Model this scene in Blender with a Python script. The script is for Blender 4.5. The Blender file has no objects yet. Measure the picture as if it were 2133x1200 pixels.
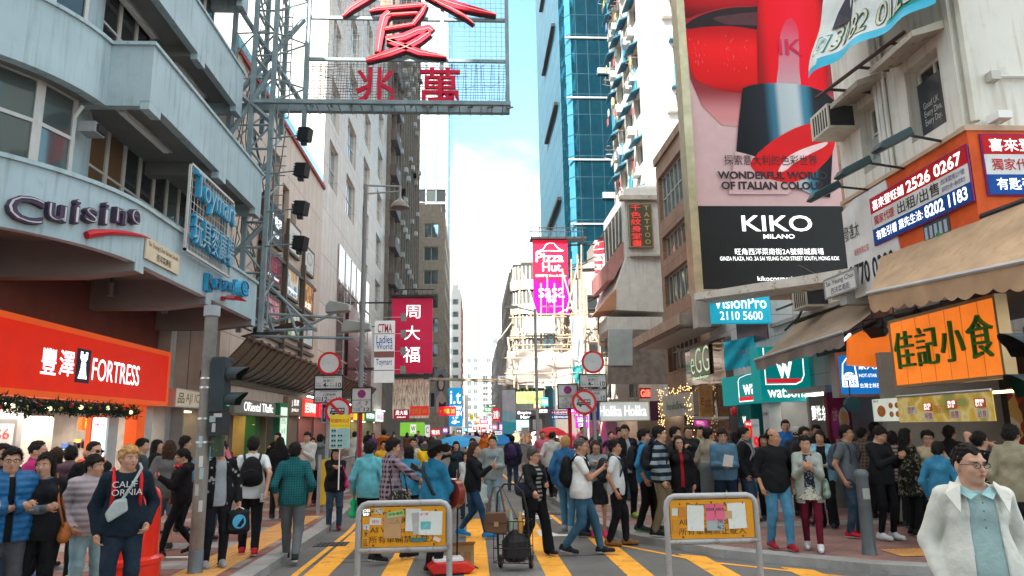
import bpy,bmesh,math,random
import numpy as np
from mathutils import Vector,Matrix
R=math.radians
scene=bpy.context.scene
col=scene.collection
random.seed(7)
# ------------------------------------------------------------------ camera
F,CX,CY,CAMZ=1490.0,1066.5,600.0,1.85
YAW,PITCH,ROLL=R(3.24202),R(11.07718),-0.0154
def cam_basis():
 cy,sy=math.cos(YAW),math.sin(YAW);cp,sp=math.cos(PITCH),math.sin(PITCH)
 f=Vector((sy*cp,cy*cp,sp));r=Vector((cy,-sy,0));u=Vector((-sy*sp,-cy*sp,cp))
 c,s=math.cos(ROLL),math.sin(ROLL)
 return f,r*c + u*s,u*c- r*s
CF,CR,CU=cam_basis()
cd=bpy.data.cameras.new('camera');cam=bpy.data.objects.new('camera',cd);col.objects.link(cam)
cd.sensor_width=36;cd.lens=36*F/2133;cd.clip_start=.1;cd.clip_end=6000
mw=Matrix((( CR.x,CU.x,-CF.x,0),(CR.y,CU.y,-CF.y,0),(CR.z,CU.z,-CF.z,CAMZ),(0,0,0,1)))
cam.matrix_world=mw
scene.camera=cam
# ------------------------------------------------------------------ light
SUN_AZ,SUN_EL=R(204),R(39)      # azimuth measured from +Y clockwise: the sun stands behind the viewer, a little to the left
world=bpy.data.worlds.new('World');scene.world=world;world.use_nodes=True
wn=world.node_tree;wn.nodes.clear()
sky=wn.nodes.new('ShaderNodeTexSky');sky.sky_type='NISHITA';sky.sun_disc=False
sky.sun_elevation=SUN_EL;sky.sun_rotation=SUN_AZ;sky.air_density=1.2;sky.dust_density=1.2;sky.ozone_density=2.5
bg=wn.nodes.new('ShaderNodeBackground');bg.inputs[1].default_value=.13
wo=wn.nodes.new('ShaderNodeOutputWorld')
tc=wn.nodes.new('ShaderNodeTexCoord');mp=wn.nodes.new('ShaderNodeMapping');mp.inputs['Scale'].default_value=(1.6,1.6,4.0)
cn=wn.nodes.new('ShaderNodeTexNoise');cn.inputs['Scale'].default_value=1.5;cn.inputs['Detail'].default_value=7;cn.inputs['Roughness'].default_value=.55
sx=wn.nodes.new('ShaderNodeSeparateXYZ')
wn.links.new(tc.outputs['Generated'],mp.inputs[0]);wn.links.new(mp.outputs[0],cn.inputs[0]);wn.links.new(tc.outputs['Generated'],sx.inputs[0])
# cloud cover thickens towards the horizon
cv=wn.nodes.new('ShaderNodeValToRGB')      # thick near the horizon, open in between, unseen overhead cloud added for fill
for q_,v_ in ((.0,.9),(.3,.36),(.42,.14),(.55,.2),(.68,.62),(.9,.75)):
 e_=cv.color_ramp.elements.new(q_) if q_ not in (0,.9) else cv.color_ramp.elements[0 if q_==0 else-1]
 e_.position=q_;e_.color=(v_,v_,v_,1)
ma=wn.nodes.new('ShaderNodeMath');ma.operation='MULTIPLY_ADD';ma.inputs[1].default_value=.75;ma.inputs[2].default_value=-.21
wn.links.new(sx.outputs['Z'],cv.inputs[0]);wn.links.new(cv.outputs[0],ma.inputs[0])
mb_=wn.nodes.new('ShaderNodeMath');mb_.operation='ADD';wn.links.new(cn.outputs['Fac'],mb_.inputs[0]);wn.links.new(ma.outputs[0],mb_.inputs[1])
rp=wn.nodes.new('ShaderNodeValToRGB');rp.color_ramp.elements[0].position=.5;rp.color_ramp.elements[1].position=.78
rp.color_ramp.elements[1].color=(.97,.97,.97,1)
wn.links.new(mb_.outputs[0],rp.inputs[0])
mx=wn.nodes.new('ShaderNodeMix');mx.data_type='RGBA';mx.inputs[7].default_value=(6.2,5.8,5.3,1)
hs=wn.nodes.new('ShaderNodeMix');hs.data_type='RGBA';hs.blend_type='MULTIPLY';hs.inputs[0].default_value=1;hs.inputs[7].default_value=(.82,1.1,.96,1)
wn.links.new(sky.outputs[0],hs.inputs[6]);wn.links.new(hs.outputs[2],mx.inputs[6])
wn.links.new(rp.outputs[0],mx.inputs[0])
wn.links.new(mx.outputs[2],bg.inputs[0]);wn.links.new(bg.outputs[0],wo.inputs[0])
sd=bpy.data.lights.new('sun','SUN');sd.energy=4.6;sd.angle=R(.5);sd.color=(1,.94,.84)
sun=bpy.data.objects.new('sun',sd);col.objects.link(sun)
sun.rotation_euler=(R(90)- SUN_EL,0,math.pi- SUN_AZ + math.pi)
sdir=Vector((math.sin(SUN_AZ)*math.cos(SUN_EL),math.cos(SUN_AZ)*math.cos(SUN_EL),math.sin(SUN_EL)))
sun.rotation_euler=sdir.to_track_quat('Z','Y').to_euler()
vs=scene.view_settings;vs.view_transform='Standard';vs.look='None';vs.exposure=1.82;vs.gamma=1;vs.use_curve_mapping=False
scene.cycles.use_denoising=True;scene.cycles.max_bounces=6;scene.cycles.sample_clamp_indirect=6
# ------------------------------------------------------------------ measuring: where a sight line of the photograph meets a real plane
def ray(px,py):return CF + CR*((px- CX)/F) + CU*((CY- py)/F)
EYE=Vector((0,0,CAMZ))
def ONY(px,py,Y):d=ray(px,py);return EYE + d*(Y/d.y)
def ONX(px,py,X):d=ray(px,py);return EYE + d*(X/d.x)
def ONZ(px,py,Z=0.0):d=ray(px,py);return EYE + d*((Z- CAMZ)/d.z)
def rectY(l,t,r,b,Y):
 a=ONY(l,b,Y);c=ONY(r,b,Y);e=ONY((l+r)/2,t,Y);g=ONY((l+r)/2,b,Y)
 return Vector((a.x,Y,g.z)),0.0,c.x- a.x,e.z- g.z
def rectX(l,t,b,r,X):
 a=ONX(l,b,X);e=ONX(l,t,X);c=ONX(r,(t+b)/2,X)
 return Vector((X,a.y,a.z)),(R(90) if X < 0 else R(-90)),abs(c.y- a.y),e.z- a.z
# ------------------------------------------------------------------ objects
def thing(name,label,cat,loc=(0,0,0),rot=0.0,group=None):
 o=bpy.data.objects.new(name,None);col.objects.link(o);o.location=loc;o.rotation_euler=(0,0,rot);o.empty_display_size=.1
 o['label']=label;o['category']=cat
 if group:o['group']=group
 return o
def tag(o,label,cat,group=None):
 o['label']=label;o['category']=cat
 if group:o['group']=group
 return o
def kind(o,k):o['kind']=k;return o
def copy_tree(o,parent=None):
 c=o.copy();col.objects.link(c)
 if parent is not None:c.parent=parent
 for ch in list(o.children):copy_tree(ch,c)
 return c
class MB:
 def __init__(s):s.v,s.f,s.m,s.mats=[],[],[],[]
 def mi(s,mat):
  if mat not in s.mats:s.mats.append(mat)
  return s.mats.index(mat)
 def add(s,vs_,fs_,mat,M=None):
  b=len(s.v);i=s.mi(mat)
  s.v+=[tuple(M @ Vector(p)) for p in vs_] if M is not None else [tuple(p) for p in vs_]
  s.f+=[tuple(b + k for k in f) for f in fs_];s.m+=[i]*len(fs_);return s
 def box(s,a,c,mat,M=None):
  x0,y0,z0=a;x1,y1,z1=c
  return s.add([(x0,y0,z0),(x1,y0,z0),(x1,y1,z0),(x0,y1,z0),(x0,y0,z1),(x1,y0,z1),(x1,y1,z1),(x0,y1,z1)],
              [(0,3,2,1),(4,5,6,7),(0,1,5,4),(1,2,6,5),(2,3,7,6),(3,0,4,7)],mat,M)
 def cbox(s,c,d,mat,M=None):return s.box([c[i]-d[i]/2 for i in range(3)],[c[i]+d[i]/2 for i in range(3)],mat,M)
 def face(s,pts,mat):return s.add(pts,[tuple(range(len(pts)))],mat)
 def prism(s,pts,vec,mat,M=None):      # polygon pts (3D, planar) swept along vec
  n=len(pts);q=[tuple(Vector(p) + Vector(vec)) for p in pts]
  return s.add([tuple(p) for p in pts] + q,[tuple(range(n))[::-1],tuple(range(n,2*n))] + [(i,(i+1) % n,n + (i+1) % n,n + i) for i in range(n)],mat,M)
 def tube(s,pts,r,mat,n=6,cap=True,closed=False):
  pts=[Vector(p) for p in pts];k=len(pts);rr=r if isinstance(r,(list,tuple)) else [r]*k
  vs_,fs_=[],[];up=None
  for i,p in enumerate(pts):
   a=pts[i-1] if (i or closed) else pts[i];b=pts[(i+1) % k] if (i < k-1 or closed) else pts[i]
   t=(b- a)
   t=t.normalized() if t.length > 1e-9 else Vector((0,0,1))
   if up is None:
    up=t.cross(Vector((0,0,1)))
    if up.length < .05:up=t.cross(Vector((0,1,0)))
    up.normalize()
   else:
    up=up- t*up.dot(t)
    up=up.normalized() if up.length > 1e-6 else t.orthogonal().normalized()
   w=t.cross(up)
   for j in range(n):
    an=2*math.pi*j/n;vs_.append(p + (up*math.cos(an) + w*math.sin(an))*rr[i])
  for i in range(k if closed else k-1):
   i2=(i+1) % k
   for j in range(n):fs_.append((i*n+j,i*n+(j+1) % n,i2*n+(j+1) % n,i2*n+j))
  if cap and not closed:fs_+=[tuple(range(n))[::-1],tuple(range((k-1)*n,k*n))]
  return s.add(vs_,fs_,mat)
 def ell(s,c,r,mat,nu=10,nv=7,M=None):
  vs_=[(c[0],c[1],c[2]+r[2])]
  for i in range(1,nv):
   t=math.pi*i/nv
   for j in range(nu):
    a=2*math.pi*j/nu;vs_.append((c[0]+r[0]*math.sin(t)*math.cos(a),c[1]+r[1]*math.sin(t)*math.sin(a),c[2]+r[2]*math.cos(t)))
  vs_.append((c[0],c[1],c[2]-r[2]));L=len(vs_)-1
  fs_=[(0,1+j,1+(j+1) % nu) for j in range(nu)] + [(L,L-nu+(j+1) % nu,L-nu+j) for j in range(nu)]
  for i in range(nv-2):
   for j in range(nu):fs_.append((1+i*nu+j,1+(i+1)*nu+j,1+(i+1)*nu+(j+1) % nu,1+i*nu+(j+1) % nu))
  return s.add(vs_,fs_,mat,M)
 def lathe(s,prof,c,mat,n=20,M=None,cap=True):      # prof: (radius, z)
  vs_,fs_=[],[]
  for (r,z) in prof:
   for j in range(n):a=2*math.pi*j/n;vs_.append((c[0]+r*math.cos(a),c[1]+r*math.sin(a),c[2]+z))
  for i in range(len(prof)-1):
   for j in range(n):fs_.append((i*n+j,i*n+(j+1) % n,(i+1)*n+(j+1) % n,(i+1)*n+j))
  if cap:fs_+=[tuple(range(n))[::-1],tuple(range((len(prof)-1)*n,len(prof)*n))]
  return s.add(vs_,fs_,mat,M)
 def text(s,st,x0,z0,x1,z1,mat,y=-.004,depth=0.0,bold=0.0,fit=True,M=None):
  vt,fc=text_mesh(st,bold,depth > 0)
  w,h=x1-x0,z1-z0;asp=vt[:,0].max()/max(vt[:,1].max(),1e-6)
  sx_,sz_=w/max(vt[:,0].max(),1e-6),h/max(vt[:,1].max(),1e-6)
  if not fit:sx_=sz_=min(sx_,sz_)
  P=[(x0 + p[0]*sx_,y- (depth if p[2] > .5 else 0),z0 + p[1]*sz_) for p in vt]
  return s.add(P,fc,mat,M)
 def build(s,name,parent=None,origin=None,smooth=False,bevel=0):
  me=bpy.data.meshes.new(name)
  v=s.v
  if origin is not None:ox,oy,oz=origin;v=[(a-ox,b-oy,c-oz) for a,b,c in v]
  me.from_pydata(v,[],s.f)
  for m in s.mats:me.materials.append(m)
  me.polygons.foreach_set('material_index',s.m)
  if smooth:me.polygons.foreach_set('use_smooth',[True]*len(s.f))
  me.update()
  if smooth and smooth != 'all':
   try:me.set_sharp_from_angle(angle=R(40))
   except Exception:pass
  o=bpy.data.objects.new(name,me);col.objects.link(o)
  if parent is not None:o.parent=parent
  if origin is not None and parent is None:o.location=origin
  if bevel:
   md=o.modifiers.new('bevel','BEVEL');md.width=bevel;md.segments=2;md.limit_method='ANGLE'
  return o
_tc={}
def text_mesh(st,bold,solid):
 if bold > .01 and any(ord(ch) > 0x2e80 for ch in st):bold=.009
 k=(st,bold,solid)
 if k not in _tc:
  c=bpy.data.curves.new('t','FONT');c.body=st;c.resolution_u=3;c.offset=bold;c.size=1;c.space_line=.9
  if solid:c.extrude=.5
  o=bpy.data.objects.new('t',c);col.objects.link(o)
  me=bpy.data.meshes.new_from_object(o.evaluated_get(bpy.context.evaluated_depsgraph_get()))
  n=len(me.vertices);a=np.empty(n*3);me.vertices.foreach_get('co',a);a=a.reshape(n,3)
  if n:
   a[:,0] -= a[:,0].min();a[:,1] -= a[:,1].min();a[:,2]=(a[:,2] > 0)
  _tc[k]=(a,[tuple(p.vertices) for p in me.polygons])
  bpy.data.objects.remove(o);bpy.data.curves.remove(c);bpy.data.meshes.remove(me)
 return _tc[k]
# ------------------------------------------------------------------ materials
_mc={}
def srgb(h):
 h=h.lstrip('#');return tuple(((int(h[i:i+2],16)/255 + .055)/1.055)**2.4 if int(h[i:i+2],16) > 10 else int(h[i:i+2],16)/255/12.92 for i in (0,2,4))
def M(c,rough=.6,metal=0.0,var=.12,scale=2.5,bump=0.0,bscale=30,streak=0.0,scol=(.12,.08,.05),emit=0.0,coat=0.0,spec=.18,wear=0.0,wcol=(.3,.3,.3),wscale=12):
 """colour with uneven tone, optional vertical dirt runs, worn flecks and a bump"""
 if isinstance(c,str):c=srgb(c)
 key=(c,rough,metal,var,scale,bump,bscale,streak,scol,emit,coat,spec,wear,wcol,wscale)
 if key in _mc:return _mc[key]
 m=bpy.data.materials.new('surface');m.use_nodes=True;nt=m.node_tree;N=nt.nodes.new;L=nt.links.new
 b=nt.nodes['Principled BSDF'];b.inputs['Roughness'].default_value=rough;b.inputs['Metallic'].default_value=metal
 b.inputs['Coat Weight'].default_value=coat;b.inputs['Specular IOR Level'].default_value=spec
 t=N('ShaderNodeTexCoord')
 n=N('ShaderNodeTexNoise');n.inputs['Scale'].default_value=scale;n.inputs['Detail'].default_value=5;L(t.outputs['Object'],n.inputs['Vector'])
 r=N('ShaderNodeValToRGB');r.color_ramp.elements[0].position=.3;r.color_ramp.elements[1].position=.7
 r.color_ramp.elements[0].color=tuple(x*(1-var) for x in c) + (1,);r.color_ramp.elements[1].color=tuple(min(1,x*(1+var)) for x in c) + (1,)
 L(n.outputs['Fac'],r.inputs[0]);out=r.outputs[0]
 def over(fac,colr):
  nonlocal out
  q=N('ShaderNodeMix');q.data_type='RGBA';L(fac,q.inputs[0]);L(out,q.inputs[6]);q.inputs[7].default_value=tuple(colr) + (1,);out=q.outputs[2]
 if streak:
  mpn=N('ShaderNodeMapping');mpn.inputs['Scale'].default_value=(5,5,.35);L(t.outputs['Object'],mpn.inputs[0])
  n2=N('ShaderNodeTexNoise');n2.inputs['Scale'].default_value=1.6;n2.inputs['Detail'].default_value=6;L(mpn.outputs[0],n2.inputs['Vector'])
  r2=N('ShaderNodeValToRGB');r2.color_ramp.elements[0].position=.52;r2.color_ramp.elements[1].position=.8;r2.color_ramp.elements[1].color=(streak,)*3 + (1,)
  L(n2.outputs['Fac'],r2.inputs[0]);over(r2.outputs[0],scol)
 if wear:
  n3=N('ShaderNodeTexNoise');n3.inputs['Scale'].default_value=wscale;n3.inputs['Detail'].default_value=8;n3.inputs['Roughness'].default_value=.7;L(t.outputs['Object'],n3.inputs['Vector'])
  r3=N('ShaderNodeValToRGB');r3.color_ramp.elements[0].position=.56;r3.color_ramp.elements[1].position=.66;r3.color_ramp.elements[1].color=(wear,)*3 + (1,)
  L(n3.outputs['Fac'],r3.inputs[0]);over(r3.outputs[0],wcol)
 L(out,b.inputs['Base Color'])
 if emit:L(out,b.inputs['Emission Color']);b.inputs['Emission Strength'].default_value=emit
 if bump:
  n4=N('ShaderNodeTexNoise');n4.inputs['Scale'].default_value=bscale;n4.inputs['Detail'].default_value=4;L(t.outputs['Object'],n4.inputs['Vector'])
  bp=N('ShaderNodeBump');bp.inputs['Strength'].default_value=bump;bp.inputs['Distance'].default_value=.02;L(n4.outputs['Fac'],bp.inputs['Height']);L(bp.outputs[0],b.inputs['Normal'])
 _mc[key]=m;return m
def Mgrid(c,c2,joint,w,h,gap=.012,offset=0.0,rough=.6,metal=0.0,var=.1,bump=.3,floor=False,spec=.22,streak=.0,scol=(.12,.1,.08)):
 """panels, tiles or bricks of size w x h with joints; on walls it runs along the wall whichever way it faces"""
 c,c2,joint=[srgb(x) if isinstance(x,str) else x for x in (c,c2,joint)]
 m=bpy.data.materials.new('tiling');m.use_nodes=True;nt=m.node_tree;N=nt.nodes.new;L=nt.links.new
 b=nt.nodes['Principled BSDF'];b.inputs['Roughness'].default_value=rough;b.inputs['Metallic'].default_value=metal;b.inputs['Specular IOR Level'].default_value=spec
 t=N('ShaderNodeTexCoord');s=N('ShaderNodeSeparateXYZ');L(t.outputs['Object'],s.inputs[0]);k=N('ShaderNodeCombineXYZ')
 if floor:L(s.outputs['X'],k.inputs[0]);L(s.outputs['Y'],k.inputs[1])
 else:
  a=N('ShaderNodeMath');a.operation='ADD';L(s.outputs['X'],a.inputs[0]);L(s.outputs['Y'],a.inputs[1]);L(a.outputs[0],k.inputs[0]);L(s.outputs['Z'],k.inputs[1])
 br=N('ShaderNodeTexBrick');L(k.outputs[0],br.inputs['Vector']);br.offset=offset;br.inputs['Scale'].default_value=1
 br.inputs['Brick Width'].default_value=w;br.inputs['Row Height'].default_value=h;br.inputs['Mortar Size'].default_value=gap;br.inputs['Mortar Smooth'].default_value=.1
 br.inputs['Color1'].default_value=tuple(c) + (1,);br.inputs['Color2'].default_value=tuple(c2) + (1,);br.inputs['Mortar'].default_value=tuple(joint) + (1,)
 n=N('ShaderNodeTexNoise');n.inputs['Scale'].default_value=1.3;n.inputs['Detail'].default_value=7;L(t.outputs['Object'],n.inputs['Vector'])
 mr=N('ShaderNodeMapRange');mr.inputs[1].default_value=.3;mr.inputs[2].default_value=.7;mr.inputs[3].default_value=1-var;mr.inputs[4].default_value=1+var;L(n.outputs['Fac'],mr.inputs[0])
 x=N('ShaderNodeMix');x.data_type='RGBA';x.blend_type='MULTIPLY';x.inputs[0].default_value=1;L(br.outputs['Color'],x.inputs[6]);L(mr.outputs[0],x.inputs[7]);out=x.outputs[2]
 if streak:
  mpn=N('ShaderNodeMapping');mpn.inputs['Scale'].default_value=(4,4,.25) if not floor else (1.5,1.5,1);L(t.outputs['Object'],mpn.inputs[0])
  n2=N('ShaderNodeTexNoise');n2.inputs['Scale'].default_value=1.4;n2.inputs['Detail'].default_value=8;L(mpn.outputs[0],n2.inputs['Vector'])
  r2=N('ShaderNodeValToRGB');r2.color_ramp.elements[0].position=.5;r2.color_ramp.elements[1].position=.78;r2.color_ramp.elements[1].color=(streak,)*3 + (1,)
  L(n2.outputs['Fac'],r2.inputs[0]);q=N('ShaderNodeMix');q.data_type='RGBA';L(r2.outputs[0],q.inputs[0]);L(out,q.inputs[6]);q.inputs[7].default_value=tuple(scol) + (1,);out=q.outputs[2]
 L(out,b.inputs['Base Color'])
 bp=N('ShaderNodeBump');bp.inputs['Strength'].default_value=bump;bp.inputs['Distance'].default_value=.01;bp.invert=True;L(br.outputs['Fac'],bp.inputs['Height']);L(bp.outputs[0],b.inputs['Normal'])
 return m
def Mglass(c,metal=.7,rough=.04,wob=.02,scale=.7):
 if isinstance(c,str):c=srgb(c)
 k=('g',c,metal,rough,wob,scale)
 if k in _mc:return _mc[k]
 m=bpy.data.materials.new('window_glass');m.use_nodes=True;nt=m.node_tree;N=nt.nodes.new;L=nt.links.new
 b=nt.nodes['Principled BSDF'];b.inputs['Base Color'].default_value=tuple(c) + (1,);b.inputs['Roughness'].default_value=rough;b.inputs['Metallic'].default_value=metal;b.inputs['Specular IOR Level'].default_value=.8
 t=N('ShaderNodeTexCoord');n=N('ShaderNodeTexNoise');n.inputs['Scale'].default_value=scale;n.inputs['Detail'].default_value=1;L(t.outputs['Object'],n.inputs['Vector'])
 bp=N('ShaderNodeBump');bp.inputs['Strength'].default_value=1;bp.inputs['Distance'].default_value=wob;L(n.outputs['Fac'],bp.inputs['Height']);L(bp.outputs[0],b.inputs['Normal'])
 _mc[k]=m;return m
def Mpic(stops,scale=4,kind_='noise',emit=0.0,rough=.5,stretch=(1,1,1),detail=3):
 """a printed picture: soft patches of several colours"""
 m=bpy.data.materials.new('print');m.use_nodes=True;nt=m.node_tree;N=nt.nodes.new;L=nt.links.new
 b=nt.nodes['Principled BSDF'];b.inputs['Roughness'].default_value=rough
 t=N('ShaderNodeTexCoord');mpn=N('ShaderNodeMapping');mpn.inputs['Scale'].default_value=stretch;mpn.inputs['Location'].default_value=(random.random()*9,random.random()*9,random.random()*9);L(t.outputs['Object'],mpn.inputs[0])
 if kind_=='noise':
  n=N('ShaderNodeTexNoise');n.inputs['Detail'].default_value=detail;f=n.outputs['Fac'];lo,hi=.33,.67
 else:
  n=N('ShaderNodeTexVoronoi');f=n.outputs['Color'];lo,hi=0,1
 n.inputs['Scale'].default_value=scale;L(mpn.outputs[0],n.inputs['Vector'])
 r=N('ShaderNodeValToRGB');cr=r.color_ramp;cr.interpolation='LINEAR' if kind_=='noise' else 'CONSTANT'
 while len(cr.elements) < len(stops):cr.elements.new(.5)
 for i,h in enumerate(stops):
  cr.elements[i].position=lo + (hi-lo)*i/max(1,len(stops)-(1 if kind_=='noise' else 0));cr.elements[i].color=(srgb(h) if isinstance(h,str) else h) + (1,)
 L(f,r.inputs[0]);L(r.outputs[0],b.inputs['Base Color'])
 if emit:L(r.outputs[0],b.inputs['Emission Color']);b.inputs['Emission Strength'].default_value=emit
 return m
def lit(h,e=.7):return M(h,rough=.5,var=.04,emit=e,spec=.12)
WHITE=M((.78,.78,.76),var=.05);BLACK=M((.015,.015,.017),rough=.45);DARK=M((.035,.035,.04),rough=.5,var=.25)
STEEL=M((.34,.37,.38),rough=.45,metal=.6,var=.2,wear=.35,wcol=(.16,.12,.09),wscale=6);GREY=M((.3,.31,.32),var=.15)
CONC=M((.36,.35,.33),rough=.85,var=.18,bump=.2,streak=.45);RUST=M((.42,.37,.31),rough=.8,var=.15,wear=.9,wcol=(.2,.07,.025),wscale=5)
ALU=M((.55,.56,.57),rough=.35,metal=.7,var=.12);INKW=lit('#f5f7f5',.5)
# ------------------------------------------------------------------ sign boards, walls with openings
def sign(name,label,cat,rc,t,face,border=None,bw=.04,texts=(),group=None,extra=None,shapes=None,hang=None):
 """rc = (left bottom corner, turn about z, width, height); local x runs along the board, y into it, z up"""
 O,rot,w,h=rc
 e=thing(name,label,cat,O,rot,group)
 MB().box((0,0,0),(w,t,h),face).build('panel',e)
 if border is not None:
  m=MB();q=.012
  m.box((-q,-q,-q),(w+q,t+q,bw),border).box((-q,-q,h-bw),(w+q,t+q,h+q),border).box((-q,-q,bw),(bw,t+q,h-bw),border).box((w-bw,-q,bw),(w+q,t+q,h-bw),border)
  m.build('frame',e)
 if texts:
  m=MB()
  for tx in texts:
   st,x0,z0,x1,z1,mat=tx[:6];bold=tx[6] if len(tx) > 6 else 0;dep=tx[7] if len(tx) > 7 else 0;yo=tx[8] if len(tx) > 8 else-.004
   m.text(st,x0*w,z0*h,x1*w,z1*h,mat,bold=bold,depth=dep,y=yo)
  m.build('lettering',e)
 if shapes:
  m=MB()
  for i,(pts,mat) in enumerate(shapes):
   m.prism([(x*w,-.002- .0015*i,z*h) for x,z in pts],(0,-.0012,0),mat)
  m.build('emblem',e)
 return e
def circ(cx,cz,rx,rz,n=20,a0=0,a1=360):return [(cx + rx*math.cos(R(a0 + (a1-a0)*i/n)),cz + rz*math.sin(R(a0 + (a1-a0)*i/n))) for i in range(n if a1-a0 >= 360 else n+1)]
def ribbon(pts,w):      # flat stroke round a polyline in the board's plane; w scalar or list
 n=len(pts);ws=w if isinstance(w,(list,tuple)) else [w]*n;a,b=[],[]
 for i in range(n):
  p,q=pts[max(0,i-1)],pts[min(n-1,i+1)];dx,dz=q[0]-p[0],q[1]-p[1];l=math.hypot(dx,dz) or 1
  a.append((pts[i][0]- dz/l*ws[i]/2,pts[i][1] + dx/l*ws[i]/2));b.append((pts[i][0] + dz/l*ws[i]/2,pts[i][1]- dx/l*ws[i]/2))
 return a + b[::-1]
def holed_wall(w,h,holes,mat,depth,thick,z0=0):
 """wall sheet x 0..w, z z0..h at y=0 with rectangular openings, reveals running depth into it and a closed back"""
 xs=sorted({0,w} | {q for a in holes for q in (a[0],a[2])});zs=sorted({z0,h} | {q for a in holes for q in (a[1],a[3])})
 m=MB()
 for i in range(len(xs)-1):
  run=None
  for j in range(len(zs)-1):
   cx,cz=(xs[i]+xs[i+1])/2,(zs[j]+zs[j+1])/2
   inside=any(a[0] < cx < a[2] and a[1] < cz < a[3] for a in holes)
   if not inside:run=(run[0] if run else zs[j],zs[j+1])
   if (inside or j==len(zs)-2) and run:
    m.face([(xs[i],0,run[0]),(xs[i+1],0,run[0]),(xs[i+1],0,run[1]),(xs[i],0,run[1])],mat);run=None
 for a in holes:
  x0,zz0,x1,zz1=a[:4]
  m.add([(x0,0,zz0),(x1,0,zz0),(x1,0,zz1),(x0,0,zz1),(x0,depth,zz0),(x1,depth,zz0),(x1,depth,zz1),(x0,depth,zz1)],
              [(0,1,5,4),(1,2,6,5),(2,3,7,6),(3,0,4,7)],mat)
 m.add([(0,0,z0),(w,0,z0),(w,thick,z0),(0,thick,z0),(0,0,h),(w,0,h),(w,thick,h),(0,thick,h)],[(0,3,2,1),(4,5,6,7),(1,2,6,5),(3,0,4,7),(2,3,7,6)],mat)
 return m
_wc={}
def window(parent,x,y,z,w,h,glass,frame,nx=2,nz=1,fw=.05,sill=None,key=None,fd=.06,split=None):
 """one window: pane set in a frame of bars; copies share meshes"""
 k=(round(w,3),round(h,3),id(glass),id(frame),nx,nz,fw,id(sill) if sill else 0,fd,split)
 if k not in _wc:
  m=MB();m.box((0,0,0),(w,fd,fw),frame).box((0,0,h-fw),(w,fd,h),frame)
  for i in range(nx+1):
   c=fw/2 + (w-fw)*i/nx;m.box((c-fw/2,0.002,fw),(c+fw/2,fd-.002,h-fw),frame)
  zs=[split] if split else [j/nz for j in range(1,nz)]
  for q in zs:m.box((fw,.004,h*q-fw*.4),(w-fw,fd-.004,h*q+fw*.4),frame)
  if sill:m.box((-.08,-.16,-.09),(w+.08,.03,-.002),sill)
  o=m.build('window');p=MB().face([(.01,fd*.6,.01),(w-.01,fd*.6,.01),(w-.01,fd*.6,h-.01),(.01,fd*.6,h-.01)],glass).build('pane')
  _wc[k]=(o.data,p.data);bpy.data.objects.remove(o);bpy.data.objects.remove(p)
 o=bpy.data.objects.new('window',_wc[k][0]);col.objects.link(o);o.parent=parent;o.location=(x,y,z)
 p=bpy.data.objects.new('pane',_wc[k][1]);col.objects.link(p);p.parent=o
 return o
def facade(parent,O,rot,w,h,holes,wall,glass,frame,depth=.16,thick=1.0,nx=2,nz=2,fw=.05,sill=None,name='wall',most=100,split=None):
 """a wall part with its windows; parent is an Empty at the origin of the wall's own frame or its turn is carried by a holder part"""
 m=holed_wall(w,h,holes,wall,depth,thick)
 wl=m.build(name,parent);wl.location=O;wl.rotation_euler=(0,0,rot)
 Rz=Matrix.Rotation(rot,3,'Z');rest=None
 for i,a in enumerate(holes):
  g=glass[(i*7 + i//3) % len(glass)] if isinstance(glass,list) else glass
  if i < most:
   o=window(parent,0,0,0,a[2]-a[0],a[3]-a[1],g,frame,a[4] if len(a) > 4 else nx,a[5] if len(a) > 5 else nz,fw,sill,split=split)
   o.location=Vector(O) + Rz @ Vector((a[0],depth*.8,a[1]));o.rotation_euler=(0,0,rot)
  else:
   rest=rest or MB();rest.box((a[0],depth*.85,a[1]),(a[2],depth,a[3]),g)
 if rest:
  r=rest.build('window_rows',parent);r.location=O;r.rotation_euler=(0,0,rot);kind(r,'stuff')
 return wl
def grid_holes(w,h,cols,rows,x0,x1,z0,z1,mx=.3,mz=.35):
 """cols x rows equal openings inside the field x0..x1, z0..z1; mx, mz = solid share"""
 out=[];dx,dz=(x1-x0)/cols,(z1-z0)/rows
 for j in range(rows):
  for i in range(cols):out.append((x0+dx*(i+mx/2),z0+dz*(j+mz/2),x0+dx*(i+1-mx/2),z0+dz*(j+1-mz/2)))
 return out
# ================================================================== ground
def poly_sheet(name,pts,z,mat,side=None,depth=.0):
 m=MB();m.face([(x,y,z) for x,y in pts],mat)
 if side:
  n=len(pts)
  for i in range(n):
   a,b=pts[i],pts[(i+1) % n];m.face([(a[0],a[1],z-depth),(b[0],b[1],z-depth),(b[0],b[1],z),(a[0],a[1],z)],side)
 return m.build(name)
asph=M((.145,.142,.14),rough=.85,var=.22,scale=1.1,bump=.6,bscale=160,wear=.35,wcol=(.085,.084,.083),wscale=2.2,streak=.35,scol=(.19,.186,.18))
kind(poly_sheet('ground',[(-900,-300),(900,-300),(900,3000),(-900,3000)],-.02,M((.16,.15,.14),rough=.9)),'structure')
kind(poly_sheet('road',[(-60,-30),(60,-30),(60,400),(-60,400)],0,asph),'structure')
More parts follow.
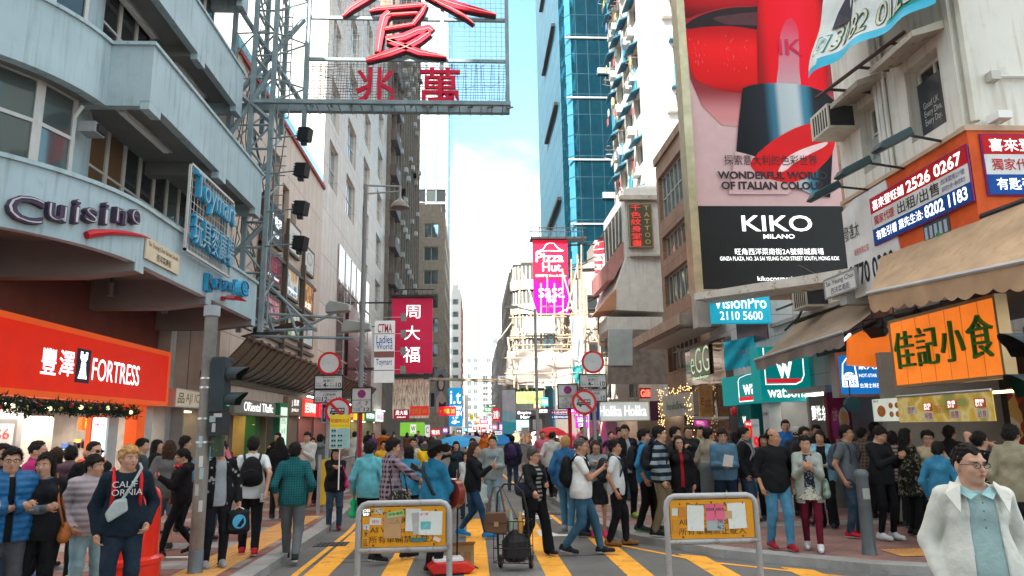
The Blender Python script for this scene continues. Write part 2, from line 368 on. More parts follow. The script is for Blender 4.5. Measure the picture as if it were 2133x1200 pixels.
# kerb lines
KL=[(-60,3.2),(-9,3.2),(-6.2,3.5),(-4.2,4.6),(-3.1,6.3),(-2.72,8.5),(-2.68,14),(-2.85,18),(-3,24),(-3,400)]
KR=[(60,7.6),(9,7.9),(5.9,8.75),(4.95,9.2),(3.5,10.5),(2.55,12.2),(2.12,14.6),(2.0,18),(1.9,22),(1.6,30),(1.6,400)]
kerb=M((.27,.265,.26),rough=.85,var=.2,bump=.3,wear=.4,wcol=(.12,.12,.12))
pave_l=Mgrid((.25,.11,.092),(.19,.09,.078),(.1,.075,.07),.21,.105,gap=.006,offset=.5,rough=.75,var=.28,bump=.35,floor=True,streak=.5,scol=(.09,.075,.07))
pave_r=Mgrid((.24,.13,.112),(.19,.108,.096),(.1,.08,.075),.21,.105,gap=.006,offset=.5,rough=.75,var=.28,bump=.35,floor=True,streak=.55,scol=(.085,.075,.07))
def inset(pts,d,sgn):
 out=[]
 for i,p in enumerate(pts):
  a,b=Vector(pts[max(0,i-1)]),Vector(pts[min(len(pts)-1,i+1)]);t=(b-a).normalized();out.append((p[0]+sgn*t.y*d,p[1]-sgn*t.x*d))
 return out
for nm,K,sgn,far,mat,in (('pavement',KL,-1,(-60,400),pave_l),('pavement',KR,1,(60,400),pave_r)):
 I=inset(K,.28,sgn)
 kind(poly_sheet(nm,I + [far],.12,mat),'structure')
 m=MB()
 for i in range(len(K)-1):
  a,b,c,d=K[i],K[i+1],I[i+1],I[i]
  m.face([(*a,.115),(*b,.115),(*c,.121),(*d,.121)],kerb);m.face([(*a,-.01),(*b,-.01),(*b,.115),(*a,.115)],kerb)
 kind(m.build('kerb'),'structure')
# grey stone bands across the left pavement, tactile strips
band=Mgrid((.26,.245,.24),(.21,.2,.2),(.1,.1,.1),.3,.3,gap=.006,rough=.75,var=.2,bump=.3,floor=True,streak=.5,scol=(.1,.09,.09))
m=MB()
for y in (6.6,8.3,10.0,11.7,13.4,15.1,16.8,18.5,20.2,22,24,26,28,30):m.face([(-8.2,y,.124),(-3.05,y,.124),(-3.05,y+.62,.124),(-8.2,y+.62,.124)],band)
for y in (12.6,14.6,16.6,18.6,20.6):m.face([(2.5,y,.124),(7.4,y,.124),(7.4,y+.6,.124),(2.5,y+.6,.124)],band)
kind(m.build('paving_bands'),'structure')
tact=M((.56,.29,.1),rough=.7,var=.15,wear=.4,wcol=(.28,.19,.1),wscale=4)
m=MB()
def tactile(x0,x1,y0,y1):
 m.face([(x0,y0,.128),(x1,y0,.128),(x1,y1,.128),(x0,y1,.128)],tact)
 n=int((x1-x0)/.075)
 for i in range(n):
  x=x0 + (i+.5)*(x1-x0)/n;m.box((x-.014,y0,.128),(x+.014,y1,.134),tact)
tactile(-3.72,-3.15,6.5,15.6)
for x0,y0,x1,y1 in ((5.6,9.55,6.5,10.1),(6.0,9.1,6.8,9.5)):tactile(x0,x1,y0,y1)
kind(m.build('tactile_paving'),'structure')
# painted markings
yel=M((.78,.36,.045),rough=.8,var=.14,spec=.2,wear=.85,wcol=(.15,.11,.08),wscale=6,bump=.2,bscale=90)
m=MB()
for i,(x,y1) in enumerate(((-2.05,15.2),(-1.03,16.6),(.04,15.6),(1.08,15.4),(2.1,13.0),(3.16,10.9),(4.2,9.75),(5.2,8.9))):
 m.face([(x-.165,5.5,.004),(x+.165,5.5,.004),(x+.165,y1-(.25 if x > 2 else 0),.004),(x-.165,y1,.004)],yel)
m.build('crossing_stripes')
kind(bpy.data.objects['crossing_stripes'],'structure')
m=MB()
def stripe(K,off,w,sgn,i0,mat):
 a,b=inset(K,off,sgn)[i0:],inset(K,off+w,sgn)[i0:]
 for i in range(len(a)-1):m.face([(*a[i],.005),(*a[i+1],.005),(*b[i+1],.005),(*b[i],.005)],mat)
stripe(KR,-.45,.09,1,0,yel);stripe(KL,-.42,.09,-1,4,yel)
kind(m.build('kerb_lines'),'structure')
wp=M((.62,.62,.6),rough=.8,wear=.6,wcol=(.12,.12,.12),wscale=5)
m=MB()
for i,st in enumerate(('慢',)):
 vt,fc=text_mesh(st,.02,False);w,h=(.8,1.5);mxx,mzz=vt[:,0].max(),vt[:,1].max()
 m.add([(1.05 + p[0]/mxx*w*.75,15.3 + i*2.7 + p[1]/mzz*h,.006) for p in vt],fc,wp)
for y in (20,24,28,33,40,50):m.face([(-.6,y,.005),(-.5,y,.005),(-.5,y+1.4,.005),(-.6,y+1.4,.005)],wp)
m.face([(1.15,12.9,.006),(1.85,12.9,.006),(1.85,13.1,.006),(1.5,13.1,.006),(1.3,13.7,.006),(1.15,13.7,.006)],wp)
kind(m.build('road_markings'),'structure')
m=MB()
for (x,y) in ((-2.35,12.6),(-2.45,17.2),(-.7,15.4),(1.62,16.2),(.55,19.5)):
 m.box((x-.27,y-.22,.0),(x+.27,y+.22,.007),M((.03,.03,.033),rough=.55,metal=.4))
 for k in range(7):m.box((x-.25+k*.075,y-.2,.006),(x-.215+k*.075,y+.2,.012),M((.1,.1,.11),rough=.5,metal=.5))
kind(m.build('drain_covers'),'structure')
m=MB()
for i_,pts in enumerate(([(-2.3,11.2),(-.9,11.1),(-.8,13.6),(-2.35,13.4)],[(.3,9.2),(1.0,9.15),(1.05,12.4),(.35,12.5)],[(1.3,16.8),(1.85,16.7),(1.8,22),(1.3,22.2)],[(-.45,17),(.85,17.1),(.8,20.4),(-.4,20.2)],[(3.3,7.6),(4.9,7.3),(4.6,8.6),(3.2,9.2)])):m.face([(x,y,.002) for x,y in pts],M([(.1,.1,.1),(.18,.175,.17)][i_ % 2],rough=.9,var=.25,scale=4,bump=.5,bscale=120))
kind(m.build('asphalt_patches'),'structure')
m=MB()      # seams of old trenches in the asphalt
tar=M((.035,.036,.04),rough=.7)
for pts in ([(-2.4,10.9),(2.2,11.0)],[(-.55,9),(-.5,15),(-.62,24),(-.55,60)],[(-2.6,14.2),(1.9,14.35)],[(.9,14.4),(.95,40)]):
 for a,b in zip(pts,pts[1:]):
  t=(Vector(b)-Vector(a)).normalized();n=Vector((-t.y,t.x))*.018;m.face([(a[0]-n.x,a[1]-n.y,.003),(b[0]-n.x,b[1]-n.y,.003),(b[0]+n.x,b[1]+n.y,.003),(a[0]+n.x,a[1]+n.y,.003)],tar)
kind(m.build('asphalt_seams'),'structure')
# ================================================================== corner building on the left, pale blue render
blue=M((.37,.47,.51),rough=.75,var=.08,scale=1.2,bump=.15,bscale=14,streak=.6,scol=(.15,.17,.165),wear=.25,wcol=(.22,.26,.27),wscale=2.5)
grey_r=blue
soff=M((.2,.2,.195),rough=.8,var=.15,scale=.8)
redsof=M((.3,.05,.03),rough=.7)
wframe=M((.5,.49,.47),rough=.5,var=.08)
g_dark=Mglass((.035,.04,.045),metal=.25,wob=.004);g_mid=Mglass((.12,.15,.15),metal=.5,wob=.006);g_warm=Mglass((.2,.12,.06),metal=.35,wob=.01);g_green=Mglass((.1,.14,.1),metal=.4,wob=.006);g_sky=Mglass((.55,.62,.66),metal=.9,wob=.004)
cb=thing('corner_building','pale blue rendered corner building with curved canopy and stepped balconies on the left','building',(-8,13,0))
def AB(o,dx=-8,dy=13):o.location=o.location- Vector((dx,dy,0));return o
ORI=(-8,13,0)
def arc(R_,a0,a1,n,cx=-10.0,cy=13.0):return [(cx + R_*math.cos(R(a0+(a1-a0)*i/n)),cy + R_*math.sin(R(a0+(a1-a0)*i/n))) for i in range(n+1)]
def band_wall(path,z0,z1,th,mat,cap=None,cz=.07,co=.05):
 """upright band along a plan path (outer face on its right-hand side going), with a coping"""
 m=MB();n=len(path)
 def off(d):
  out=[]
  for i,p in enumerate(path):
   a,b=Vector(path[max(0,i-1)]),Vector(path[min(n-1,i+1)]);t=(b-a).normalized();out.append((p[0]-t.y*d,p[1]+t.x*d))
  return out
 inn=off(th)
 def ring(A,B_,za,zb,mt):
  for i in range(n-1):
   a,b,c,d=A[i],A[i+1],B_[i+1],B_[i]
   m.face([(*a,za),(*b,za),(*b,zb),(*a,zb)],mt);m.face([(*c,za),(*d,za),(*d,zb),(*c,zb)],mt)
   m.face([(*a,zb),(*b,zb),(*c,zb),(*d,zb)],mt);m.face([(*b,za),(*a,za),(*d,za),(*c,za)],mt)
  for k in (0,n-1):m.face([(*A[k],za),(*B_[k],za),(*B_[k],zb),(*A[k],zb)],mt)
 ring(path,inn,z0,z1-cz,mat)
 ring(off(-co),off(th+.02),z1-cz,z1,mat)
 return m
# canopy over the pavement: fascia, soffit, beams
cpath=arc(4,-108,0,22) + [(-6.0,14.6),(-6,16.4),(-6.0,19.95)]
def cparts():
 band_wall(cpath,4.86,5.97,.16,blue).build('canopy_fascia',cb,ORI)
 m=MB()
 pts=[(x,y) for x,y in inset(cpath,.1,-1)]
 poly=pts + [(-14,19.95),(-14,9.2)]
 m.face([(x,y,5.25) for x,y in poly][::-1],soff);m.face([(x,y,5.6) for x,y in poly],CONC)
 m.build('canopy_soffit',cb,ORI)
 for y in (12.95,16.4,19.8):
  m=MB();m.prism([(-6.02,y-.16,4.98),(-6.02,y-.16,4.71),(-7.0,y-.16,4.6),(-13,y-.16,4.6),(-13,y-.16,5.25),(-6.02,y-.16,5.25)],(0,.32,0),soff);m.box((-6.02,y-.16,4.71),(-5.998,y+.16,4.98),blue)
  m.build('canopy_beam',cb,ORI)
cparts()
m=MB();m.box((-12,9,3.95),(-8.55,19.9,5.2),M((.14,.05,.04),rough=.8));m.box((-12.5,20.0,0),(-8.25,20.35,5.2),CONC);m.box((-16,9,0),(-12,20,5.2),DARK);m.build('ground_floor_wall',cb,ORI)
# upper floors
m=MB();m.box((-20,13,5.6),(-8.0,20.0,19.5),blue);m.lathe([(2.55,5.6),(2.55,19.5)],(-10,13,0),blue,40);m.box((-20,10.45,5.6),(-10,13,19.5),blue);m.build('upper_wall',cb,ORI)
# curved parapets with stepped balconies
def balcony(zb,zt,x,y0,Rb):
 band_wall(arc(Rb,-110,-4,20),zb,zt,.2,blue).build('curved_parapet',cb,ORI)
 m=MB();m.box((x-.18,y0,zb+.1),(x,19.9,zt-.07),blue).box((x-2.2,y0,zb),(x-.18,y0+.18,zt-.07),blue).box((x-.22,y0-.05,zt-.07),(x+.05,19.95,zt),blue).box((x-2.2,y0-.05,zt-.07),(x-.22,y0+.2,zt),blue)
 m.box((x-2.2,19.7,zb),(x-.18,19.9,zt-.07),blue)
 for a in (y0,16.5,19.4):m.box((x-.175,a+.01,zb-.06),(x-.003,a+.5,zb+.1),blue)
 m.build('balcony_parapet',cb,ORI)
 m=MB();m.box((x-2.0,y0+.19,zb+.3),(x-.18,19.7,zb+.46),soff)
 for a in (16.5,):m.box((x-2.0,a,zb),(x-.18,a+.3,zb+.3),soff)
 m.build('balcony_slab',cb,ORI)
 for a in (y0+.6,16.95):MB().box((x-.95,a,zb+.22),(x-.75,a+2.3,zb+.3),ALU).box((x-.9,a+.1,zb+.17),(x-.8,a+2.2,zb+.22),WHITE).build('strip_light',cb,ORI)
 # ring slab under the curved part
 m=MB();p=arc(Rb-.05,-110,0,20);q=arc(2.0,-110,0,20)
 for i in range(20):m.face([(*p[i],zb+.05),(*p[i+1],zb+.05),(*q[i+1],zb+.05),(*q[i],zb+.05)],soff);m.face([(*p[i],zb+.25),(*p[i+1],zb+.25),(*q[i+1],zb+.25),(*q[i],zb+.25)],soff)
 m.build('curved_slab',cb,ORI)
balcony(7.85,9.14,-6.0,12.78,3.22)
balcony(10.9,12.28,-6.7,13.2,3.22)
balcony(14.2,15.6,-6.7,13.2,3.22)
# windows: curved bay and along the balconies
gl=[g_mid,g_dark,g_green,g_warm,g_dark,g_sky]
def bay(z0,z1,glasses):
 P=arc(2.78,-106,-6,6)
 for i in range(6):
  a,b=Vector((*P[i],0)),Vector((*P[i+1],0));w=(b-a).length;rot=math.atan2((b-a).y,(b-a).x)
  o=window(cb,0,0,0,w,z1-z0,glasses[i],wframe,1,1,.085,None,split=.62);o.location=a- Vector(ORI) + Vector((0,0,z0));o.rotation_euler=(0,0,rot)
bay(5.8,7.95,[g_warm,g_green,g_green,g_sky,g_mid,g_mid]);bay(9.0,11.0,[g_warm,g_sky,g_mid,g_mid,g_dark,g_dark]);bay(12.1,14.2,[g_dark]*6)
for (z0,z1) in ((5.9,8.25),(9.2,11.3),(12.3,14.5)):
 for i in range(9):
  o=window(cb,0,0,0,.74,z1-z0,[g_sky,g_warm,g_warm,g_dark,g_dark,g_dark,g_mid,g_dark,g_dark][i] if z0 < 7 else g_dark,wframe,1,1,.06,None,split=.55);o.location=(.32,.25+i*.745,z0);o.rotation_euler=(0,0,R(90))
m=MB();m.tube([(-7.35,12.75,5.9),(-7.35,12.75,7.5),(-7.1,12.6,7.75)],.035,WHITE);m.tube([(-7.0,12.7,7.9),(-7.0,12.7,8.0)],.03,WHITE);m.build('drain_pipe',cb,ORI)
m=MB();m.box((-7.25,12.8,7.35),(-6.95,13.15,7.55),GREY).box((-6.95,12.85,7.38),(-6.9,13.1,7.52),DARK);m.build('security_light',cb,ORI)
# downlights under the canopy
for i,(px,py) in enumerate(((88,525),(187,590),(233,580),(297,595),(345,620),(243,618))):
 p=ONZ(px,py,5.25) if i else ONZ(px,py,5.25)
 d=thing('spotlight',['white can spotlight hanging alone under the near end of the curved canopy','white can spotlight under the canopy, nearest to the orange shop sign','white can spotlight under the canopy, second of the cluster behind the first beam','white can spotlight under the canopy directly below the street name plate','white can spotlight under the canopy nearest the rusty pole','white can spotlight hanging lowest in the middle of the canopy cluster'][i],'spotlight',p,0,'spotlights under the blue canopy')
 MB().lathe([(.02,-.16),(.02,0)],(0,0,0),BLACK,8).build('stem',d);MB().lathe([(.055,-.1),(.06,-.16),(.075,-.38),(.08,-.4),(.07,-.395)],(0,0,0),M((.25,.25,.25),rough=.4),14).build('can',d,smooth=True)
 MB().lathe([(.0,-.385),(.066,-.385)],(0,0,0),lit('#fff2dd',.6),14,cap=False).build('lens',d)
# letters of the canopy
lt=thing('restaurant_sign','Cuisine in dark purple channel letters with white neon on the curved canopy','sign',(-6.6,11.2,5.2))
pur=M((.06,.04,.075),rough=.45,var=.15);neo=M((.5,.48,.53))
def on_canopy(px,py):      # point of the curved fascia seen there
 d=ray(px,py);best=None
 for k in range(0,1000):
  t=8 + k*.01;p=EYE + d*t
  if p.y < 13:rr=math.hypot(p.x+10,p.y-13)-4;
  else:rr=-6- p.x;rr=-rr
  if rr < .0 and False:pass
  if (p.y < 13 and rr < 0) or (p.y >= 13 and p.x <-6):best=p;break
 best=best or EYE + d*11
 an=math.atan2(best.y-13,best.x+10) if best.y < 13 else 0
 return best,an
def glyph(parent,st,px,py,h,w,mat,tube,lean=0,yoff=.02,depth=.1,nm='letter'):
 p,an=on_canopy(px,py);o=MB().text(st,-w/2,-h/2,w/2,h/2,mat,depth=depth,bold=.04,y=-yoff).text(st,-w/2+.02,-h/2+.02,w/2-.02,h/2-.02,tube,bold=-.03,y=-yoff-depth-.006,depth=.012).build(nm,parent)
 o.location=p- parent.location;o.rotation_euler=(0,R(lean),an + R(90));return o
for st,px,py,h,w in (('C',46,438,.42,.5),('u',110,445,.28,.3),('i',150,442,.4,.1),('s',179,450,.25,.24),('i',209,446,.39,.1),('n',240,451,.27,.27),('e',270,452,.27,.27)):glyph(lt,st,px,py,h,w,pur,neo,lean=0)
redp=M((.5,.02,.03),rough=.35,var=.1)
def swoosh(parent,pxs,th,nm):
 P=[]
 for (px,py) in pxs:
  p,an=on_canopy(px,py);n_=Vector((math.cos(an),math.sin(an),0));P.append(p + n_*.05- parent.location)
 MB().tube(P,th,redp,8).build(nm,parent,smooth=True)
swoosh(lt,[(175,491),(190,487),(225,484),(260,486),(290,491),(308,497)],[.065,.07,.05,.04,.025,.006],'red_swoosh')
kt=thing('karaoke_sign','Karaoke in blue script channel letters at the far end of the canopy','sign',(-6,17,4.9))
bl=M((.03,.28,.5),rough=.4,var=.15)
for i,ch in enumerate('Karaoke'):
 px=427 + [0,16,26,36,48,58,68][i];py=589 + i*2.2;glyph(kt,ch,px,py,(.4 if ch in 'Kk' else .26),.28 if ch=='K' else .22,bl,M((.05,.05,.06)),lean=0)
swoosh(kt,[(459,622),(470,620),(488,621),(507,628)],[.06,.055,.04,.008],'red_swoosh')
a=ONX(302,540,-5.97)
sp=sign('street_name_plate','cream street name plate for Sai Yeung Choi Street South on the canopy edge','sign',(Vector((-5.955,13.05,5.0)),R(90),1.5,.4),.03,M((.6,.5,.36),var=.1),None,0,
     [('Sai Yeung Choi Street South',.06,.58,.94,.88,BLACK),('西洋菜南街',.3,.12,.74,.48,BLACK,.015)])
# ------------------------------------------------------------------ orange electronics shop at the foot of the corner building
org=M((.56,.016,.004),rough=.55,var=.06,emit=.2,spec=.2);orf=M((.68,.085,.01),rough=.5,var=.05,emit=.15,spec=.3);lwh=lit('#e8f0ff',.75)
O,rot,w,h=rectX(0,640,815,352,-8)
y0=9.6;L=19.43- y0;zb,zt=2.56,3.94
def FX(px):return (ONX(px,770,-8).y- y0)/L
nav=M((.012,.014,.05),rough=.4)
sg=sign('shop_sign','long orange red FORTRESS shop sign lit from within under the blue canopy','sign',(Vector((-8,y0,zb)),R(90),L,zt-zb),.35,org,orf,.1,
     [('豐',FX(84),.3,FX(116),.66,lwh,.03),('澤',FX(122),.31,FX(153),.67,lwh,.03),('FORTRESS',FX(192),.3,FX(291),.64,lwh,.0)],
     shapes=[([(FX(157),.24),(FX(187),.24),(FX(187),.74),(FX(157),.74)],nav),([(FX(163),.3),(FX(182),.3),(FX(178.5),.42),(FX(177),.56),(FX(180),.6),(FX(180),.7),(FX(175.5),.7),(FX(175.5),.66),(FX(169.5),.66),(FX(169.5),.7),(FX(165),.7),(FX(165),.6),(FX(168),.56),(FX(166.5),.42)],lwh)]
      + [([(FX(157),q),(FX(187),q),(FX(187),q+.012),(FX(157),q+.012)],nav) for q in (.36,.46,.54)])
shop=thing('electronics_shop','open fronted electronics shop with white pillars and orange arch below the orange sign','shop',(-8.3,15,.12))
SO=(-8.3,15,.12)
def sb(mb,nm,**k):o=mb.build(nm,shop,SO,**k);o.location=(0,0,0);return o
whp=M((.5,.5,.48),rough=.4);grp=M((.1,.11,.12),rough=.4)
sb(MB().box((-11.9,9.5,.13),(-11.7,19.4,3.9),M((.23,.23,.23))).box((-11.7,9.5,2.5),(-8.4,19.4,2.58),M((.3,.3,.3))).box((-11.7,9.5,.125),(-8.35,19.4,.15),M((.3,.29,.28),rough=.3)),'interior')
sb(MB().box((-11.69,9.6,1.95),(-11.6,14.6,2.45),lit((.02,.2,.04),.15)).text('500',0,0,.9,.3,lit('#d8c0c8',.4),M=Matrix.Translation((-11.59,12.4,2.05)) @ Matrix.Rotation(R(90),4,'Z')),'green_price_board')
for z in (.7,1.15,1.6):sb(MB().box((-11.6,9.8,z),(-11.2,14.4,z+.05),lit('#cfe3ee',.35 if z > 1.5 else .1)),'shelf')
m=MB()
for k in range(26):m.box((-11.5,9.9+k*.17,1.65),(-11.35,10.02+k*.17,1.78+random.random()*.12),M([(.02,.02,.03),(.3,.35,.4),(.05,.1,.2)][k % 3]))
sb(m,'phones_on_display',);bpy.data.objects['phones_on_display']['kind']='stuff'
for y,wd in ((12.5,.3),(17.1,.45),(18.95,.4)):sb(MB().box((-8.75,y,.12),(-8.3,y+wd,2.6),whp),'pillar')
sb(MB().box((-10,15.1,.2),(-9.9,16.6,2.5),M((.2,.21,.22))).box((-9.9,15.35,.9),(-9.87,16.35,2.2),grp).box((-9.869,15.45,1.0),(-9.865,16.25,2.1),M((.35,.36,.38))).box((-9.864,15.7,1.0),(-9.86,16.1,1.6),DARK).text('$6',0,0,.5,.25,M((.4,.03,.05)),M=Matrix.Translation((-9.86,15.6,1.75)) @ Matrix.Rotation(R(90),4,'Z')),'poster_panel')
sb(MB().prism([(-8.5,18.3,.12),(-8.5,18.75,.12),(-8.5,18.75,2.55),(-8.5,17.9,2.55),(-8.5,17.9,2.42),(-8.5,18.2,2.36),(-8.5,18.3,2.2)],(.28,0,0),orf),'orange_arch')
sb(MB().box((-9.6,17.5,.12),(-9.2,18.6,.9),M((.5,.14,.03))).box((-10.4,16.9,1.1),(-10.3,18.5,2.3),M((.3,.31,.3))).box((-9.5,17.3,1.5),(-9.2,18.6,1.53),whp).box((-9.5,17.3,1.0),(-9.2,18.6,1.03),whp),'display_case')
m=MB()
for k in range(40):y=17.35+random.random()*1.2;z=random.choice((.92,1.03,1.53));m.box((-9.45,y,z),(-9.3,y+.1,z+.1+random.random()*.15),M(random.choice([(.5,.5,.5),(.5,.05,.05),(.05,.1,.3),(.6,.3,.05),(.1,.1,.1)])))
kind(sb(m,'packages_on_display'),'stuff')
sb(MB().box((-9.2,17.5,1.95),(-9.1,18.6,2.25),lit((.7,.05,.01),.9)).text('百靈',0,0,.4,.22,lit('#ffd040',1.2),M=Matrix.Translation((-9.09,17.6,2.0)) @ Matrix.Rotation(R(90),4,'Z')).text('合金',0,0,.4,.22,lit('#ffd040',1.2),M=Matrix.Translation((-9.09,18.1,2.0)) @ Matrix.Rotation(R(90),4,'Z')),'red_led_board')
sb(MB().box((-10.6,10,2.47),(-9.2,19,2.49),lit('#ffeed8',5)),'ceiling_lights')
rc=rectX(182,864,958,222,-8.35)
sign('poster_lightbox','tall white SAMSUNG lightbox poster in an orange frame in the electronics shop','lightbox',(rc[0],rc[1],rc[2],rc[3]),.08,lit('#cfe4ea',.55),orf,.05,
     [('SAMSUNG',.16,.75,.84,.82,lit('#d01050',.2),.02),('Galaxy',.2,.6,.8,.66,M((.5,.2,.3)))])
# garland along the sign's lower edge
gt=thing('christmas_garland','dark green christmas garland with gold and red baubles under the orange sign','garland',(-8.0,14.5,2.5))
m=MB();fir=M((.012,.03,.018),rough=.8,var=.4);rnd=random.Random(3)
for k in range(2600):
 y=-2.4 + 5.6*rnd.random();c=Vector((.02+rnd.gauss(0,.07),y,-.1+rnd.gauss(0,.06)-.05*abs(math.sin(y*1.7))));d=Vector((rnd.gauss(0,1),rnd.gauss(0,1),rnd.gauss(0,1))).normalized()*.09;e=d.orthogonal().normalized()*.018
 m.face([tuple(c-e),tuple(c+e),tuple(c+d)],fir)
m.build('fir_needles',gt)
for k in range(16):
 y=-2.3 + 5.4*k/15;c=(.1,y,-.1+rnd.gauss(0,.05));MB().ell(c,(.045,)*3,[M((.5,.35,.08),rough=.2,metal=.8),M((.4,.01,.01),rough=.2,coat=.5),lit('#ffe2a0',.8)][k % 3],10,7).build('bauble',gt,smooth=True)
# ------------------------------------------------------------------ big neon sign frame over the street
ns=thing('neon_sign','large red neon sign of Chinese characters on a wire mesh frame cantilevered over the street','sign',(-5.2,21,11.3))
NO=(-5.2,21,11.3)
tb=M((.22,.285,.305),rough=.55,metal=.1,var=.2,wear=.25,wcol=(.18,.13,.1),wscale=4)
def nb(mb,nm,**k):o=mb.build(nm,ns,NO,**k);o.location=(0,0,0);return o
m=MB()
def bar(a,b,r=.04,mat=tb):m.tube([a,b],r,mat,4)
X0,X1,ZT=-5.15,1.15,19.5
for x in (X0,-.93,X1):m.box((x-.06,20.95,11.75),(x+.06,21.07,ZT),tb)
for z in (11.78,13.34,14.78,16.4,18):m.box((X0,20.97,z-.05),(X1,21.05,z+.05),tb)
nb(m,'frame')
m=MB()
m.box((-7.1,20.9,11.55),(1.2,21.1,11.78),tb).box((-6.4,19.95,11.36),(1.18,20.08,11.48),tb)
for k in range(11):x=-4.9 + k*.6;m.tube([(x,21.0,11.76),(x+.14,20.0,11.3)],.028,M((.06,.08,.09)),4)
m.tube([(1.15,21,11.75),(1.17,20.0,11.3)],.05,tb,4)
for k in range(19):m.box((-5+k*.33,20.1,11.45),(-4.97+k*.33,20.95,11.47),tb)
nb(m,'catwalk')
m=MB();thin=M((.28,.33,.35),rough=.5,metal=.2)
for k in range(38):x=X0 + (X1-X0)*k/37;bar((x,21.1,13.3),(x,21.1,ZT),.006,thin)
for k in range(36):z=13.4 + .17*k;bar((X0,21.1,z),(X1,21.1,z),.006,thin)
for k in range(75):x=X0 + (X1-X0)*k/74;bar((x,21.12,11.75),(x+random.uniform(-.1,.1),21.12,13.3),.008,M((.2,.2,.2)))
for k in range(16):z=11.85+.093*k;bar((X0,21.13,z+random.uniform(-.02,.02)),(X1,21.13,z+random.uniform(-.02,.02)),.009,M((.17,.15,.14)))
for k in range(60):
 x=random.uniform(X0,X1-.6);z=random.uniform(11.85,13.2);m.tube([(x,21.15,z),(x+.25,21.16,z+random.uniform(-.12,.12)),(x+.6,21.14,z+random.uniform(-.2,.2))],.007,M((.12,.11,.1)),3)
nb(m,'wire_mesh')
redn=M((.56,.012,.045),rough=.35,var=.1);dk=M((.05,.03,.035),rough=.6);pink=lit('#ff9a8e',.25)
def Z2(x,y):p=ONY(480 + x/3,y/3,20.9);return (p.x,p.z)
def stroke(pts,wd,nm='brush_stroke'):
 P=[Z2(*q) for q in pts];k=.0047;W=[q*k for q in wd] if isinstance(wd,(list,tuple)) else [wd*k]*len(P)
 m=MB();m.prism([(x,20.98,z) for x,z in ribbon(P,[q+.07 for q in W])],(0,-.12,0),dk);m.prism([(x,20.855,z) for x,z in ribbon(P,W)],(0,-.09,0),redn)
 m.tube([(x,20.75,z) for x,z in P],.012,pink,5);nb(m,nm)
stroke([(708,112),(760,60),(850,5),(960,-70)],[12,40,44,46]);stroke([(1180,-60),(1290,5),(1420,45),(1560,80),(1660,103)],[60,58,50,36,10]);stroke([(1220,-10),(1370,60),(1460,110),(1520,160)],[10,24,22,8])
stroke([(1000,90),(965,120),(945,200),(925,335)],[52,56,50,36]);stroke([(872,82),(920,66),(1225,40)],[12,30,26]);stroke([(1222,42),(1195,95),(1140,165)],[26,30,26]);stroke([(960,192),(1140,163)],[24,22]);stroke([(985,105),(1170,92)],[22,16])
stroke([(975,262),(1090,240),(1170,205),(1245,190),(1262,205)],[50,50,50,60,40]);stroke([(1245,215),(1180,262),(1090,310),(990,345),(850,388)],[40,46,46,48,26]);stroke([(985,262),(1080,300),(1180,338),(1350,368)],[40,44,44,14])
for ch,bx in (('兆',(780,430,1030,655)),('萬',(1183,432,1435,665))):
 a,b=Z2(bx[0],bx[3]),Z2(bx[2],bx[1]);nb(MB().text(ch,a[0],a[1],b[0],b[1],redn,y=20.9,depth=.1,bold=.035),'character')
# lattice mast that carries it, clamped to the corner building's end wall
ms=thing('lattice_mast','blue grey steel lattice mast carrying the neon sign beside the corner building','mast',(-6.4,20.6,4.6))
MO=(-6.4,20.6,4.6)
m=MB();cols_=[(-7.2,20.35),(-6.55,20.3),(-5.95,20.3),(-5.15,20.95),(-6.55,21.4),(-5.95,21.4)]
for i,(x,y) in enumerate(cols_):m.box((x-.065,y-.065,4.6 if i in (1,2) else (7.5 if i==0 else 11)),(x+.065,y+.065,19.5),tb)
o=m.build('posts',ms,MO)
m=MB();z=4.8;k=0
while z < 19:
 for (a,b) in ((1,2),(2,5),(4,1)):
  A,B_=cols_[a],cols_[b];m.tube([(*A,z),(*B_,z+.0)],.04,tb,4);m.tube([(*(A if k % 2 else B_),z),(*(B_ if k % 2 else A),z+.75)],.034,tb,4)
 if z > 8:m.tube([(*cols_[0],z),(*cols_[1],z + (.75 if k % 2 else 0))],.03,tb,4)
 if z > 11.5:m.tube([(*cols_[2],z),(*cols_[3],z + (.75 if k % 2 else-.0))],.03,tb,4)
 z+=.75;k+=1
for a,b in (((-7.2,20.4,11.6),(-5.3,21,14.7)),((-7.2,20.4,14.8),(-5.3,21,11.9)),((-7.3,20.3,10.2),(-6.0,20.3,12.6)),((-7.3,20.3,8.2),(-5.95,20.3,9.6)),((-7.2,20.4,15),(-5.2,21,17.6)),((-7.4,20.3,6.2),(-5.95,20.3,7.8)),((-7.4,20.3,12.2),(-5.95,20.3,10.9))):m.tube([a,b],.085,tb,4)
o=m.build('bracing',ms,MO)
m=MB()
for k in range(34):
 x,y=random.uniform(-7.2,-5.9),random.uniform(20.35,21.3);z=random.uniform(5,13);m.tube([(x,y,z),(x+random.uniform(-.3,.3),y,z+random.uniform(.4,1)),(x+random.uniform(-.5,.5),y,z+random.uniform(1,2.4))],.015,random.choice([BLACK,DARK,M((.25,.05,.04)),M((.2,.25,.26))]),4)
for k in range(46):z=5+.3*k;m.box((-5.75,20.25,z),(-5.45,20.28,z+.025),tb)
for x in (-5.77,-5.45):m.tube([(x,20.26,4.8 if x <-5.6 else 11),(x,20.26,19)],.02,tb,4)
o=m.build('cables',ms,MO);o.location=(0,0,0);kind(o,'stuff')
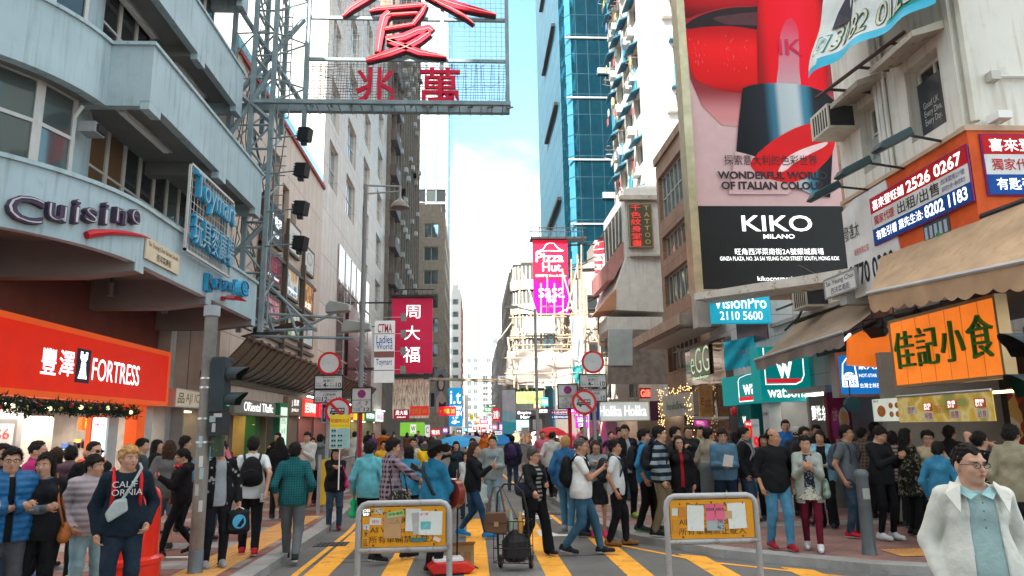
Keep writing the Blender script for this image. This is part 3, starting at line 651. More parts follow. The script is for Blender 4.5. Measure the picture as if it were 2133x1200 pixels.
for i,py in enumerate((281,355,434,507)):
 p=ONY(634 if i==0 else 629-i*1.5,py,20);q=Vector((-5.95,20.25,p.z-.02))
 fl=thing('floodlight',['black floodlight on a mast arm, topmost of the four beside the panel facade','black floodlight on a mast arm, second from the top','black floodlight on a mast arm, third from the top','black floodlight on a mast arm, lowest of the four'][i],'floodlight',p,0,'floodlights on the mast')
 MB().tube([tuple(q-p),(-.2,0,-.02)],.022,tb,6).box((-.2,-.04,-.1),(-.14,.04,.1),tb).build('arm',fl)
 mm=MB().box((-.15,-.14,-.2),(.2,.14,.2),BLACK)
 for k in range(5):mm.box((-.21,-.12,-.17+k*.08),(-.15,.12,-.145+k*.08),BLACK)
 o=mm.build('lamp_housing',fl,bevel=.02);o.rotation_euler=(0,R(8),R(-18));o=MB().box((-.08,-.08,-.32),(.08,.06,-.2),DARK).build('control_gear',fl)
# Toymart neon grid hung on the balcony edge
O,rot,w,h=Vector((-5.82,14.45,5.5)),R(90),2.75,1.9
tm=thing('toy_shop_neon','blue TOYMART neon script on a wire grid fixed to the blue balcony','sign',O,rot)
m=MB();m.box((0,0,0),(.05,.05,h),wframe).box((w-.05,0,0),(w,.05,h),wframe).box((0,0,h-.05),(w,.05,h),wframe).box((0,0,0),(w,.05,.05),wframe)
for k in range(1,16):m.box((w*k/16-.006,.02,0),(w*k/16+.006,.03,h),wframe)
for k in range(1,12):m.box((0,.025,h*k/12-.006),(w,.035,h*k/12+.006),wframe)
m.build('wire_grid',tm)
m=MB();m.text('Toymart',.12,1.05,w-.12,1.78,bl,depth=.08,bold=.03);m.text('Toymart',.15,1.08,w-.15,1.75,M((.3,.45,.5)),bold=-.015,y=-.1,depth=.01)
m.text('玩具麥廣場',.12,.2,w-.12,.88,bl,depth=.08,bold=.02);m.text('玩具麥廣場',.14,.22,w-.14,.86,M((.3,.45,.5)),bold=-.012,y=-.1,depth=.01);m.build('neon_letters',tm)
# ================================================================== panel clad block on the left
panel2=Mgrid((.62,.53,.47),(.57,.49,.44),(.24,.19,.16),.86,2.42,gap=.016,rough=.45,var=.1,bump=.5,streak=.3,scol=(.4,.33,.28))
panel=Mgrid((.56,.43,.345),(.52,.4,.325),(.2,.15,.12),.86,2.42,gap=.014,rough=.45,var=.1,bump=.5,streak=.3,scol=(.33,.25,.2))
panel_w=Mgrid((.44,.42,.39),(.41,.39,.365),(.15,.13,.11),1.3,1.21,gap=.016,rough=.45,var=.08,bump=.5,streak=.2,scol=(.4,.35,.3))
bfr=M((.09,.07,.055),rough=.5);pale=M((.5,.47,.43),rough=.5)
g_blue=Mglass((.32,.42,.48),metal=.85,wob=.01);g_bluel=Mglass((.5,.6,.66),metal=.9,wob=.006)
pb=thing('panel_clad_block','tall beige panel clad block with narrow paired windows behind the lattice mast','building',(-7.5,21.6,0))
W=38.6
hol=[]
for (a,b) in ((36.2,38.6),(41.3,44.4),(47.6,50.6),(54.6,57.8)):
 for z in (14.6,18.2,21.8,25.4,29,32.6):hol.append((a-21.6,z,b-21.6,z+2.5,2,2))
for (a,b,z0,z1) in ((48,50.6,11.0,13.4),(54.6,57.8,11,13.4)):hol.append((a-21.6,z0,b-21.6,z1,2,2))
lowh=[h_ for h_ in hol if h_[0] < 14]
facade(pb,(0,13.4,3.3),R(90),W-13.4,33,[(a-13.4,b-3.3,c-13.4,d-3.3,e,f) for a,b,c,d,e,f in hol],panel2,[g_blue,g_bluel,g_blue],pale,depth=.22,thick=7,name='tower_wall',fw=.09)
# camera facing end of the tower above the podium, then the podium
o=MB().box((-12,13.35,13.95),(-.02,13.41,36),panel_w).build('tower_end_wall',pb)
hp=[(4.2,9.6,5.5,12.4,1,1),(6.0,9.3,7.0,11.6,1,1),(7.4,9.0,8.3,11.2,1,1),(18.8,3.4,21.2,9.6,2,3),(21.4,3.4,23.8,9.6,2,3),(24.2,3.4,26.6,9.6,2,3)]
disp=[Mpic(['#2a1c14','#7a2f18','#c9b08a','#2f5a66'],2.2),Mpic(['#20140e','#a23a20','#d8c8a8','#3a6a70'],2.6),Mpic(['#241811','#c9a060','#e8e0d0','#803020'],2.0)]
wl=holed_wall(13.4,13.95,hp[:3],panel,.25,6,z0=2.6).build('podium_wall',pb);wl.rotation_euler=(0,0,R(90))
for i,a in enumerate(hp[:3]):
 o=window(pb,0,0,0,a[2]-a[0],a[3]-a[1],disp[i],bfr,1,2,.09);o.location=(-.2,a[0],a[1]);o.rotation_euler=(0,0,R(90));o.name='display_window'
m=MB()
for k in range(6):m.box((.02,17.9+k*2.02,3.6),(.06,19.86+k*2.02,12.2),Mglass((.3,.2,.2),metal=.75,wob=.01)).box((.0,19.86+k*2.02,3.6),(.09,19.92+k*2.02,12.2),pale)
for z in (5.7,7.8,10):m.box((.0,17.9,z),(.1,30,z+.06),pale)
m.build('glazed_bay',pb)
m=MB().box((-.02,0,13.85),(.1,13.5,14.02),M((.3,.05,.05))).box((-.1,0,14.02),(0,13.5,14.5),Mglass((.3,.5,.5),metal=.6));m.build('podium_rail',pb)
# posters on the podium
pst=[('dark grey restaurant poster with white brush lettering, topmost on the panel facade',(559,410,497,592),M((.05,.055,.07)),[('七味屋',.15,.45,.85,.75,INKW,.01),('SHOP',.3,.2,.7,.3,INKW)]),
       ('white tall poster with faint grey writing beside the dark poster',(600,452,520,627),M((.6,.58,.54)),[('美容',.3,.5,.7,.7,M((.3,.3,.3))),('BEAUTY',.2,.2,.8,.3,M((.3,.3,.3)))]),
       ('white poster with a grey round emblem right of the tall white poster',(634,506,563,655),M((.62,.6,.56)),[('O',.2,.35,.8,.85,M((.35,.35,.37))),('hair salon',.15,.12,.85,.22,M((.3,.3,.3)))]),
       ('maroon poster with a red and white crest on the panel facade',(552,506,581,588),M((.16,.02,.045)),[('記',.3,.4,.7,.72,M((.6,.08,.08)),.02),('RESTAURANT',.15,.18,.85,.26,INKW)]),
       ('blue and yellow poster with a golden figure on the panel facade',(594,541,614,623),Mpic(['#3a78a8','#dfe8ea','#e0a53a','#3a78a8'],1.6),[('Happy',.1,.2,.9,.32,INKW,.01)]),
       ('orange and yellow food poster on the panel facade',(629,574,641,653),Mpic(['#e08a1a','#f0b040','#8a3a20','#e8901c'],1.8),[('火鍋',.25,.1,.75,.3,INKW)]),
       ('purple and pink poster low on the panel facade',(546,604,655,584),Mpic(['#3a1a50','#c04070','#e8b0a0','#28186a'],2.2),[('K房',.2,.5,.8,.75,M((.6,.1,.15)))]),
       ('white and green menu poster low on the panel facade',(598,640,700,625),Mpic(['#e8e4da','#e8e4da','#7ab060','#e0d8c8'],1.4),[('自助餐',.1,.55,.9,.75,M((.35,.06,.05)))]),
       ('pale upright poster with red writing lowest by the awning',(628,668,716,652),M((.55,.6,.58)),[('樓上',.3,.35,.7,.75,M((.4,.05,.05)))])]
for i,(lb,(l,t,b,r),mat,tx) in enumerate(pst):
 O,rot,w,h=rectX(l,t,b,r,-7.36)
 sign('poster',lb,'poster',(O,rot,w,h),.1,mat,bfr,.09,tx,'posters on the panel facade')
m=MB()
for (y,z0,z1) in ((24.7,5,10.2),(28.0,5,9.6),(31.0,5,9)):m.box((-7.46,y,z0),(-7.28,y+.16,z1),bfr)
for z in (5.2,6.9,8.3):m.box((-7.48,24.7,z),(-7.34,33.6,z+.13),bfr)
fr_=m.build('poster_rack');tag(fr_,'dark steel rack of beams behind the posters on the panel facade','rack')
# curved awning along the block
mesh_b=M((.2,.145,.1),rough=.8,var=.3,scale=14,bump=.4,bscale=60);mesh_g=M((.17,.17,.155),rough=.6,var=.2)
for j,(ya,yb,lb) in enumerate(((20.2,34.6,'long curved brown mesh awning with dark ribs along the panel block'),(35.4,47,'further curved brown mesh awning beyond the no entry sign'))):
 aw=thing('awning',lb,'awning',(-7.45,ya,3.4))
 prof=[(.0,.12),(.32,.2),(.66,.42),(.95,.74),(1.18,1.02)]
 m=MB()
 for q in range(4):
  (a,b),(c,d)=prof[q],prof[q+1];mt=mesh_g if q < 2 else mesh_b
  m.add([(a,0,b),(a,yb-ya,b),(c,yb-ya,d),(c,0,d),(a,0,b+.03),(a,yb-ya,b+.03),(c,yb-ya,d+.03),(c,0,d+.03)],[(0,1,2,3),(7,6,5,4),(0,3,7,4),(1,5,6,2)],mt)
 m.build('canopy',aw)
 n=int((yb-ya)/.82);
 for k in range(n+1):
  y=(yb-ya)*k/n;MB().tube([(a,y,b-.03) for a,b in prof],.028,bfr,5).build('rib',aw)
 m=MB().tube([(1.2,-.1,1.04),(1.2,yb-ya+.1,1.04)],.05,M((.13,.09,.075),rough=.5,metal=.3),8)
 for k in range(n):m.box((1.1,k*.82+.3,.96),(1.26,k*.82+.5,1.1),M((.12,.05,.04)))
 m.box((-.04,0,-.1),(.02,yb-ya,.14),bfr);m.build('edge_pipe',aw)
# steel brackets sticking out of the facade with two big floodlights
br=thing('light_bracket','grey steel bracket frame with two white floodlights sticking out above the awning','bracket',(-6.2,21.5,5.2))
m=MB()
def seg(a,b,r=.045):A,B_=ONY(*a,21.2),ONY(*b,21.2);m.tube([A-br.location,B_-br.location],r,tb,5)
for a,b in (((538,653),(705,662)),((535,690),(660,685)),((520,700),(735,705)),((545,600),(570,690)),((540,680),(620,655)),((555,590),(660,690)),((620,690),(700,650)),((600,640),(620,700))):seg(a,b)
m.build('frame',br)
for a,b in (((500,700),(620,668)),((545,695),(600,672))):
 A,B_=ONY(*a,21.0),ONY(*b,21.6);v=MB().add([A-br.location,A-br.location+Vector((0,.9,.0)),B_-br.location+Vector((0,.9,0)),B_-br.location],[(0,1,2,3)],DARK).build('walkway_grating',br)
for (px,py,w) in ((705,645,.7),(743,685,.85)):
 p=ONY(px,py,21.3)- br.location;MB().prism([(p.x-w/2,p.y-.2,p.z-.12),(p.x+w/2,p.y-.2,p.z-.06),(p.x+w/2,p.y-.2,p.z+.14),(p.x-w/3,p.y-.2,p.z+.26),(p.x-w/2,p.y-.2,p.z+.1)],(0,.4,0),M((.33,.34,.32),rough=.35,metal=.3)).build('floodlight_head',br,bevel=.03)
# ------------------------------------------------------------------ shops at street level
rs=random.Random(11)
def shop_room(name,label,X,y0,y1,wallc,lightc,le,z1=2.5,depth=3.2,sgn=1,goods=None,front=None,nshelf=3):
 """open shop: a room behind the facade line with shelves of goods and ceiling lights; sgn 1 = left side of the street"""
 yo=(y0+y1)/2;L_=y1-y0
 e=thing(name,label,'shop',(X,yo,.12),R(90) if sgn > 0 else R(-90))
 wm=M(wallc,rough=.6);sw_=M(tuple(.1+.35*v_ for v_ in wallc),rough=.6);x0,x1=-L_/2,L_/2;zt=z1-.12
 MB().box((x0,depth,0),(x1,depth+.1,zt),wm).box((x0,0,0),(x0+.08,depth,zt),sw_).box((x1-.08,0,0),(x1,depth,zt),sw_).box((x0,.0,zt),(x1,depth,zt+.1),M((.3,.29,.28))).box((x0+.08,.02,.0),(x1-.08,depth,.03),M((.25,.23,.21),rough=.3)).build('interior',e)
 MB().box((x0+.3,.5,zt-.05),(x1-.3,.75,zt-.02),lit(lightc,le*1.7)).box((x0+.3,1.8,zt-.05),(x1-.3,2.05,zt-.02),lit(lightc,le*1.7)).build('ceiling_lights',e)
 goods=goods or [(.5,.1,.05),(.6,.5,.1),(.1,.2,.4),(.6,.6,.55),(.05,.05,.05)]
 for s in range(nshelf):
  z=.55 + s*.55;MB().box((x0+.12,depth-.5,z),(x1-.12,depth-.05,z+.035),M((.4,.38,.35))).build('shelf',e)
 m=MB()
 for k in range(int(L_*nshelf*5)):
  x=x0+.15 + rs.random()*(L_-.45);z=.585 + .55*rs.randrange(nshelf);m.box((x,depth-.46,z),(x+.1+.08*rs.random(),depth-.3,z+.14+.25*rs.random()),M(rs.choice(goods),rough=.4))
 kind(m.build('goods',e),'stuff')
 m=MB()
 for k in range(int(L_*1.6)):
  x=x0+.3 + rs.random()*(L_-.9);y=.4+rs.random()*1.2;m.box((x,y,0),(x+.5,y+.4,.7+.35*rs.random()),M(rs.choice(goods),rough=.5))
 kind(m.build('display_tables',e),'stuff')
 return e
snk=[(.22,.07,.04),(.3,.12,.07),(.35,.2,.1),(.25,.05,.05),(.4,.3,.2)]
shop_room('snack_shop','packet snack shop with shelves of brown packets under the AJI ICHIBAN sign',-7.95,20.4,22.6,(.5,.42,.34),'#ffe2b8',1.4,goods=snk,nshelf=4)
O,rot,w,h=rectX(349,811,850,425,-7.9)
crm=lit((.5,.42,.3),.12);brn=M((.12,.06,.03))
sign('shop_sign','cream AJI ICHIBAN shop sign with brown lettering right of the orange sign','sign',(Vector((-7.9,19.7,2.55)),R(90),3.0,.47),.2,crm,ALU,.02,[('品',.05,.2,.2,.8,brn,.01),('AJI ICHIBAN',.23,.15,.98,.82,brn,.0)])
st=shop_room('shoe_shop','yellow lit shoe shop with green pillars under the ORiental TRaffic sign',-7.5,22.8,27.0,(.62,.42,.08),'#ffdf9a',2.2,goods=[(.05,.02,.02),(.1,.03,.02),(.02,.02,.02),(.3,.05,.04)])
MB().box((-2.08,-.05,0),(-1.8,.2,2.4),M((.14,.1,.08))).build('pillar',st);MB().box((.55,-.05,0),(1.0,.3,2.4),M((.02,.13,.05))).build('pillar',st);MB().box((1.0,.3,0),(2.0,.35,2.4),M((.02,.1,.04))).build('green_door',st)
MB().text('ORiental TRaffic',-1.4,1.5,.4,1.72,brn,y=3.19).build('wall_lettering',st)
s_=thing('star_lamp','glowing star shaped lamp hanging in the doorway of the yellow shoe shop','lamp',(-7.55,25.6,2.05));
MB().prism([(0,.17*math.sin(R(a))*(1 if k % 2==0 else .45),.17*math.cos(R(a))*(1 if k % 2==0 else .45)) for k,a in enumerate(range(0,360,36))],(.06,0,0),lit('#f0b060',.8)).build('star',s_);MB().tube([(.03,0,.16),(.03,0,.4)],.008,BLACK,4).build('cord',s_)
tau=M((.22,.2,.17),rough=.5)
sign('shop_sign','grey ORiental TRaffic shop sign with white lit letters over the shoe shop','sign',(Vector((-7.3,22.65,2.44)),R(90),4.65,.44),.25,tau,None,0,[('ORiental TRaffic',.2,.18,.93,.86,lit('#fbfff6',.3),.0,.01)])
MB().box((-7.35,22.5,2.36),(-6.85,27.4,2.42),tau).build('sign_ledge');tag(bpy.data.objects['sign_ledge'],'thin grey ledge below the ORiental TRaffic sign','ledge')
sign('banner_lightbox','tall green framed lightbox with pale centre standing beside the shoe shop','lightbox',(Vector((-7.2,27.5,.3)),R(90),1.3,2.6),.2,lit((.5,.62,.5),.35),M((.02,.2,.09)),.14,[('24小時',.25,.55,.75,.65,M((.05,.2,.1))),('折扣',.25,.7,.75,.82,M((.05,.2,.1)))])
fs=[(29,31.6,'brown shop sign with a white letter J and small lettering beside the green lightbox',(.06,.035,.025),[('J 翡翠',.25,.45,.75,.85,INKW),('JEWELRY',.25,.15,.75,.35,INKW)],(.2,.1,.05)),
      (31.8,34.4,'red shop sign with white Chinese lettering under a strip lamp',(.55,.04,.03),[('金至尊珠寶',.06,.2,.94,.8,lit('#ffe8d8',.8))],(.5,.05,.04)),
      (34.8,37.5,'glowing crimson neon shop sign half hidden by the bus sign',(.5,.015,.03),[('藥房',.2,.1,.8,.9,lit('#ff6a70',1.2),.02)],(.45,.06,.06)),
      (37.8,41,'pink grey shop sign left of the red parking pole',(.45,.3,.3),[('時裝',.2,.15,.8,.85,M((.35,.05,.08)))],(.4,.3,.28)),
      (41.3,45,'red and gold shop sign behind the lamp post',(.4,.03,.03),[('珠寶金行',.08,.2,.92,.8,lit('#ffd870',.6))],(.4,.2,.1)),
      (45.3,49.5,'yellow shop sign with a black crown behind the lamp post',(.7,.5,.02),[('皇冠',.3,.15,.7,.85,BLACK,.02)],(.6,.5,.1)),
      (49.8,55,'dark green shop sign far along the left pavement',(.02,.12,.05),[('眼鏡88',.1,.2,.9,.8,INKW)],(.2,.3,.15)),
      (55.4,60,'white shop sign far along the left pavement',(.6,.6,.6),[('SASA 莎莎',.1,.2,.9,.8,M((.5,.02,.2)))],(.5,.4,.4))]
for i,(a,b,lb,c,tx,wc) in enumerate(fs):
 nm=['jewellery','red fronted','medicine','fashion','gold','yellow fronted','spectacle','white fronted'][i]
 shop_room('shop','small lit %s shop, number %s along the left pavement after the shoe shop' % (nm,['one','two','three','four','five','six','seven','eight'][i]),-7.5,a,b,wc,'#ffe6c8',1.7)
 sign('shop_sign',lb,'sign',(Vector((-7.3,a+.1,2.5)),R(90),b-a-.2,.75),.2,lit(c,.35),None,0,tx)
 if i % 3==1:MB().box((-7.25,a+.3,3.32),(-7.15,b-.3,3.37),lit('#f4fff4',2)).build('strip_lamp',bpy.data.objects[lb and [o for o in bpy.data.objects if o.get('label')==lb][0].name]).matrix_parent_inverse=[o for o in bpy.data.objects if o.get('label')==lb][0].matrix_basis.inverted()
# ------------------------------------------------------------------ hanging signs over the left half of the street
def hang(e,x0,x1,z,y=.1,n=2):      # steel arms back to the facade
 m=MB()
 for k in range(n):m.box((x0,y,z[k]),(x1,y+.06,z[k]+.06),DARK)
 m.build('support_arm',e)
mar=lit((.33,.01,.04),.22)
rc=rectY(814,622,900,777,48)
e=sign('jewellery_sign','big maroon hanging sign with 周大福 in white over the left pavement','sign',rc,.35,mar,None,0,
         [('周',.31,.73,.7,.91,INKW,.0),('大',.31,.44,.7,.63,INKW,.0),('福',.29,.14,.7,.35,INKW,.0)])
w,h=rc[2],rc[3];m=MB()
m.box((-.1,-.5,h+.1),(w+.1,.6,h+.18),DARK).box((-.1,-.55,h+.5),(w+.1,-.5,h+.55),DARK).box((-.1,.55,h+.7),(w+.1,.6,h+.75),DARK).box((-.1,-.4,-.3),(w+.1,.5,-.12),DARK)
for k in range(9):x=w*k/8;m.tube([(x,-.5,h+.1),(x,.5,h+.75)],.02,DARK,4)
m.box((-2.0,.1,h-.3),(0,.2,h-.2),DARK).box((-2.0,.1,.3),(0,.2,.4),DARK);m.build('catwalk',e)
m=MB()
for q in (.82,.6,.37,.13):m.cbox((w*.32,-.75,h*q-.5),(.32,.25,.5),M((.25,.28,.26))).box((-1.1,-.78,h*q-.5),(w*.28,-.74,h*q-.46),ALU)
m.build('sign_lights',e)
glit=Mpic(['#1a1412','#b09a86','#e8dccb','#3a2e28','#a88a70'],3,stretch=(9,9,.4),emit=.1)
o=MB().box((-5.4,49.2,2.6),(-2.95,49.5,5.2),glit).build('sequin_wall');tag(o,'glittering metal strip curtain under the maroon hanging sign','screen')
rc=rectY(778,668,820,797,41)
bt=M((.02,.08,.35));e=sign('market_sign','white CTMA Ladies World Toymart hanging sign left of the maroon sign','sign',rc,.25,lit((.55,.56,.55),.12),None,0,
     [('CTMA',.15,.8,.88,.95,M((.5,.02,.03)),.02),('Ladies',.1,.63,.9,.76,bt,.01),('World',.1,.53,.9,.63,bt,.01),('Toymart',.1,.25,.9,.38,bt,.01)],shapes=[([(0,.4),(1,.4),(1,.5),(0,.5)],M((.28,.12,.1))),([(0,.78),(1,.78),(1,.79),(0,.79)],BLACK),([(0,.19),(1,.19),(1,.2),(0,.2)],BLACK)])
hang(e,-1.5,0,(rc[3]*.9,rc[3]*.2))
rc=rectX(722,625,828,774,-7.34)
sign('maroon_sheet','dull maroon 周大福 sheet on the glass bay of the panel block','sign',rc,.03,M((.16,.015,.03),rough=.12),None,0,[('周',.25,.7,.8,.93,M((.4,.33,.33))),('大',.25,.42,.8,.65,M((.4,.33,.33))),('福',.25,.13,.8,.36,M((.4,.33,.33)))])  # thin dull maroon sheet with greyed characters, set just before the glass
for nm,lb,px,Y,c,tx in (('hanging_sign','small dark red hanging sign with three white characters under the awning end',(820,853,852,874),40,(.2,.01,.02),[('周大福',.12,.45,.88,.9,INKW),('JEWELLERY',.2,.12,.8,.3,INKW)]),
     ('hanging_sign','red hanging sign with faded gold lettering beside the dark red sign',(854,846,893,866),47,(.42,.025,.02),[('金飾店',.1,.2,.6,.8,M((.6,.35,.05))),('SALE',.66,.3,.92,.7,M((.6,.35,.05)))]),
     ('hanging_sign','red hanging sign with a yellow left arrow over the street',(913,847,950,866),47,(.5,.012,.02),[('← 金店',.08,.25,.62,.78,M((.8,.55,.03)),.015),('25',.72,.3,.92,.7,M((.8,.55,.03)))]),
     ('store_sign','bright green store sign with a white square W emblem',(833,880,884,908),46,(.16,.42,.04),[]),
     ('store_sign','tall blue i.t NOW OPEN banner sign over the street',(935,808,963,888),60,(.01,.25,.52),[('i.t',.1,.58,.9,.92,INKW,.008),('NOW',.1,.4,.95,.53,INKW,.02),('OPEN',.1,.27,.95,.39,INKW,.02),('1/F',.3,.18,.7,.25,INKW),('←',.2,.06,.8,.17,INKW,.04)]),
     ('store_sign','white shop sign next to the green W sign',(885,885,895,910),46,(.5,.5,.52),[('C',.2,.3,.8,.8,BLACK)]),
     ('store_sign','red shop sign right of the green W sign',(897,893,918,908),50,(.45,.02,.03),[('電訊',.1,.2,.9,.8,INKW)])):
 rc=rectY(*px,Y);e=sign(nm,lb,'sign',rc,.2,lit(c,.25),None,0,tx)
 if 'W emblem' in lb:
  w,h=rc[2],rc[3];MB().box((w*.42,-.03,h*.18),(w*.66,0,h*.85),lit((.55,.6,.5),.3)).text('W',w*.45,h*.35,w*.63,h*.72,DARK,y=-.035,bold=.02).text('SHOES',w*.46,h*.22,w*.62,h*.3,DARK,y=-.035).build('emblem',e)
# model poster
o=sign('model_poster','tall grey portrait poster of a dark haired woman on the left buildings','poster',rectY(905,770,931,865,62),.2,M((.16,.17,.19)),M((.2,.2,.2)),.06,(),shapes=[(circ(.5,.7,.34,.2),M((.05,.025,.02))),(circ(.52,.69,.2,.13),M((.45,.3,.24))),([(.1,.05),(.95,.05),(.95,.32),(.62,.52),(.42,.52),(.12,.36)],M((.42,.28,.23))),([(.3,.05),(.95,.05),(.9,.3),(.6,.24),(.35,.3)],M((.03,.02,.03)))])
# ------------------------------------------------------------------ towers further along on the left
def tower(name,label,x0,x1,y0,y1,h,wall,glass,fgrid=None,sgrid=None,frame=None,side=1,zb=0,roof=None):
 """block with windows on the end that looks down the street and on the street side; grids = (cols, rows, z0, z1, mx, mz)"""
 e=thing(name,label,'building',((x0+x1)/2,y0,0));cx=(x0+x1)/2;fr=frame or pale
 w,d=x1-x0,y1-y0
 hf=grid_holes(w,h,fgrid[0],fgrid[1],.15,w-.15,fgrid[2],fgrid[3],*(fgrid[4:])) if fgrid else []
 hs_=grid_holes(d,h,sgrid[0],sgrid[1],.2,d-.2,sgrid[2],sgrid[3],*(sgrid[4:])) if sgrid else []
 facade(e,(-w/2,0,0),0,w,h,hf,wall,glass,fr,depth=.25,thick=d,nx=2,nz=1,fw=.09,name='end_wall',most=60)
 if side > 0:facade(e,(w/2+.27,.02,0),R(90),d-.04,h-.02,hs_,wall,glass,fr,depth=.25,thick=.3,nx=2,nz=1,fw=.09,name='street_wall',most=60)
 else:facade(e,(-w/2-.27,d-.02,0),R(-90),d-.04,h-.02,hs_,wall,glass,fr,depth=.25,thick=.3,nx=2,nz=1,fw=.09,name='street_wall',most=60)
 MB().box((-w/2+.3,.3,h),(w/2-.3,d-.3,h+1.2),wall).box((-w/4,d*.3,h+1.2),(w/4,d*.6,h+3.5),wall).build('roof_block',e)
 return e
brown=M((.2,.16,.13),rough=.8,var=.2,streak=.5);tan=M((.4,.32,.25),rough=.8,var=.15,streak=.5)
t1=tower('apartment_block','dark brown apartment block full of small windows and air conditioners above the maroon sign',-20,-7.5,60.4,93,66,brown,[g_dark,g_mid,g_blue],None,(12,17,8,64,.35,.35))
m=MB()
for k in range(110):z=8+56/17*(rs.randrange(17)+.25);y=1.2+32/12*rs.randrange(12);m.box((6.5,y,z),(7.0,y+.7,z+.5),M(rs.choice([(.5,.5,.48),(.4,.38,.34)])))
for k in range(12):m.box((6.5,2.4+2.65*k,6),(6.75,2.75+2.65*k,65),brown)
for k in range(17):m.box((6.5,.4,7.6+3.29*k),(7.1,4.2,8.6+3.29*k),M((.12,.09,.08)))
kind(m.build('air_conditioners',t1),'stuff')
tower('tiled_block','tan tiled block with bands of bluish windows beyond the brown apartments',-16,-4.0,96,118,31.5,tan,[g_mid,g_dark,g_blue],(4,8,4,30.5,.3,.4),(6,8,4,30.5,.3,.4))
gridw=Mgrid((.5,.52,.53),(.46,.49,.5),(.16,.2,.24),2.2,3.2,gap=.22,rough=.3,var=.06,bump=.3)
tower('white_tower','tall pale gridded tower with a strip of blue glass down its edge',-22,-4.6,128,150,96,gridw,[g_dark,g_mid],(9,14,6,46,.12,.14),None,frame=M((.3,.36,.4)))
cur=Mgrid((.16,.3,.38),(.12,.25,.33),(.4,.45,.48),1.6,3.0,gap=.1,rough=.1,metal=.7,var=.1,bump=.2)
o=MB().box((-4.58,128.5,0),(-4.1,150,92),cur).build('glass_strip',bpy.data.objects['white_tower']);o.matrix_parent_inverse=Matrix.Translation((13.3,-128,0))
tower('brick_banded_block','white banded block with red brick street side further up the street',-12,-3.0,168,200,34.5,M((.66,.64,.6),var=.08),[g_mid,g_dark],(3,10,3,33,.08,.55),(5,10,3,33,.3,.5))
o=MB()
for k in range(10):o.box((4.75,.4,4.6+3*k),(4.95,31,6.2+3*k),M((.45,.15,.08),rough=.8))
o.build('brick_band',bpy.data.objects['brick_banded_block'])
tower('slim_tower','slim grey blue tower standing last in the row on the left',-8,-3.4,235,255,42,M((.36,.42,.45)),[g_blue],(3,12,3,40,.3,.4),(5,12,3,40,.3,.4))
for i,(x0,x1,y0,y1,h,c,lb) in enumerate(((-18,-3.6,300,330,30,(.5,.5,.48),'low cream block far up the left side of the street'),(-16,-2.6,345,380,22,(.5,.46,.4),'distant brownish block at the end of the left row'),(3.5,17,300,340,26,(.48,.46,.44),'distant grey block at the end of the right row'),(-5,14,520,545,55,(.66,.7,.72),'hazy pale tower closing the end of the street'),(16,40,600,640,80,(.62,.66,.7),'hazy tall tower far behind the right row'),(-2,7,640,660,44,(.6,.66,.68),'second hazy tower low at the end of the street'))):
 tower('distant_block',lb,x0,x1,y0,y1,h,M(c,var=.06),[g_mid,g_blue],(4,9,3,h-2,.35,.4),(4,9,3,h-2,.35,.4),side=1 if x0 < 0 else-1)
m=MB()
for k in range(40):
 a=k*40-800;b=a+40;f_=lambda x:52+38*math.sin(x*.006+1)+24*math.sin(x*.017)+9*math.sin(x*.05)
 m.face([(a,1500,-5),(b,1500,-5),(b,1620,f_(b)),(a,1620,f_(a))],M((.06,.1,.07),var=.3,scale=.02));m.face([(a,1620,f_(a)),(b,1620,f_(b)),(b,1900,-5),(a,1900,-5)],M((.06,.1,.07),var=.3,scale=.02))
kind(m.build('hills'),'structure')
# ================================================================== right side of the street
wht=M((.68,.655,.6),rough=.7,var=.07,scale=.9,bump=.1,bscale=8,streak=.75,scol=(.36,.25,.15),wear=.3,wcol=(.4,.38,.34),wscale=3)
rb=thing('white_building','white painted corner building with stained walls and hooded windows on the right','building',(7.5,9.85,0))
def rw(m,nm,par=None,org=None,**k):p=par or rb;return m.build(nm,p,org or tuple(p.location),**k)
facade(rb,(0,3.55,4.3),R(-90),3.55,11,[(.78,2.2,1.55,3.5,2,1),(2.3,2.2,3.2,3.5,2,1),(.78,5.6,1.55,7.1,2,1),(2.3,5.6,3.2,7.3,2,1)],wht,[Mglass((.16,.17,.16),metal=.4),g_dark],M((.55,.53,.48)),depth=.3,thick=6,name='street_wall',fw=.06,sill=M((.6,.58,.52)),split=.6)
o=MB().box((.02,-.01,4.3),(9,.3,15.3),wht).build('front_wall',rb)
for (ya,yb,z) in ((9.95,11.2,7.98),(11.6,12.75,7.98)):rw(MB().prism([(7.5,ya,z),(6.95,ya,z-.16),(6.95,ya,z-.06),(7.5,ya,z+.14)],(0,yb-ya,0),RUST),'window_hood')
rw(MB().text('Good UK\nEvery Dive.\nEvery Day.',0,0,.46,.45,M((.5,.5,.48)),M=Matrix.Translation((7.70,10.98,6.72)) @ Matrix.Rotation(R(-90),4,'Z')),'window_lettering')
rw(MB().box((7.71,10.05,6.45),(7.72,11.1,7.55),M((.05,.055,.06),rough=.2)).box((7.705,10.1,6.6),(7.71,10.42,7.45),M((.02,.22,.3),rough=.2)),'window_poster')
rw(MB().box((7.71,12.0,6.45),(7.72,12.8,7.2),M((.4,.42,.38),rough=.3)).text('ELEMENTS',0,0,.6,.14,M((.1,.25,.32)),M=Matrix.Translation((7.70,12.72,6.8)) @ Matrix.Rotation(R(-90),4,'Z')),'shop_window_film')
for y in (11.62,11.72,11.78,11.86):rw(MB().tube([(7.44,y,4.5),(7.44,y,14)],.035 if y < 11.8 else .05,M((.62,.6,.56))),'drain_pipe',smooth=True)
rw(MB().tube([(8.0,9.78,7.05),(11,9.78,7.1)],.03,M((.6,.58,.55))).box((7.95,9.7,6.98),(8.1,9.85,7.12),M((.5,.48,.45))),'wall_conduit')
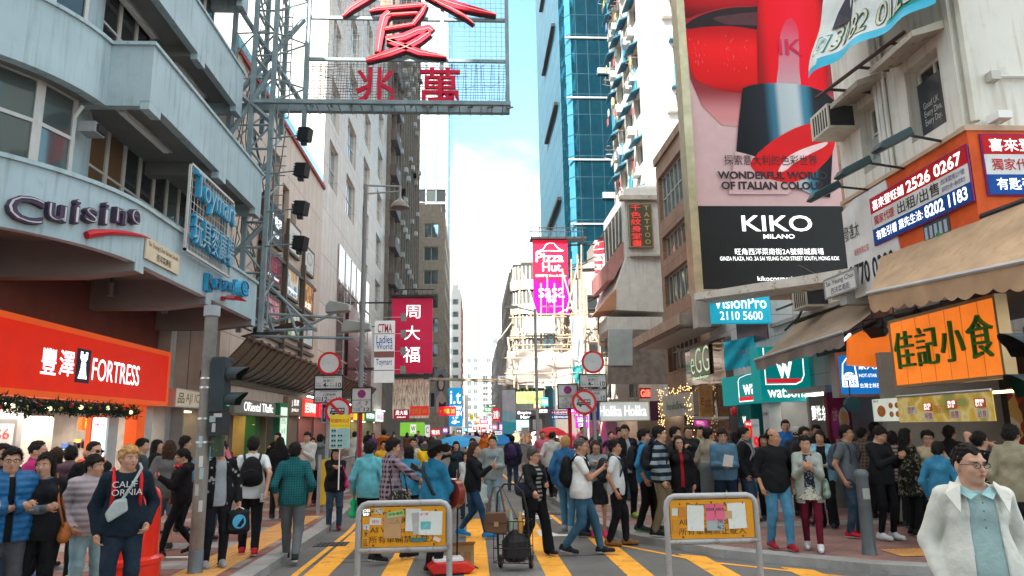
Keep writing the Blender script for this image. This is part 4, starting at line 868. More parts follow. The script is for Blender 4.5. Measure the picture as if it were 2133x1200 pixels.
rw(MB().tube([(7.62,9.75,6.3),(7.62,9.75,14.5)],.07,M((.6,.57,.5))),'corner_pipe',smooth=True)
c=ONY(2072,250,9.7);rw(MB().cbox((c.x,9.6,c.z),(.22,.25,.12),WHITE).tube([(c.x,9.6,c.z-.05),(c.x,9.8,c.z-.15)],.02,WHITE),'wall_lamp')
def aircon(par,x,y,z,mat=None):
 m=MB().cbox((x,y,z),(.62,.7,.5),mat or M((.56,.53,.46),var=.15,streak=.4,scol=(.3,.2,.12)))
 for k in range(6):m.box((x-.32,y-.3+k*.1,z-.2),(x-.31,y-.26+k*.1,z+.18),DARK)
 m.box((x-.28,y-.36,z-.2),(x+.2,y-.351,z+.2),DARK);return rw(m,'air_conditioner',par)
aircon(rb,7.2,12.95,7.7)
# three black street floodlights over the big banner
for i,(a,b) in enumerate((((1970,296),(1885,280)),((1890,352),(1800,338)),((1815,396),(1738,388)))):
 A=ONX(*a,7.45);B_=ONX(*b,6.7);fl=thing('floodlight',['black arm floodlight above the red and blue banner, nearest to the building corner','black arm floodlight above the red and blue banner, middle one','black arm floodlight reaching over the lipstick billboard'][i],'floodlight',A,0,'arm floodlights on the white building')
 MB().tube([(0,0,0),tuple((B_-A)*.95)],.022,DARK,6).build('arm',fl);d=B_-A
 MB().prism([(d.x+.05,d.y-.1,d.z+.1),(d.x-.42,d.y-.1,d.z-.14),(d.x-.5,d.y-.1,d.z-.26),(d.x-.4,d.y-.1,d.z-.28),(d.x+.1,d.y-.1,d.z-.03)],(0,.26,0),M((.025,.045,.05),rough=.4)).build('lamp_head',fl,bevel=.02)
# letting banners: red, white and blue
red=M((.5,.012,.016),rough=.6,spec=.12);blu=M((.01,.075,.32),rough=.6,spec=.12);wb=M((.66,.66,.66),rough=.5)
def letting(label,O,rot,w,h,slope=0,clip=1.0):
 e=thing('letting_banner',label,'banner',O,rot,'letting banners');e.rotation_euler=(0,slope,rot)
 MB().box((0,-.02,0),(w,0,h*.33),blu).box((0,-.02,h*.33),(w,0,h*.67),wb).box((0,-.02,h*.67),(w,0,h),red).box((-.02,-.012,-.02),(w+.02,.01,h+.02),M((.2,.02,.15))).build('cloth',e)
 m=MB();T=lambda s,a,b,c,d,mt,bo=.0:m.text(s,a*w,b*h,c*w,d*h,mt,y=-.026,bold=bo)
 T('喜來登旺鋪',.03,.72,.4,.94,INKW,.008);T('2526 0267',.43,.71,.96,.95,INKW,.02);T('獨家代理',.03,.4,.27,.6,red,.008);T('出租/出售',.31,.38,.74,.63,BLACK,.008);T('西洋菜街2Y號',.76,.52,.97,.62,M((.08,.1,.3)));T('達利來大廈一樓A號單位',.76,.38,.97,.48,M((.08,.1,.3)))
 T('有匙引看 葉先生洽:',.04,.07,.56,.27,INKW,.008);T('8202 1183',.58,.05,.97,.29,INKW,.02);m.build('lettering',e)
 return e
A,B_,Bb=ONX(1812,408,7.36),ONX(2010,290,7.36),ONX(2024,405,7.36)
letting('letting banner with 2526 0267 on the street side of the orange hoarding',Vector((7.36,A.y,ONX(1820,512,7.36).z)),R(-90),A.y-B_.y,B_.z-Bb.z)
A=ONY(2042,282,9.66);Bb=ONY(2060,405,9.66)
letting('letting banner on the front face of the hoarding, cut off by the frame',Vector((A.x,9.66,Bb.z)),0,3.1,A.z-Bb.z)
# orange printed hoarding wrapping the corner
orn=M((.62,.095,.022),spec=.15,rough=.7,var=.12,scale=5,bump=.35,bscale=4)
hd=thing('printed_hoarding','orange printed loan hoarding wrapping the corner above the brown awning','hoarding',(7.4,9.7,4.2))
rw(MB().box((7.4,9.7,4.2),(7.49,11.95,6.12),orn).box((7.4,9.68,4.2),(12,9.7,6.15),orn).box((7.36,9.66,6.12),(12,9.84,6.2),M((.5,.35,.25))).box((7.36,9.84,6.12),(7.44,13.36,6.19),M((.5,.35,.25))).prism([(7.38,11.95,4.2),(7.38,13.36,4.2),(7.38,13.36,5.98),(7.38,12.9,6.1),(7.38,11.8,6.1),(7.38,11.55,4.2)],(.05,0,0),wb),'sheet',hd)
def onwall(m,st,y0,z0,w,h,mat,x=7.372,bold=0):m.text(st,0,0,w,h,mat,bold=bold,y=-.002,M=Matrix.Translation((x,y0,z0)) @ Matrix.Rotation(R(-90),4,'Z'))
m=MB();onwall(m,'發達太',13.35,5.35,.55,.3,BLACK);onwall(m,'財務有限公司',13.05,5.0,.5,.13,red);onwall(m,'2770 0300',13.3,4.42,1.5,.42,BLACK,bold=.02);rw(m,'lettering',hd)
m=MB();cx=10.55
m.box((7.385,10.3,4.35),(7.395,10.95,5.15),M((.09,.08,.08)))
for k in range(3):m.ell((7.38,10.25+k*.33,4.5+.12*(k % 2)),(.015,.11,.2),M((.05,.22,.06),var=.4,scale=12),8,6)
for k in range(5):m.box((7.375,10.35+k*.12,4.75),(7.384,10.42+k*.12,4.95),M((.3,.4,.5)))
rw(m,'house_picture',hd)
m=MB()
for k in range(60):
 x=7.45+rs.random()*3.2;z=4.3+rs.random()*.38;a=rs.uniform(-.9,.9);c,s=math.cos(a)*.16,math.sin(a)*.16;y=9.66-.0006*k
 m.face([(x-c+s*.4,y,z-s-c*.4),(x+c+s*.4,y,z+s-c*.4),(x+c-s*.4,y,z+s+c*.4),(x-c-s*.4,y,z-s+c*.4)],M(rs.choice([(.42,.44,.4),(.3,.32,.3),(.5,.5,.47),(.16,.18,.16)]),var=.4,scale=20))
rw(m,'banknotes_picture',hd)
# hanging credit banner, curling
gb=thing('credit_banner','crumpled green and white credit banner with 3182 0123 hanging high on the right','banner',(7,11.5,9))
LL,LR,UL,UR=ONY(1684,163,12.2),ONY(1938,2,9.5),ONY(1742,-75,12.0),ONY(1990,-190,9.4)
def BN(u,v,off=0):
 p=LL.lerp(LR,u).lerp(UL.lerp(UR,u),v);n=(LR-LL).cross(UL-LL).normalized()
 return p + n*(.06*math.sin(u*17+v*3)+.04*math.sin(v*11+u*5) + off)
nn=(LR-LL).cross(UL-LL).normalized();sgn_=1 if nn.y < 0 else-1
gw=M((.62,.66,.65),rough=.55);gg=M((.015,.27,.25),rough=.5);gcy=M((.03,.4,.6),rough=.5)
m=MB();NU,NV=40,20
for i in range(NU):
 for j in range(NV):
  u,v=(i+.5)/NU,(j+.5)/NV;mt=gcy if v < .07 + .05*u else (gg if (u-.55) > (v-.1)*1.3 + .05*math.sin(v*7) and v < .8 else gw)
  m.face([tuple(BN(i/NU,j/NV)),tuple(BN((i+1)/NU,j/NV)),tuple(BN((i+1)/NU,(j+1)/NV)),tuple(BN(i/NU,(j+1)/NV))],mt)
rw(m,'cloth',gb,smooth=True)
def bn_text(st,u0,v0,u1,v1,mat,off,bold=0):
 vt,fc=text_mesh(st,bold,False);a,b=vt[:,0].max(),vt[:,1].max()
 m.add([tuple(BN(u0+(u1-u0)*p[0]/a,v0+(v1-v0)*p[1]/b,off*sgn_)) for p in vt],fc,mat)
m=MB();bn_text('3182 0123',.17,.13,.86,.36,M((.02,.1,.1)),.015,.035);bn_text('3182 0123',.17,.135,.86,.355,M((.6,.6,.45)),.022,.0);bn_text('極速批核',.34,.46,.72,.66,M((.02,.04,.05)),.015,.008);bn_text('www.gircredit',.8,.17,1.0,.25,INKW,.015);bn_text('賣',.85,.5,.97,.7,gcy,.015);bn_text('G',.14,.6,.26,.85,gg,.015,.02)
def bn_poly(pts,mat,off):m.face([tuple(BN(u,v,off*sgn_)) for u,v in pts],mat)
bn_poly([(.04,.14),(.14,.14),(.14,.32),(.04,.32)],gg,.012);bn_poly([(.05,.155),(.13,.155),(.13,.305),(.05,.305)],gw,.016);bn_text('✆',.06,.17,.12,.29,gg,.02)
bn_poly([(.12,.36),(.3,.36),(.33,.5),(.27,.62),(.2,.6),(.14,.5)],M((.03,.03,.05)),.012);bn_poly([(.22,.62),(.29,.62),(.31,.78),(.24,.8)],M((.5,.42,.38)),.014)
rw(m,'lettering',gb)
m=MB().tube([ONY(1700,205,12.3),ONY(1885,66,10.5)],.035,M((.08,.05,.05)),6)
for q in (.15,.5,.85):p=ONY(1700,205,12.3).lerp(ONY(1885,66,10.5),q);m.tube([tuple(p),(7.5,p.y+.1,p.z)],.03,M((.08,.05,.05)),5)
rw(m,'support_frame',gb)
# ------------------------------------------------------------------ low block between the white building and the billboard
lb_=thing('low_block','low grey tiled block carrying the awnings between the white building and the billboard','building',(8.2,14.2,0))
tile=Mgrid((.5,.52,.52),(.46,.48,.48),(.25,.26,.27),.9,.6,gap=.01,rough=.35,var=.1,streak=.3)
rw(MB().box((8.2,13.5,2.6),(16,19,4.42),tile).box((8.2,19,2.6),(16,24.2,5.2),tile).box((8.1,13.5,4.42),(16,18.95,4.52),CONC).box((12,10,.1),(16,24,2.6),DARK),'upper_wall',lb_)
rw(MB().box((8.17,15.2,3.4),(8.195,16.6,4.2),DARK),'dark_opening',lb_)
m=MB().box((8.17,19.3,4.2),(8.195,21.6,5.0),M((.05,.06,.07),rough=.15));rw(m,'dark_opening',lb_)
aircon(lb_,8.0,16.2,4.75)
m=MB()
for a,b in (((8.0,14.4,4.9),(7.9,16.5,5.6)),((8.05,14.3,5.2),(8.0,18.2,4.8)),((7.9,15.9,5.0),(8,17.8,4.2))):m.tube([a,((a[0]+b[0])/2,(a[1]+b[1])/2,(a[2]+b[2])/2-.2),b],.03,BLACK,5)
kind(rw(m,'loose_cables',lb_),'stuff')
o=rw(MB().prism([(7.2,13.2,4.1),(8.2,13.2,4.1),(8.2,13.2,4.75),(7.2,13.2,4.5)],(0,.25,0),CONC),'concrete_ledge',lb_)
bm=thing('rusty_beam','long white steel beam streaked with rust crossing below the black billboard','beam',(7,17,5))
A,B_,C_,D_=ONY(1446,611,18.2),ONY(1852,545,12.7),ONY(1446,625,18.2),ONY(1852,569,12.7)
rw(MB().add([A,B_,B_+Vector((.5,.6,0)),A+Vector((.7,.6,0)),C_,D_,D_+Vector((.5,.6,0)),C_+Vector((.7,.6,0))],[(0,1,5,4),(0,3,2,1),(4,5,6,7),(1,2,6,5),(2,3,7,6),(3,0,4,7)],M((.6,.57,.52),rough=.7,wear=.95,wcol=(.25,.08,.025),wscale=5.5)),'beam',bm)
o=sign('street_name_plate','white street name plate with black lettering above the brown awning','sign',(Vector((7.15,13.9,4.32)),R(-90),1.2,.38),.03,wb,M((.3,.3,.3)),.02,[('Sai Yeung Choi',.06,.52,.94,.85,BLACK,.005),('西洋菜南街',.2,.1,.8,.45,BLACK)])
# ------------------------------------------------------------------ the lipstick billboard
kb=thing('billboard','giant lipstick billboard with red lips, black base and KIKO MILANO lettering','billboard',(8.1,24.5,6.5))
KX0,KX1,KZ0,KZM,KZ1=8.12,13.6,6.55,9.66,19.0
rw(MB().box((KX0,24.5,KZ0),(KX1,24.8,KZM),M((.012,.011,.011),rough=.35)).box((KX0,24.5,KZM),(KX1,24.8,KZ1),M((.56,.36,.365),rough=.5,var=.04,spec=.12)),'board',kb)
rw(MB().box((KX0-.3,24.3,KZ0-.12),(KX0,25.0,KZ1),M((.42,.33,.2),rough=.35,metal=.6,var=.2)).box((KX0,24.35,KZ0-.14),(KX1,24.8,KZ0),M((.3,.25,.2))),'frame',kb)
def K(px,py):p=ONY(px,py,24.49);return (p.x,p.z)
def K4(x,y):return K(1400 + x/2.91,y/2.91)      # from the enlarged detail
def lay(par,pts,mat,k,Y=24.49):return par.prism([(x,Y-.004*k,z) for x,z in pts],(0,-.002,0),mat)
def Mgrad(ax,stops,rough=.35):      # a printed blend along one axis of the picture
 m_=bpy.data.materials.new('print');m_.use_nodes=True;nt=m_.node_tree;N=nt.nodes.new;b_=nt.nodes['Principled BSDF'];b_.inputs['Roughness'].default_value=.55;b_.inputs['Specular IOR Level'].default_value=.12
 t_=N('ShaderNodeTexCoord');s_=N('ShaderNodeSeparateXYZ');nt.links.new(t_.outputs['Object'],s_.inputs[0]);q_=N('ShaderNodeMapRange');q_.inputs[1].default_value=stops[0][0];q_.inputs[2].default_value=stops[-1][0];nt.links.new(s_.outputs[ax],q_.inputs[0])
 r_=N('ShaderNodeValToRGB');r_.color_ramp.interpolation='EASE'
 while len(r_.color_ramp.elements) < len(stops):r_.color_ramp.elements.new(.5)
 for e_,(p_,c_) in zip(r_.color_ramp.elements,stops):e_.position=(p_-stops[0][0])/(stops[-1][0]-stops[0][0]);e_.color=c_ + (1,)
 nt.links.new(q_.outputs[0],r_.inputs[0]);nt.links.new(r_.outputs[0],b_.inputs['Base Color']);return m_
def smooth(pts,n=6):
 out=[];L_=len(pts)
 for i in range(L_):
  p0,p1,p2,p3=pts[i-1],pts[i],pts[(i+1) % L_],pts[(i+2) % L_]
  for k in range(n):
   t=k/n;out.append(tuple(.5*(2*p1[d]+(p2[d]-p0[d])*t+(2*p0[d]-5*p1[d]+4*p2[d]-p3[d])*t*t+(3*p1[d]-p0[d]-3*p2[d]+p3[d])*t**3) for d in (0,1)))
 return out
def kx_(x):return K4(x,300)[0]-8.1
def kz_(y):return K4(300,y)[1]-6.5
lipr=Mgrad('Z',[(kz_(600),(.22,.001,.002)),(kz_(480),(.58,.002,.003)),(kz_(300),(.7,.004,.006)),(kz_(150),(.36,.001,.003))],.3);lipr2=M((.6,.003,.005),spec=.15,rough=.5,var=.1,scale=.8);lipd=Mgrad('Z',[(kz_(100),(.12,.001,.003)),(kz_(0),(.36,.002,.006)),(kz_(-120),(.45,.004,.01))]);lid=M((.012,.004,.006))
skin2=Mgrad('Z',[(kz_(860),(.56,.36,.365)),(kz_(700),(.54,.2,.21)),(kz_(540),(.24,.025,.032)),(kz_(300),(.3,.015,.02))]);brt=Mgrad('X',[(kx_(510),(.24,.001,.002)),(kx_(600),(.64,.001,.008)),(kx_(760),(.68,.003,.02)),(kx_(880),(.62,.001,.008)),(kx_(950),(.22,.001,.002))],.25)
m=MB();S4=lambda *p:smooth([K4(*q) for q in p])
lay(m,[K4(*p) for p in ((75,-160),(75,60),(110,480),(180,640),(300,760),(470,770),(1000,760),(1000,-160))],skin2,1)
lay(m,S4((70,-220),(74,20),(84,110),(170,84),(330,42),(470,36),(560,26),(640,10),(660,-220)),lipd,2)
lay(m,S4((84,185),(150,168),(270,160),(400,164),(520,186),(620,220),(640,500),(540,562),(420,562),(300,548),(200,512),(128,460),(98,330)),lipr,3)
lay(m,S4((84,150),(180,92),(330,52),(470,44),(580,36),(620,100),(600,196),(500,178),(350,158),(200,164),(100,176)),lid,4)
lay(m,S4((250,112),(350,92),(450,80),(530,80),(530,150),(430,152),(330,150)),M((.07,.02,.026)),5)
for k in range(44):
 a=rs.choice((118,150,195,330,350,380,440)) + rs.gauss(0,12);b=215 + rs.random()*220;g_=rs.uniform(2,5);lay(m,[K4(a,b),K4(a+g_,b+2),K4(a+g_*.6,b+g_*rs.uniform(3,6)),K4(a-1,b+g_)],M((.6,.1,.11)),6)
lay(m,[K4(*p) for p in ((520,-160),(512,180),(520,560),(935,575),(948,200),(940,-160))],brt,7)
lay(m,S4((640,540),(642,400),(648,260),(664,175),(690,128),(714,114),(738,130),(758,180),(766,270),(768,420),(768,540)),Mgrad('Z',[(kz_(540),(.45,.26,.29)),(kz_(330),(.5,.15,.2)),(kz_(110),(.55,.03,.07))]),9)
lay(m,[K4(*p) for p in ((425,538),(470,520),(540,509),(640,506),(740,512),(830,528),(920,560),(978,610),(976,800),(955,1200),(840,1180),(385,950),(400,760))],Mgrad('X',[(kx_(390),(.006,.006,.008)),(kx_(520),(.012,.014,.02)),(kx_(585),(.03,.13,.2)),(kx_(625),(.36,.4,.43)),(kx_(720),(.4,.44,.47)),(kx_(765),(.04,.17,.26)),(kx_(830),(.01,.012,.016)),(kx_(975),(.004,.004,.005))],.22),10)
lay(m,S4((472,1000),(505,945),(600,862),(720,790),(830,752),(915,748),(966,786),(984,856),(962,940),(900,1012),(830,1070),(720,1108),(600,1092),(510,1052)),lipr2,12)
lay(m,S4((640,1042),(690,962),(780,910),(880,876),(938,866),(915,895),(830,938),(740,990),(685,1036)),M((.72,.5,.5),rough=.3),13)
lay(m,[K4(*p) for p in ((380,920),(440,934),(500,952),(474,995),(505,1052),(600,1092),(720,1108),(780,1096),(700,1180),(340,1180))],M((.56,.36,.365),var=.04,spec=.12),11)
rw(m,'picture',kb)
m=MB();ink=M((.03,.02,.025))
def KT(st,l,t,r,b,mat,bold=0,Y=24.42):a,c=K(l,b),K(r,t);m.text(st,a[0],a[1],c[0],c[1],mat,bold=bold,y=Y)
KT('探索意大利的色彩世界',1508,325,1700,345,ink,0);KT('WONDERFUL WORLD',1494,359,1720,374,ink,.035);KT('OF ITALIAN COLOUR',1502,380,1716,396,ink,.035)
KT('KIKO',1545,450,1688,483,INKW,.01);KT('MILANO',1589,489,1653,498,INKW,.015);KT('旺角西洋菜南街2A號銀城廣場',1530,518,1713,532,INKW);KT('GINZA PLAZA, NO. 2A SAI YEUNG CHOI STREET SOUTH, MONG KOK',1499,535,1746,545,INKW,.0);KT('kikocosmetics.com',1577,576,1690,586,INKW);KT('IK',1622,84,1668,116,M((.5,.01,.05)),.01)
rw(m,'lettering',kb)
# ------------------------------------------------------------------ brown block behind the billboard
stone=Mgrid((.3,.19,.13),(.26,.16,.115),(.12,.08,.06),1.0,.75,gap=.012,rough=.55,var=.22,bump=.4,streak=.35,scol=(.16,.1,.07))
kbd=thing('brown_stone_block','brown stone faced block with long window bands behind the billboard','building',(8.1,24.9,0))
facade(kbd,(0,4.6,2.4),R(-90),4.6,10.7,[(.2,8.0,4.3,10.0,7,2),(.35,6.3,4.2,7.3,7,1),(.35,4.3,4.2,5.6,7,1),(.2,1.6,4.3,3.2,7,2)],stone,[Mglass((.2,.24,.24),metal=.5),Mglass((.25,.16,.1),metal=.5),g_mid],M((.42,.42,.4)),depth=.22,thick=8,name='street_wall',fw=.06)
cs=M((.42,.36,.3),rough=.7,streak=.3)
rw(MB().box((8.0,24.8,13.05),(8.6,29.6,13.4),stone).box((8.1,29.5,2.4),(14,29.6,13),stone),'cornice',kbd)
sl=thing('entrance_canopy','thick stone entrance canopy with rough front edge over the optical shop','canopy',(6.7,24,5))
rw(MB().box((6.75,22.6,5.0),(8.1,29.4,5.35),M((.3,.24,.2),rough=.8,var=.2)).box((6.72,22.55,5.04),(8.1,22.62,5.42),M((.16,.13,.11),rough=.9,var=.4,bump=1.0,bscale=12)).box((6.68,22.6,5.06),(6.76,29.4,5.42),M((.34,.25,.19),var=.2)),'slab',sl)
rw(MB().box((6.9,23,4.94),(8.0,29,4.99),M((.45,.42,.38))),'soffit',sl)
# ------------------------------------------------------------------ signs of the right pavement
O,rot,w,h=rectY(1482,614,1607,672,18.7)
vp=M((.02,.42,.6),rough=.45,emit=.15)
e=sign('optician_sign','turquoise VisionPro box sign with 2110 5600 under the rusty beam','sign',(O,0,w,h),.28,vp,None,0,[('VisionPro',.06,.5,.94,.93,INKW,.005),('2110 5600',.15,.1,.86,.4,INKW,.0)])
MB().box((.05,.05,h),(w,.26,h+.1),DARK).box((-.35,.05,-.1),(0,.5,h+.1),M((.4,.36,.33))).build('bracket',e)
tp=thing('torn_banner','sagging turquoise cloth banner with torn lower edge below the VisionPro sign','banner',(7.2,20.4,3.4))
c1,c2,c3,c4=ONY(1506,713,20.4),ONY(1606,686,20.2),ONY(1606,742,20.2),ONY(1508,770,20.4)
def TP(u,v):p=c1.lerp(c2,u).lerp(c4.lerp(c3,u),v);return p + Vector((0,-.05*math.sin(u*9+v*2)-.03*math.sin(v*8+u*15),-.12*math.sin(math.pi*u)*(.3+v*.3)))
m=MB()
for i in range(24):
 for j in range(10):m.face([tuple(TP(i/24,j/10)),tuple(TP((i+1)/24,j/10)),tuple(TP((i+1)/24,(j+1)/10 + (.07*((i+1) % 2) if j==9 else 0))),tuple(TP(i/24,(j+1)/10 + (.07*(i % 2) if j==9 else 0)))],M((.025,.4,.54),rough=.6,var=.15))
rw(m,'cloth',tp,smooth=True)
m=MB();vt,fc=text_mesh('百老滙眼鏡',0,False);a,b=vt[:,0].max(),vt[:,1].max();m.add([tuple(TP(.3+.4*p[0]/a,.62-.25*p[1]/b) + Vector((0,-.02,0))) for p in vt],fc,M((.3,.45,.5)));rw(m,'lettering',tp)
tea=lit((.0,.2,.2),.22);crw=lit('#f2f8ee',.5);rdd=lit((.6,.01,.02),.3)
O,rot,w,h=rectX(1507,788,846,1600,7.42)
e=sign('chemist_sign','teal watsons shop fascia sign running along the shop front','sign',(O,rot,w,h),.5,tea,None,0,[('watsons',.5,.3,1.25,.72,crw,.02)],
     shapes=[(ribbon([(.4,.1),(.4,.8),(.44,.9),(.6,.96),(1.0,.96)],.012),crw),([(.4,.12),(1,.12),(1,.24),(.4,.24)],rdd),([(.4,.08),(1,.08),(1,.11),(.4,.11)],crw)])
O,rot,w,h=rectY(1588,722,1692,836,16.9)
e=sign('chemist_sign','teal rounded watsons box sign with a big white W below the awning','sign',(O,0,w,h),.55,tea,None,0,[('w',.33,.42,.66,.72,crw,.03),('watsons',.12,.07,.92,.24,crw,.012)],
     shapes=[(ribbon([(.1,.98),(.1,.31),(.7,.31),(.82,.36),(.88,.47),(.89,.98)],.022),crw),([(.12,.34),(.72,.34),(.8,.38),(.83,.41),(.12,.41)],rdd)])
bpy.data.objects[e.children[0].name].modifiers.new('round','BEVEL').width=.05
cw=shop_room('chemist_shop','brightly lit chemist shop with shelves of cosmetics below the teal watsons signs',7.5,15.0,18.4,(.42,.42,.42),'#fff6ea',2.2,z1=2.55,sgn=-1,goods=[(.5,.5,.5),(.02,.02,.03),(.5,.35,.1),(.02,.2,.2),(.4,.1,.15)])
MB().box((-1.7,-.02,0),(-1.3,.3,2.4),M((.45,.45,.46))).box((-1.22,1.2,1.45),(-.5,1.25,1.85),M((.015,.015,.02))).box((-.45,1.2,1.5),(.2,1.25,1.75),M((.55,.3,.05))).box((.3,1.2,1.5),(1.1,1.25,1.75),M((.01,.01,.01))).text('LUNA',.45,1.56,.95,1.68,INKW,y=1.19).text('CLIO',-.35,1.57,.05,1.68,BLACK,y=1.19).text("L'ORÉAL",-1.66,1.95,-1.34,2.05,BLACK,y=-.025).build('display_wall',cw)
ye=M((.6,.5,.02));m=MB()
for i in range(2):
 for j in range(3):m.box((-1.2+i*.36,.1,.35+j*.36),(-.87+i*.36,.13,.68+j*.36),ye).text('$9.',-1.14+i*.36,.42+j*.36,-.93+i*.36,.6+j*.36,BLACK,y=.09)
m.build('price_cards',cw)
tb2=M((.0,.14,.14));e=thing('shop_pillar','teal painted pillar with a small white W and upright WATSONS lettering','pillar',(7.45,19.6,.12),R(-90))
MB().box((-.5,0,0),(.5,.4,2.3),tb2).build('shaft',e);MB().text('w',-.12,1.75,.12,1.95,crw,y=-.01).build('emblem',e)
o=MB().text('WATSONS',0,0,1.4,.2,crw,y=-.01).build('lettering',e);o.rotation_euler=(0,R(-90),0);o.location=(.1,0,.1)
e=thing('alarm_box','small round red alarm bell on the teal shop corner','alarm',ONX(1531,857,7.3));MB().lathe([(.13,0),(.13,.05),(.1,.09),(.03,.11)],(0,0,0),M((.5,.02,.03),rough=.3),16,M=Matrix.Rotation(R(-90),4,'Y')).build('bell',e,smooth=True);MB().box((0,.1,-.1),(.12,.3,.1),GREY).build('box',e)
for (l,t,r,b,bg_,tx,lb) in ((1554,877,1568,912,rdd,[('SALE',.1,.75,.9,.9,INKW),('9',.25,.1,.75,.6,M((.8,.6,.05)),.02)],'red price poster with a yellow 9 by the chemist door'),(1570,873,1587,958,wb,[('買1送1',.1,.8,.9,.88,M((.02,.2,.5))),('9',.15,.2,.85,.58,rdd,.04)],'tall white price poster with a big red 9 by the chemist door')):
 sign('price_poster',lb,'poster',rectY(l,t,r,b,17.6),.03,bg_,None,0,tx)
# awnings
awf=M((.31,.235,.175),rough=.85,var=.12,scale=3,bump=.15,streak=.3,scol=(.15,.12,.1));awl=M((.42,.29,.185),rough=.85,var=.16,scale=2,bump=.3,bscale=6,streak=.7,scol=(.26,.17,.1),wear=.3,wcol=(.3,.2,.13),wscale=3)
def cloth_awning(label,P,mat,vmat,vh,n=22):
 """P = wall near, wall far, edge far, edge near; scalloped valance along the edge"""
 e=thing('awning',label,'awning',P[3]);P=[Vector(p)-e.location for p in P];m=MB()
 for i in range(n):
  for j in range(6):
   def q(a,b):return P[0].lerp(P[1],a).lerp(P[3].lerp(P[2],a),b) + Vector((0,0,-.05*math.sin(math.pi*b)*(1+.5*math.sin(a*19)) ))
   m.face([tuple(q(i/n,j/6)),tuple(q((i+1)/n,j/6)),tuple(q((i+1)/n,(j+1)/6)),tuple(q(i/n,(j+1)/6))],mat)
 m.build('fabric',e,smooth='all');m=MB();dn=Vector((0,0,-vh))
 N_=n*3
 for i in range(N_):
  a,b=P[3].lerp(P[2],i/N_),P[3].lerp(P[2],(i+1)/N_);sc=lambda t:1+.22*abs(math.sin(t*math.pi*n/2))
  out=(P[3]-P[0]).normalized();w_=lambda t:out*(.03*math.sin(t*23))
  m.face([tuple(a),tuple(b),tuple(b+dn*sc((i+1)/N_)+w_((i+1)/N_)),tuple(a+dn*sc(i/N_)+w_(i/N_))],vmat)
 m.build('valance',e);MB().tube([P[3]+Vector((0,0,.03)),P[2]+Vector((0,0,.03))],.035,ALU,8).build('front_bar',e)
 m=MB();m.tube([P[3],P[0]+Vector((0,0,-.5))],.025,DARK,5).tube([P[2],P[1]+Vector((0,0,-.5))],.025,DARK,5).tube([P[0],P[1]],.05,DARK,6);m.build('arms',e)
 return e
cloth_awning('broad brown cloth awning over the snack stall at the corner',[(7.45,7.9,4.72),(7.45,12.3,4.86),(6.3,10.9,3.84),(6.3,7.6,3.6)],awl,M((.4,.26,.16),rough=.85,var=.15),.24)
cloth_awning('narrow grey brown cloth awning in front of the watsons box sign',[(8.2,12.9,4.45),(8.2,17.6,4.35),(6.75,16.8,3.33),(6.75,12.6,3.45)],awf,M((.2,.16,.14),rough=.85,var=.2),.2)
# snack stall
oran=M((.64,.15,.016),rough=.4,var=.1,emit=.3);oran2=M((.62,.13,.012),rough=.4,var=.1,emit=.28)  # slight glow puts the floodlighting of the sign into its orange
skp=thing('snack_stall','open fronted snack stall with a dark kitchen and steel counter under the orange sign','stall',(7.5,11,.12),R(-90))
MB().box((-1.9,2.2,0),(3.2,2.3,3),M((.04,.032,.027),rough=.6)).box((-1.95,0,0),(-1.8,2.2,3),M((.25,.235,.21))).box((-1.9,0,3.5),(3.2,2.2,3.6),DARK).build('interior',skp)
MB().box((-.9,.1,.86),(3,.75,.92),ALU).box((-.9,.15,0),(3,.7,.86),M((.25,.12,.08))).build('counter',skp)
MB().box((-.6,.7,2.15),(2.4,.8,2.19),lit('#ffd9a0',1.6)).build('lamp_tube',skp)
m=MB()
for k in range(26):x=-.8+3.6*rs.random();m.cbox((x,.3+.25*rs.random(),.98+.05*rs.random()),(.16,.14,.12),M(rs.choice([(.6,.3,.08),(.5,.15,.05),(.6,.5,.3),(.35,.2,.1)])))
kind(m.build('food_trays',skp),'stuff')
m=MB()
for k in range(7):x=-1.6+.62*k;m.box((x,2.17,1.2),(x+.45,2.19,2.3),Mpic(['#6a3018','#d8b060','#a03018','#e8e0c8'],5,'voronoi'))
m.build('wall_menus',skp)
O,rot,w,h=rectX(1868,668,818,2090,7.12)
O.z=2.42;h=1.12
e=sign('snack_sign','large lit orange panel sign with green characters 佳記小食 at the corner stall','sign',(O,rot,w,h),.15,oran,M((.34,.25,.14),rough=.3,metal=.6),.035)
grn=M((.018,.15,.02),rough=.35)
m=MB()
for i,ch in enumerate('佳記小食'):m.text(ch,w*(.06+.235*i),h*(.26+.0*i),w*(.06+.235*i+.2),h*.8,grn,depth=.05,bold=-.004,y=-.01)
m.build('characters',e)
m=MB()
for k in range(1,7):m.box((w*k/7-.004,-.002,.04),(w*k/7+.004,0,h-.04),M((.4,.12,.02)))
m.build('panel_joints',e)
sx0=ONY(1770,740,13.1).x;sx1=ONY(1874,740,13.1).x
e=thing('snack_sign','plain orange side panel with a stepped lower edge left of the character sign','sign',(sx0,13.1,2.3));a=ONY(1770,702,13.1);b=ONY(1770,760,13.1);c=ONY(1840,765,13.1);d=ONY(1843,812,13.1);f_=ONY(1905,813,13.1);g_=ONY(1905,640,13.1)
MB().prism([tuple(p-e.location) for p in (b,c,d,f_,g_,a)],(0,.12,0),oran2).build('panel',e);MB().tube([ONY(1749,718,13)-e.location,ONY(1771,696,13)-e.location],.02,lit('#ffffff',2),6).build('lamp_tube',e)
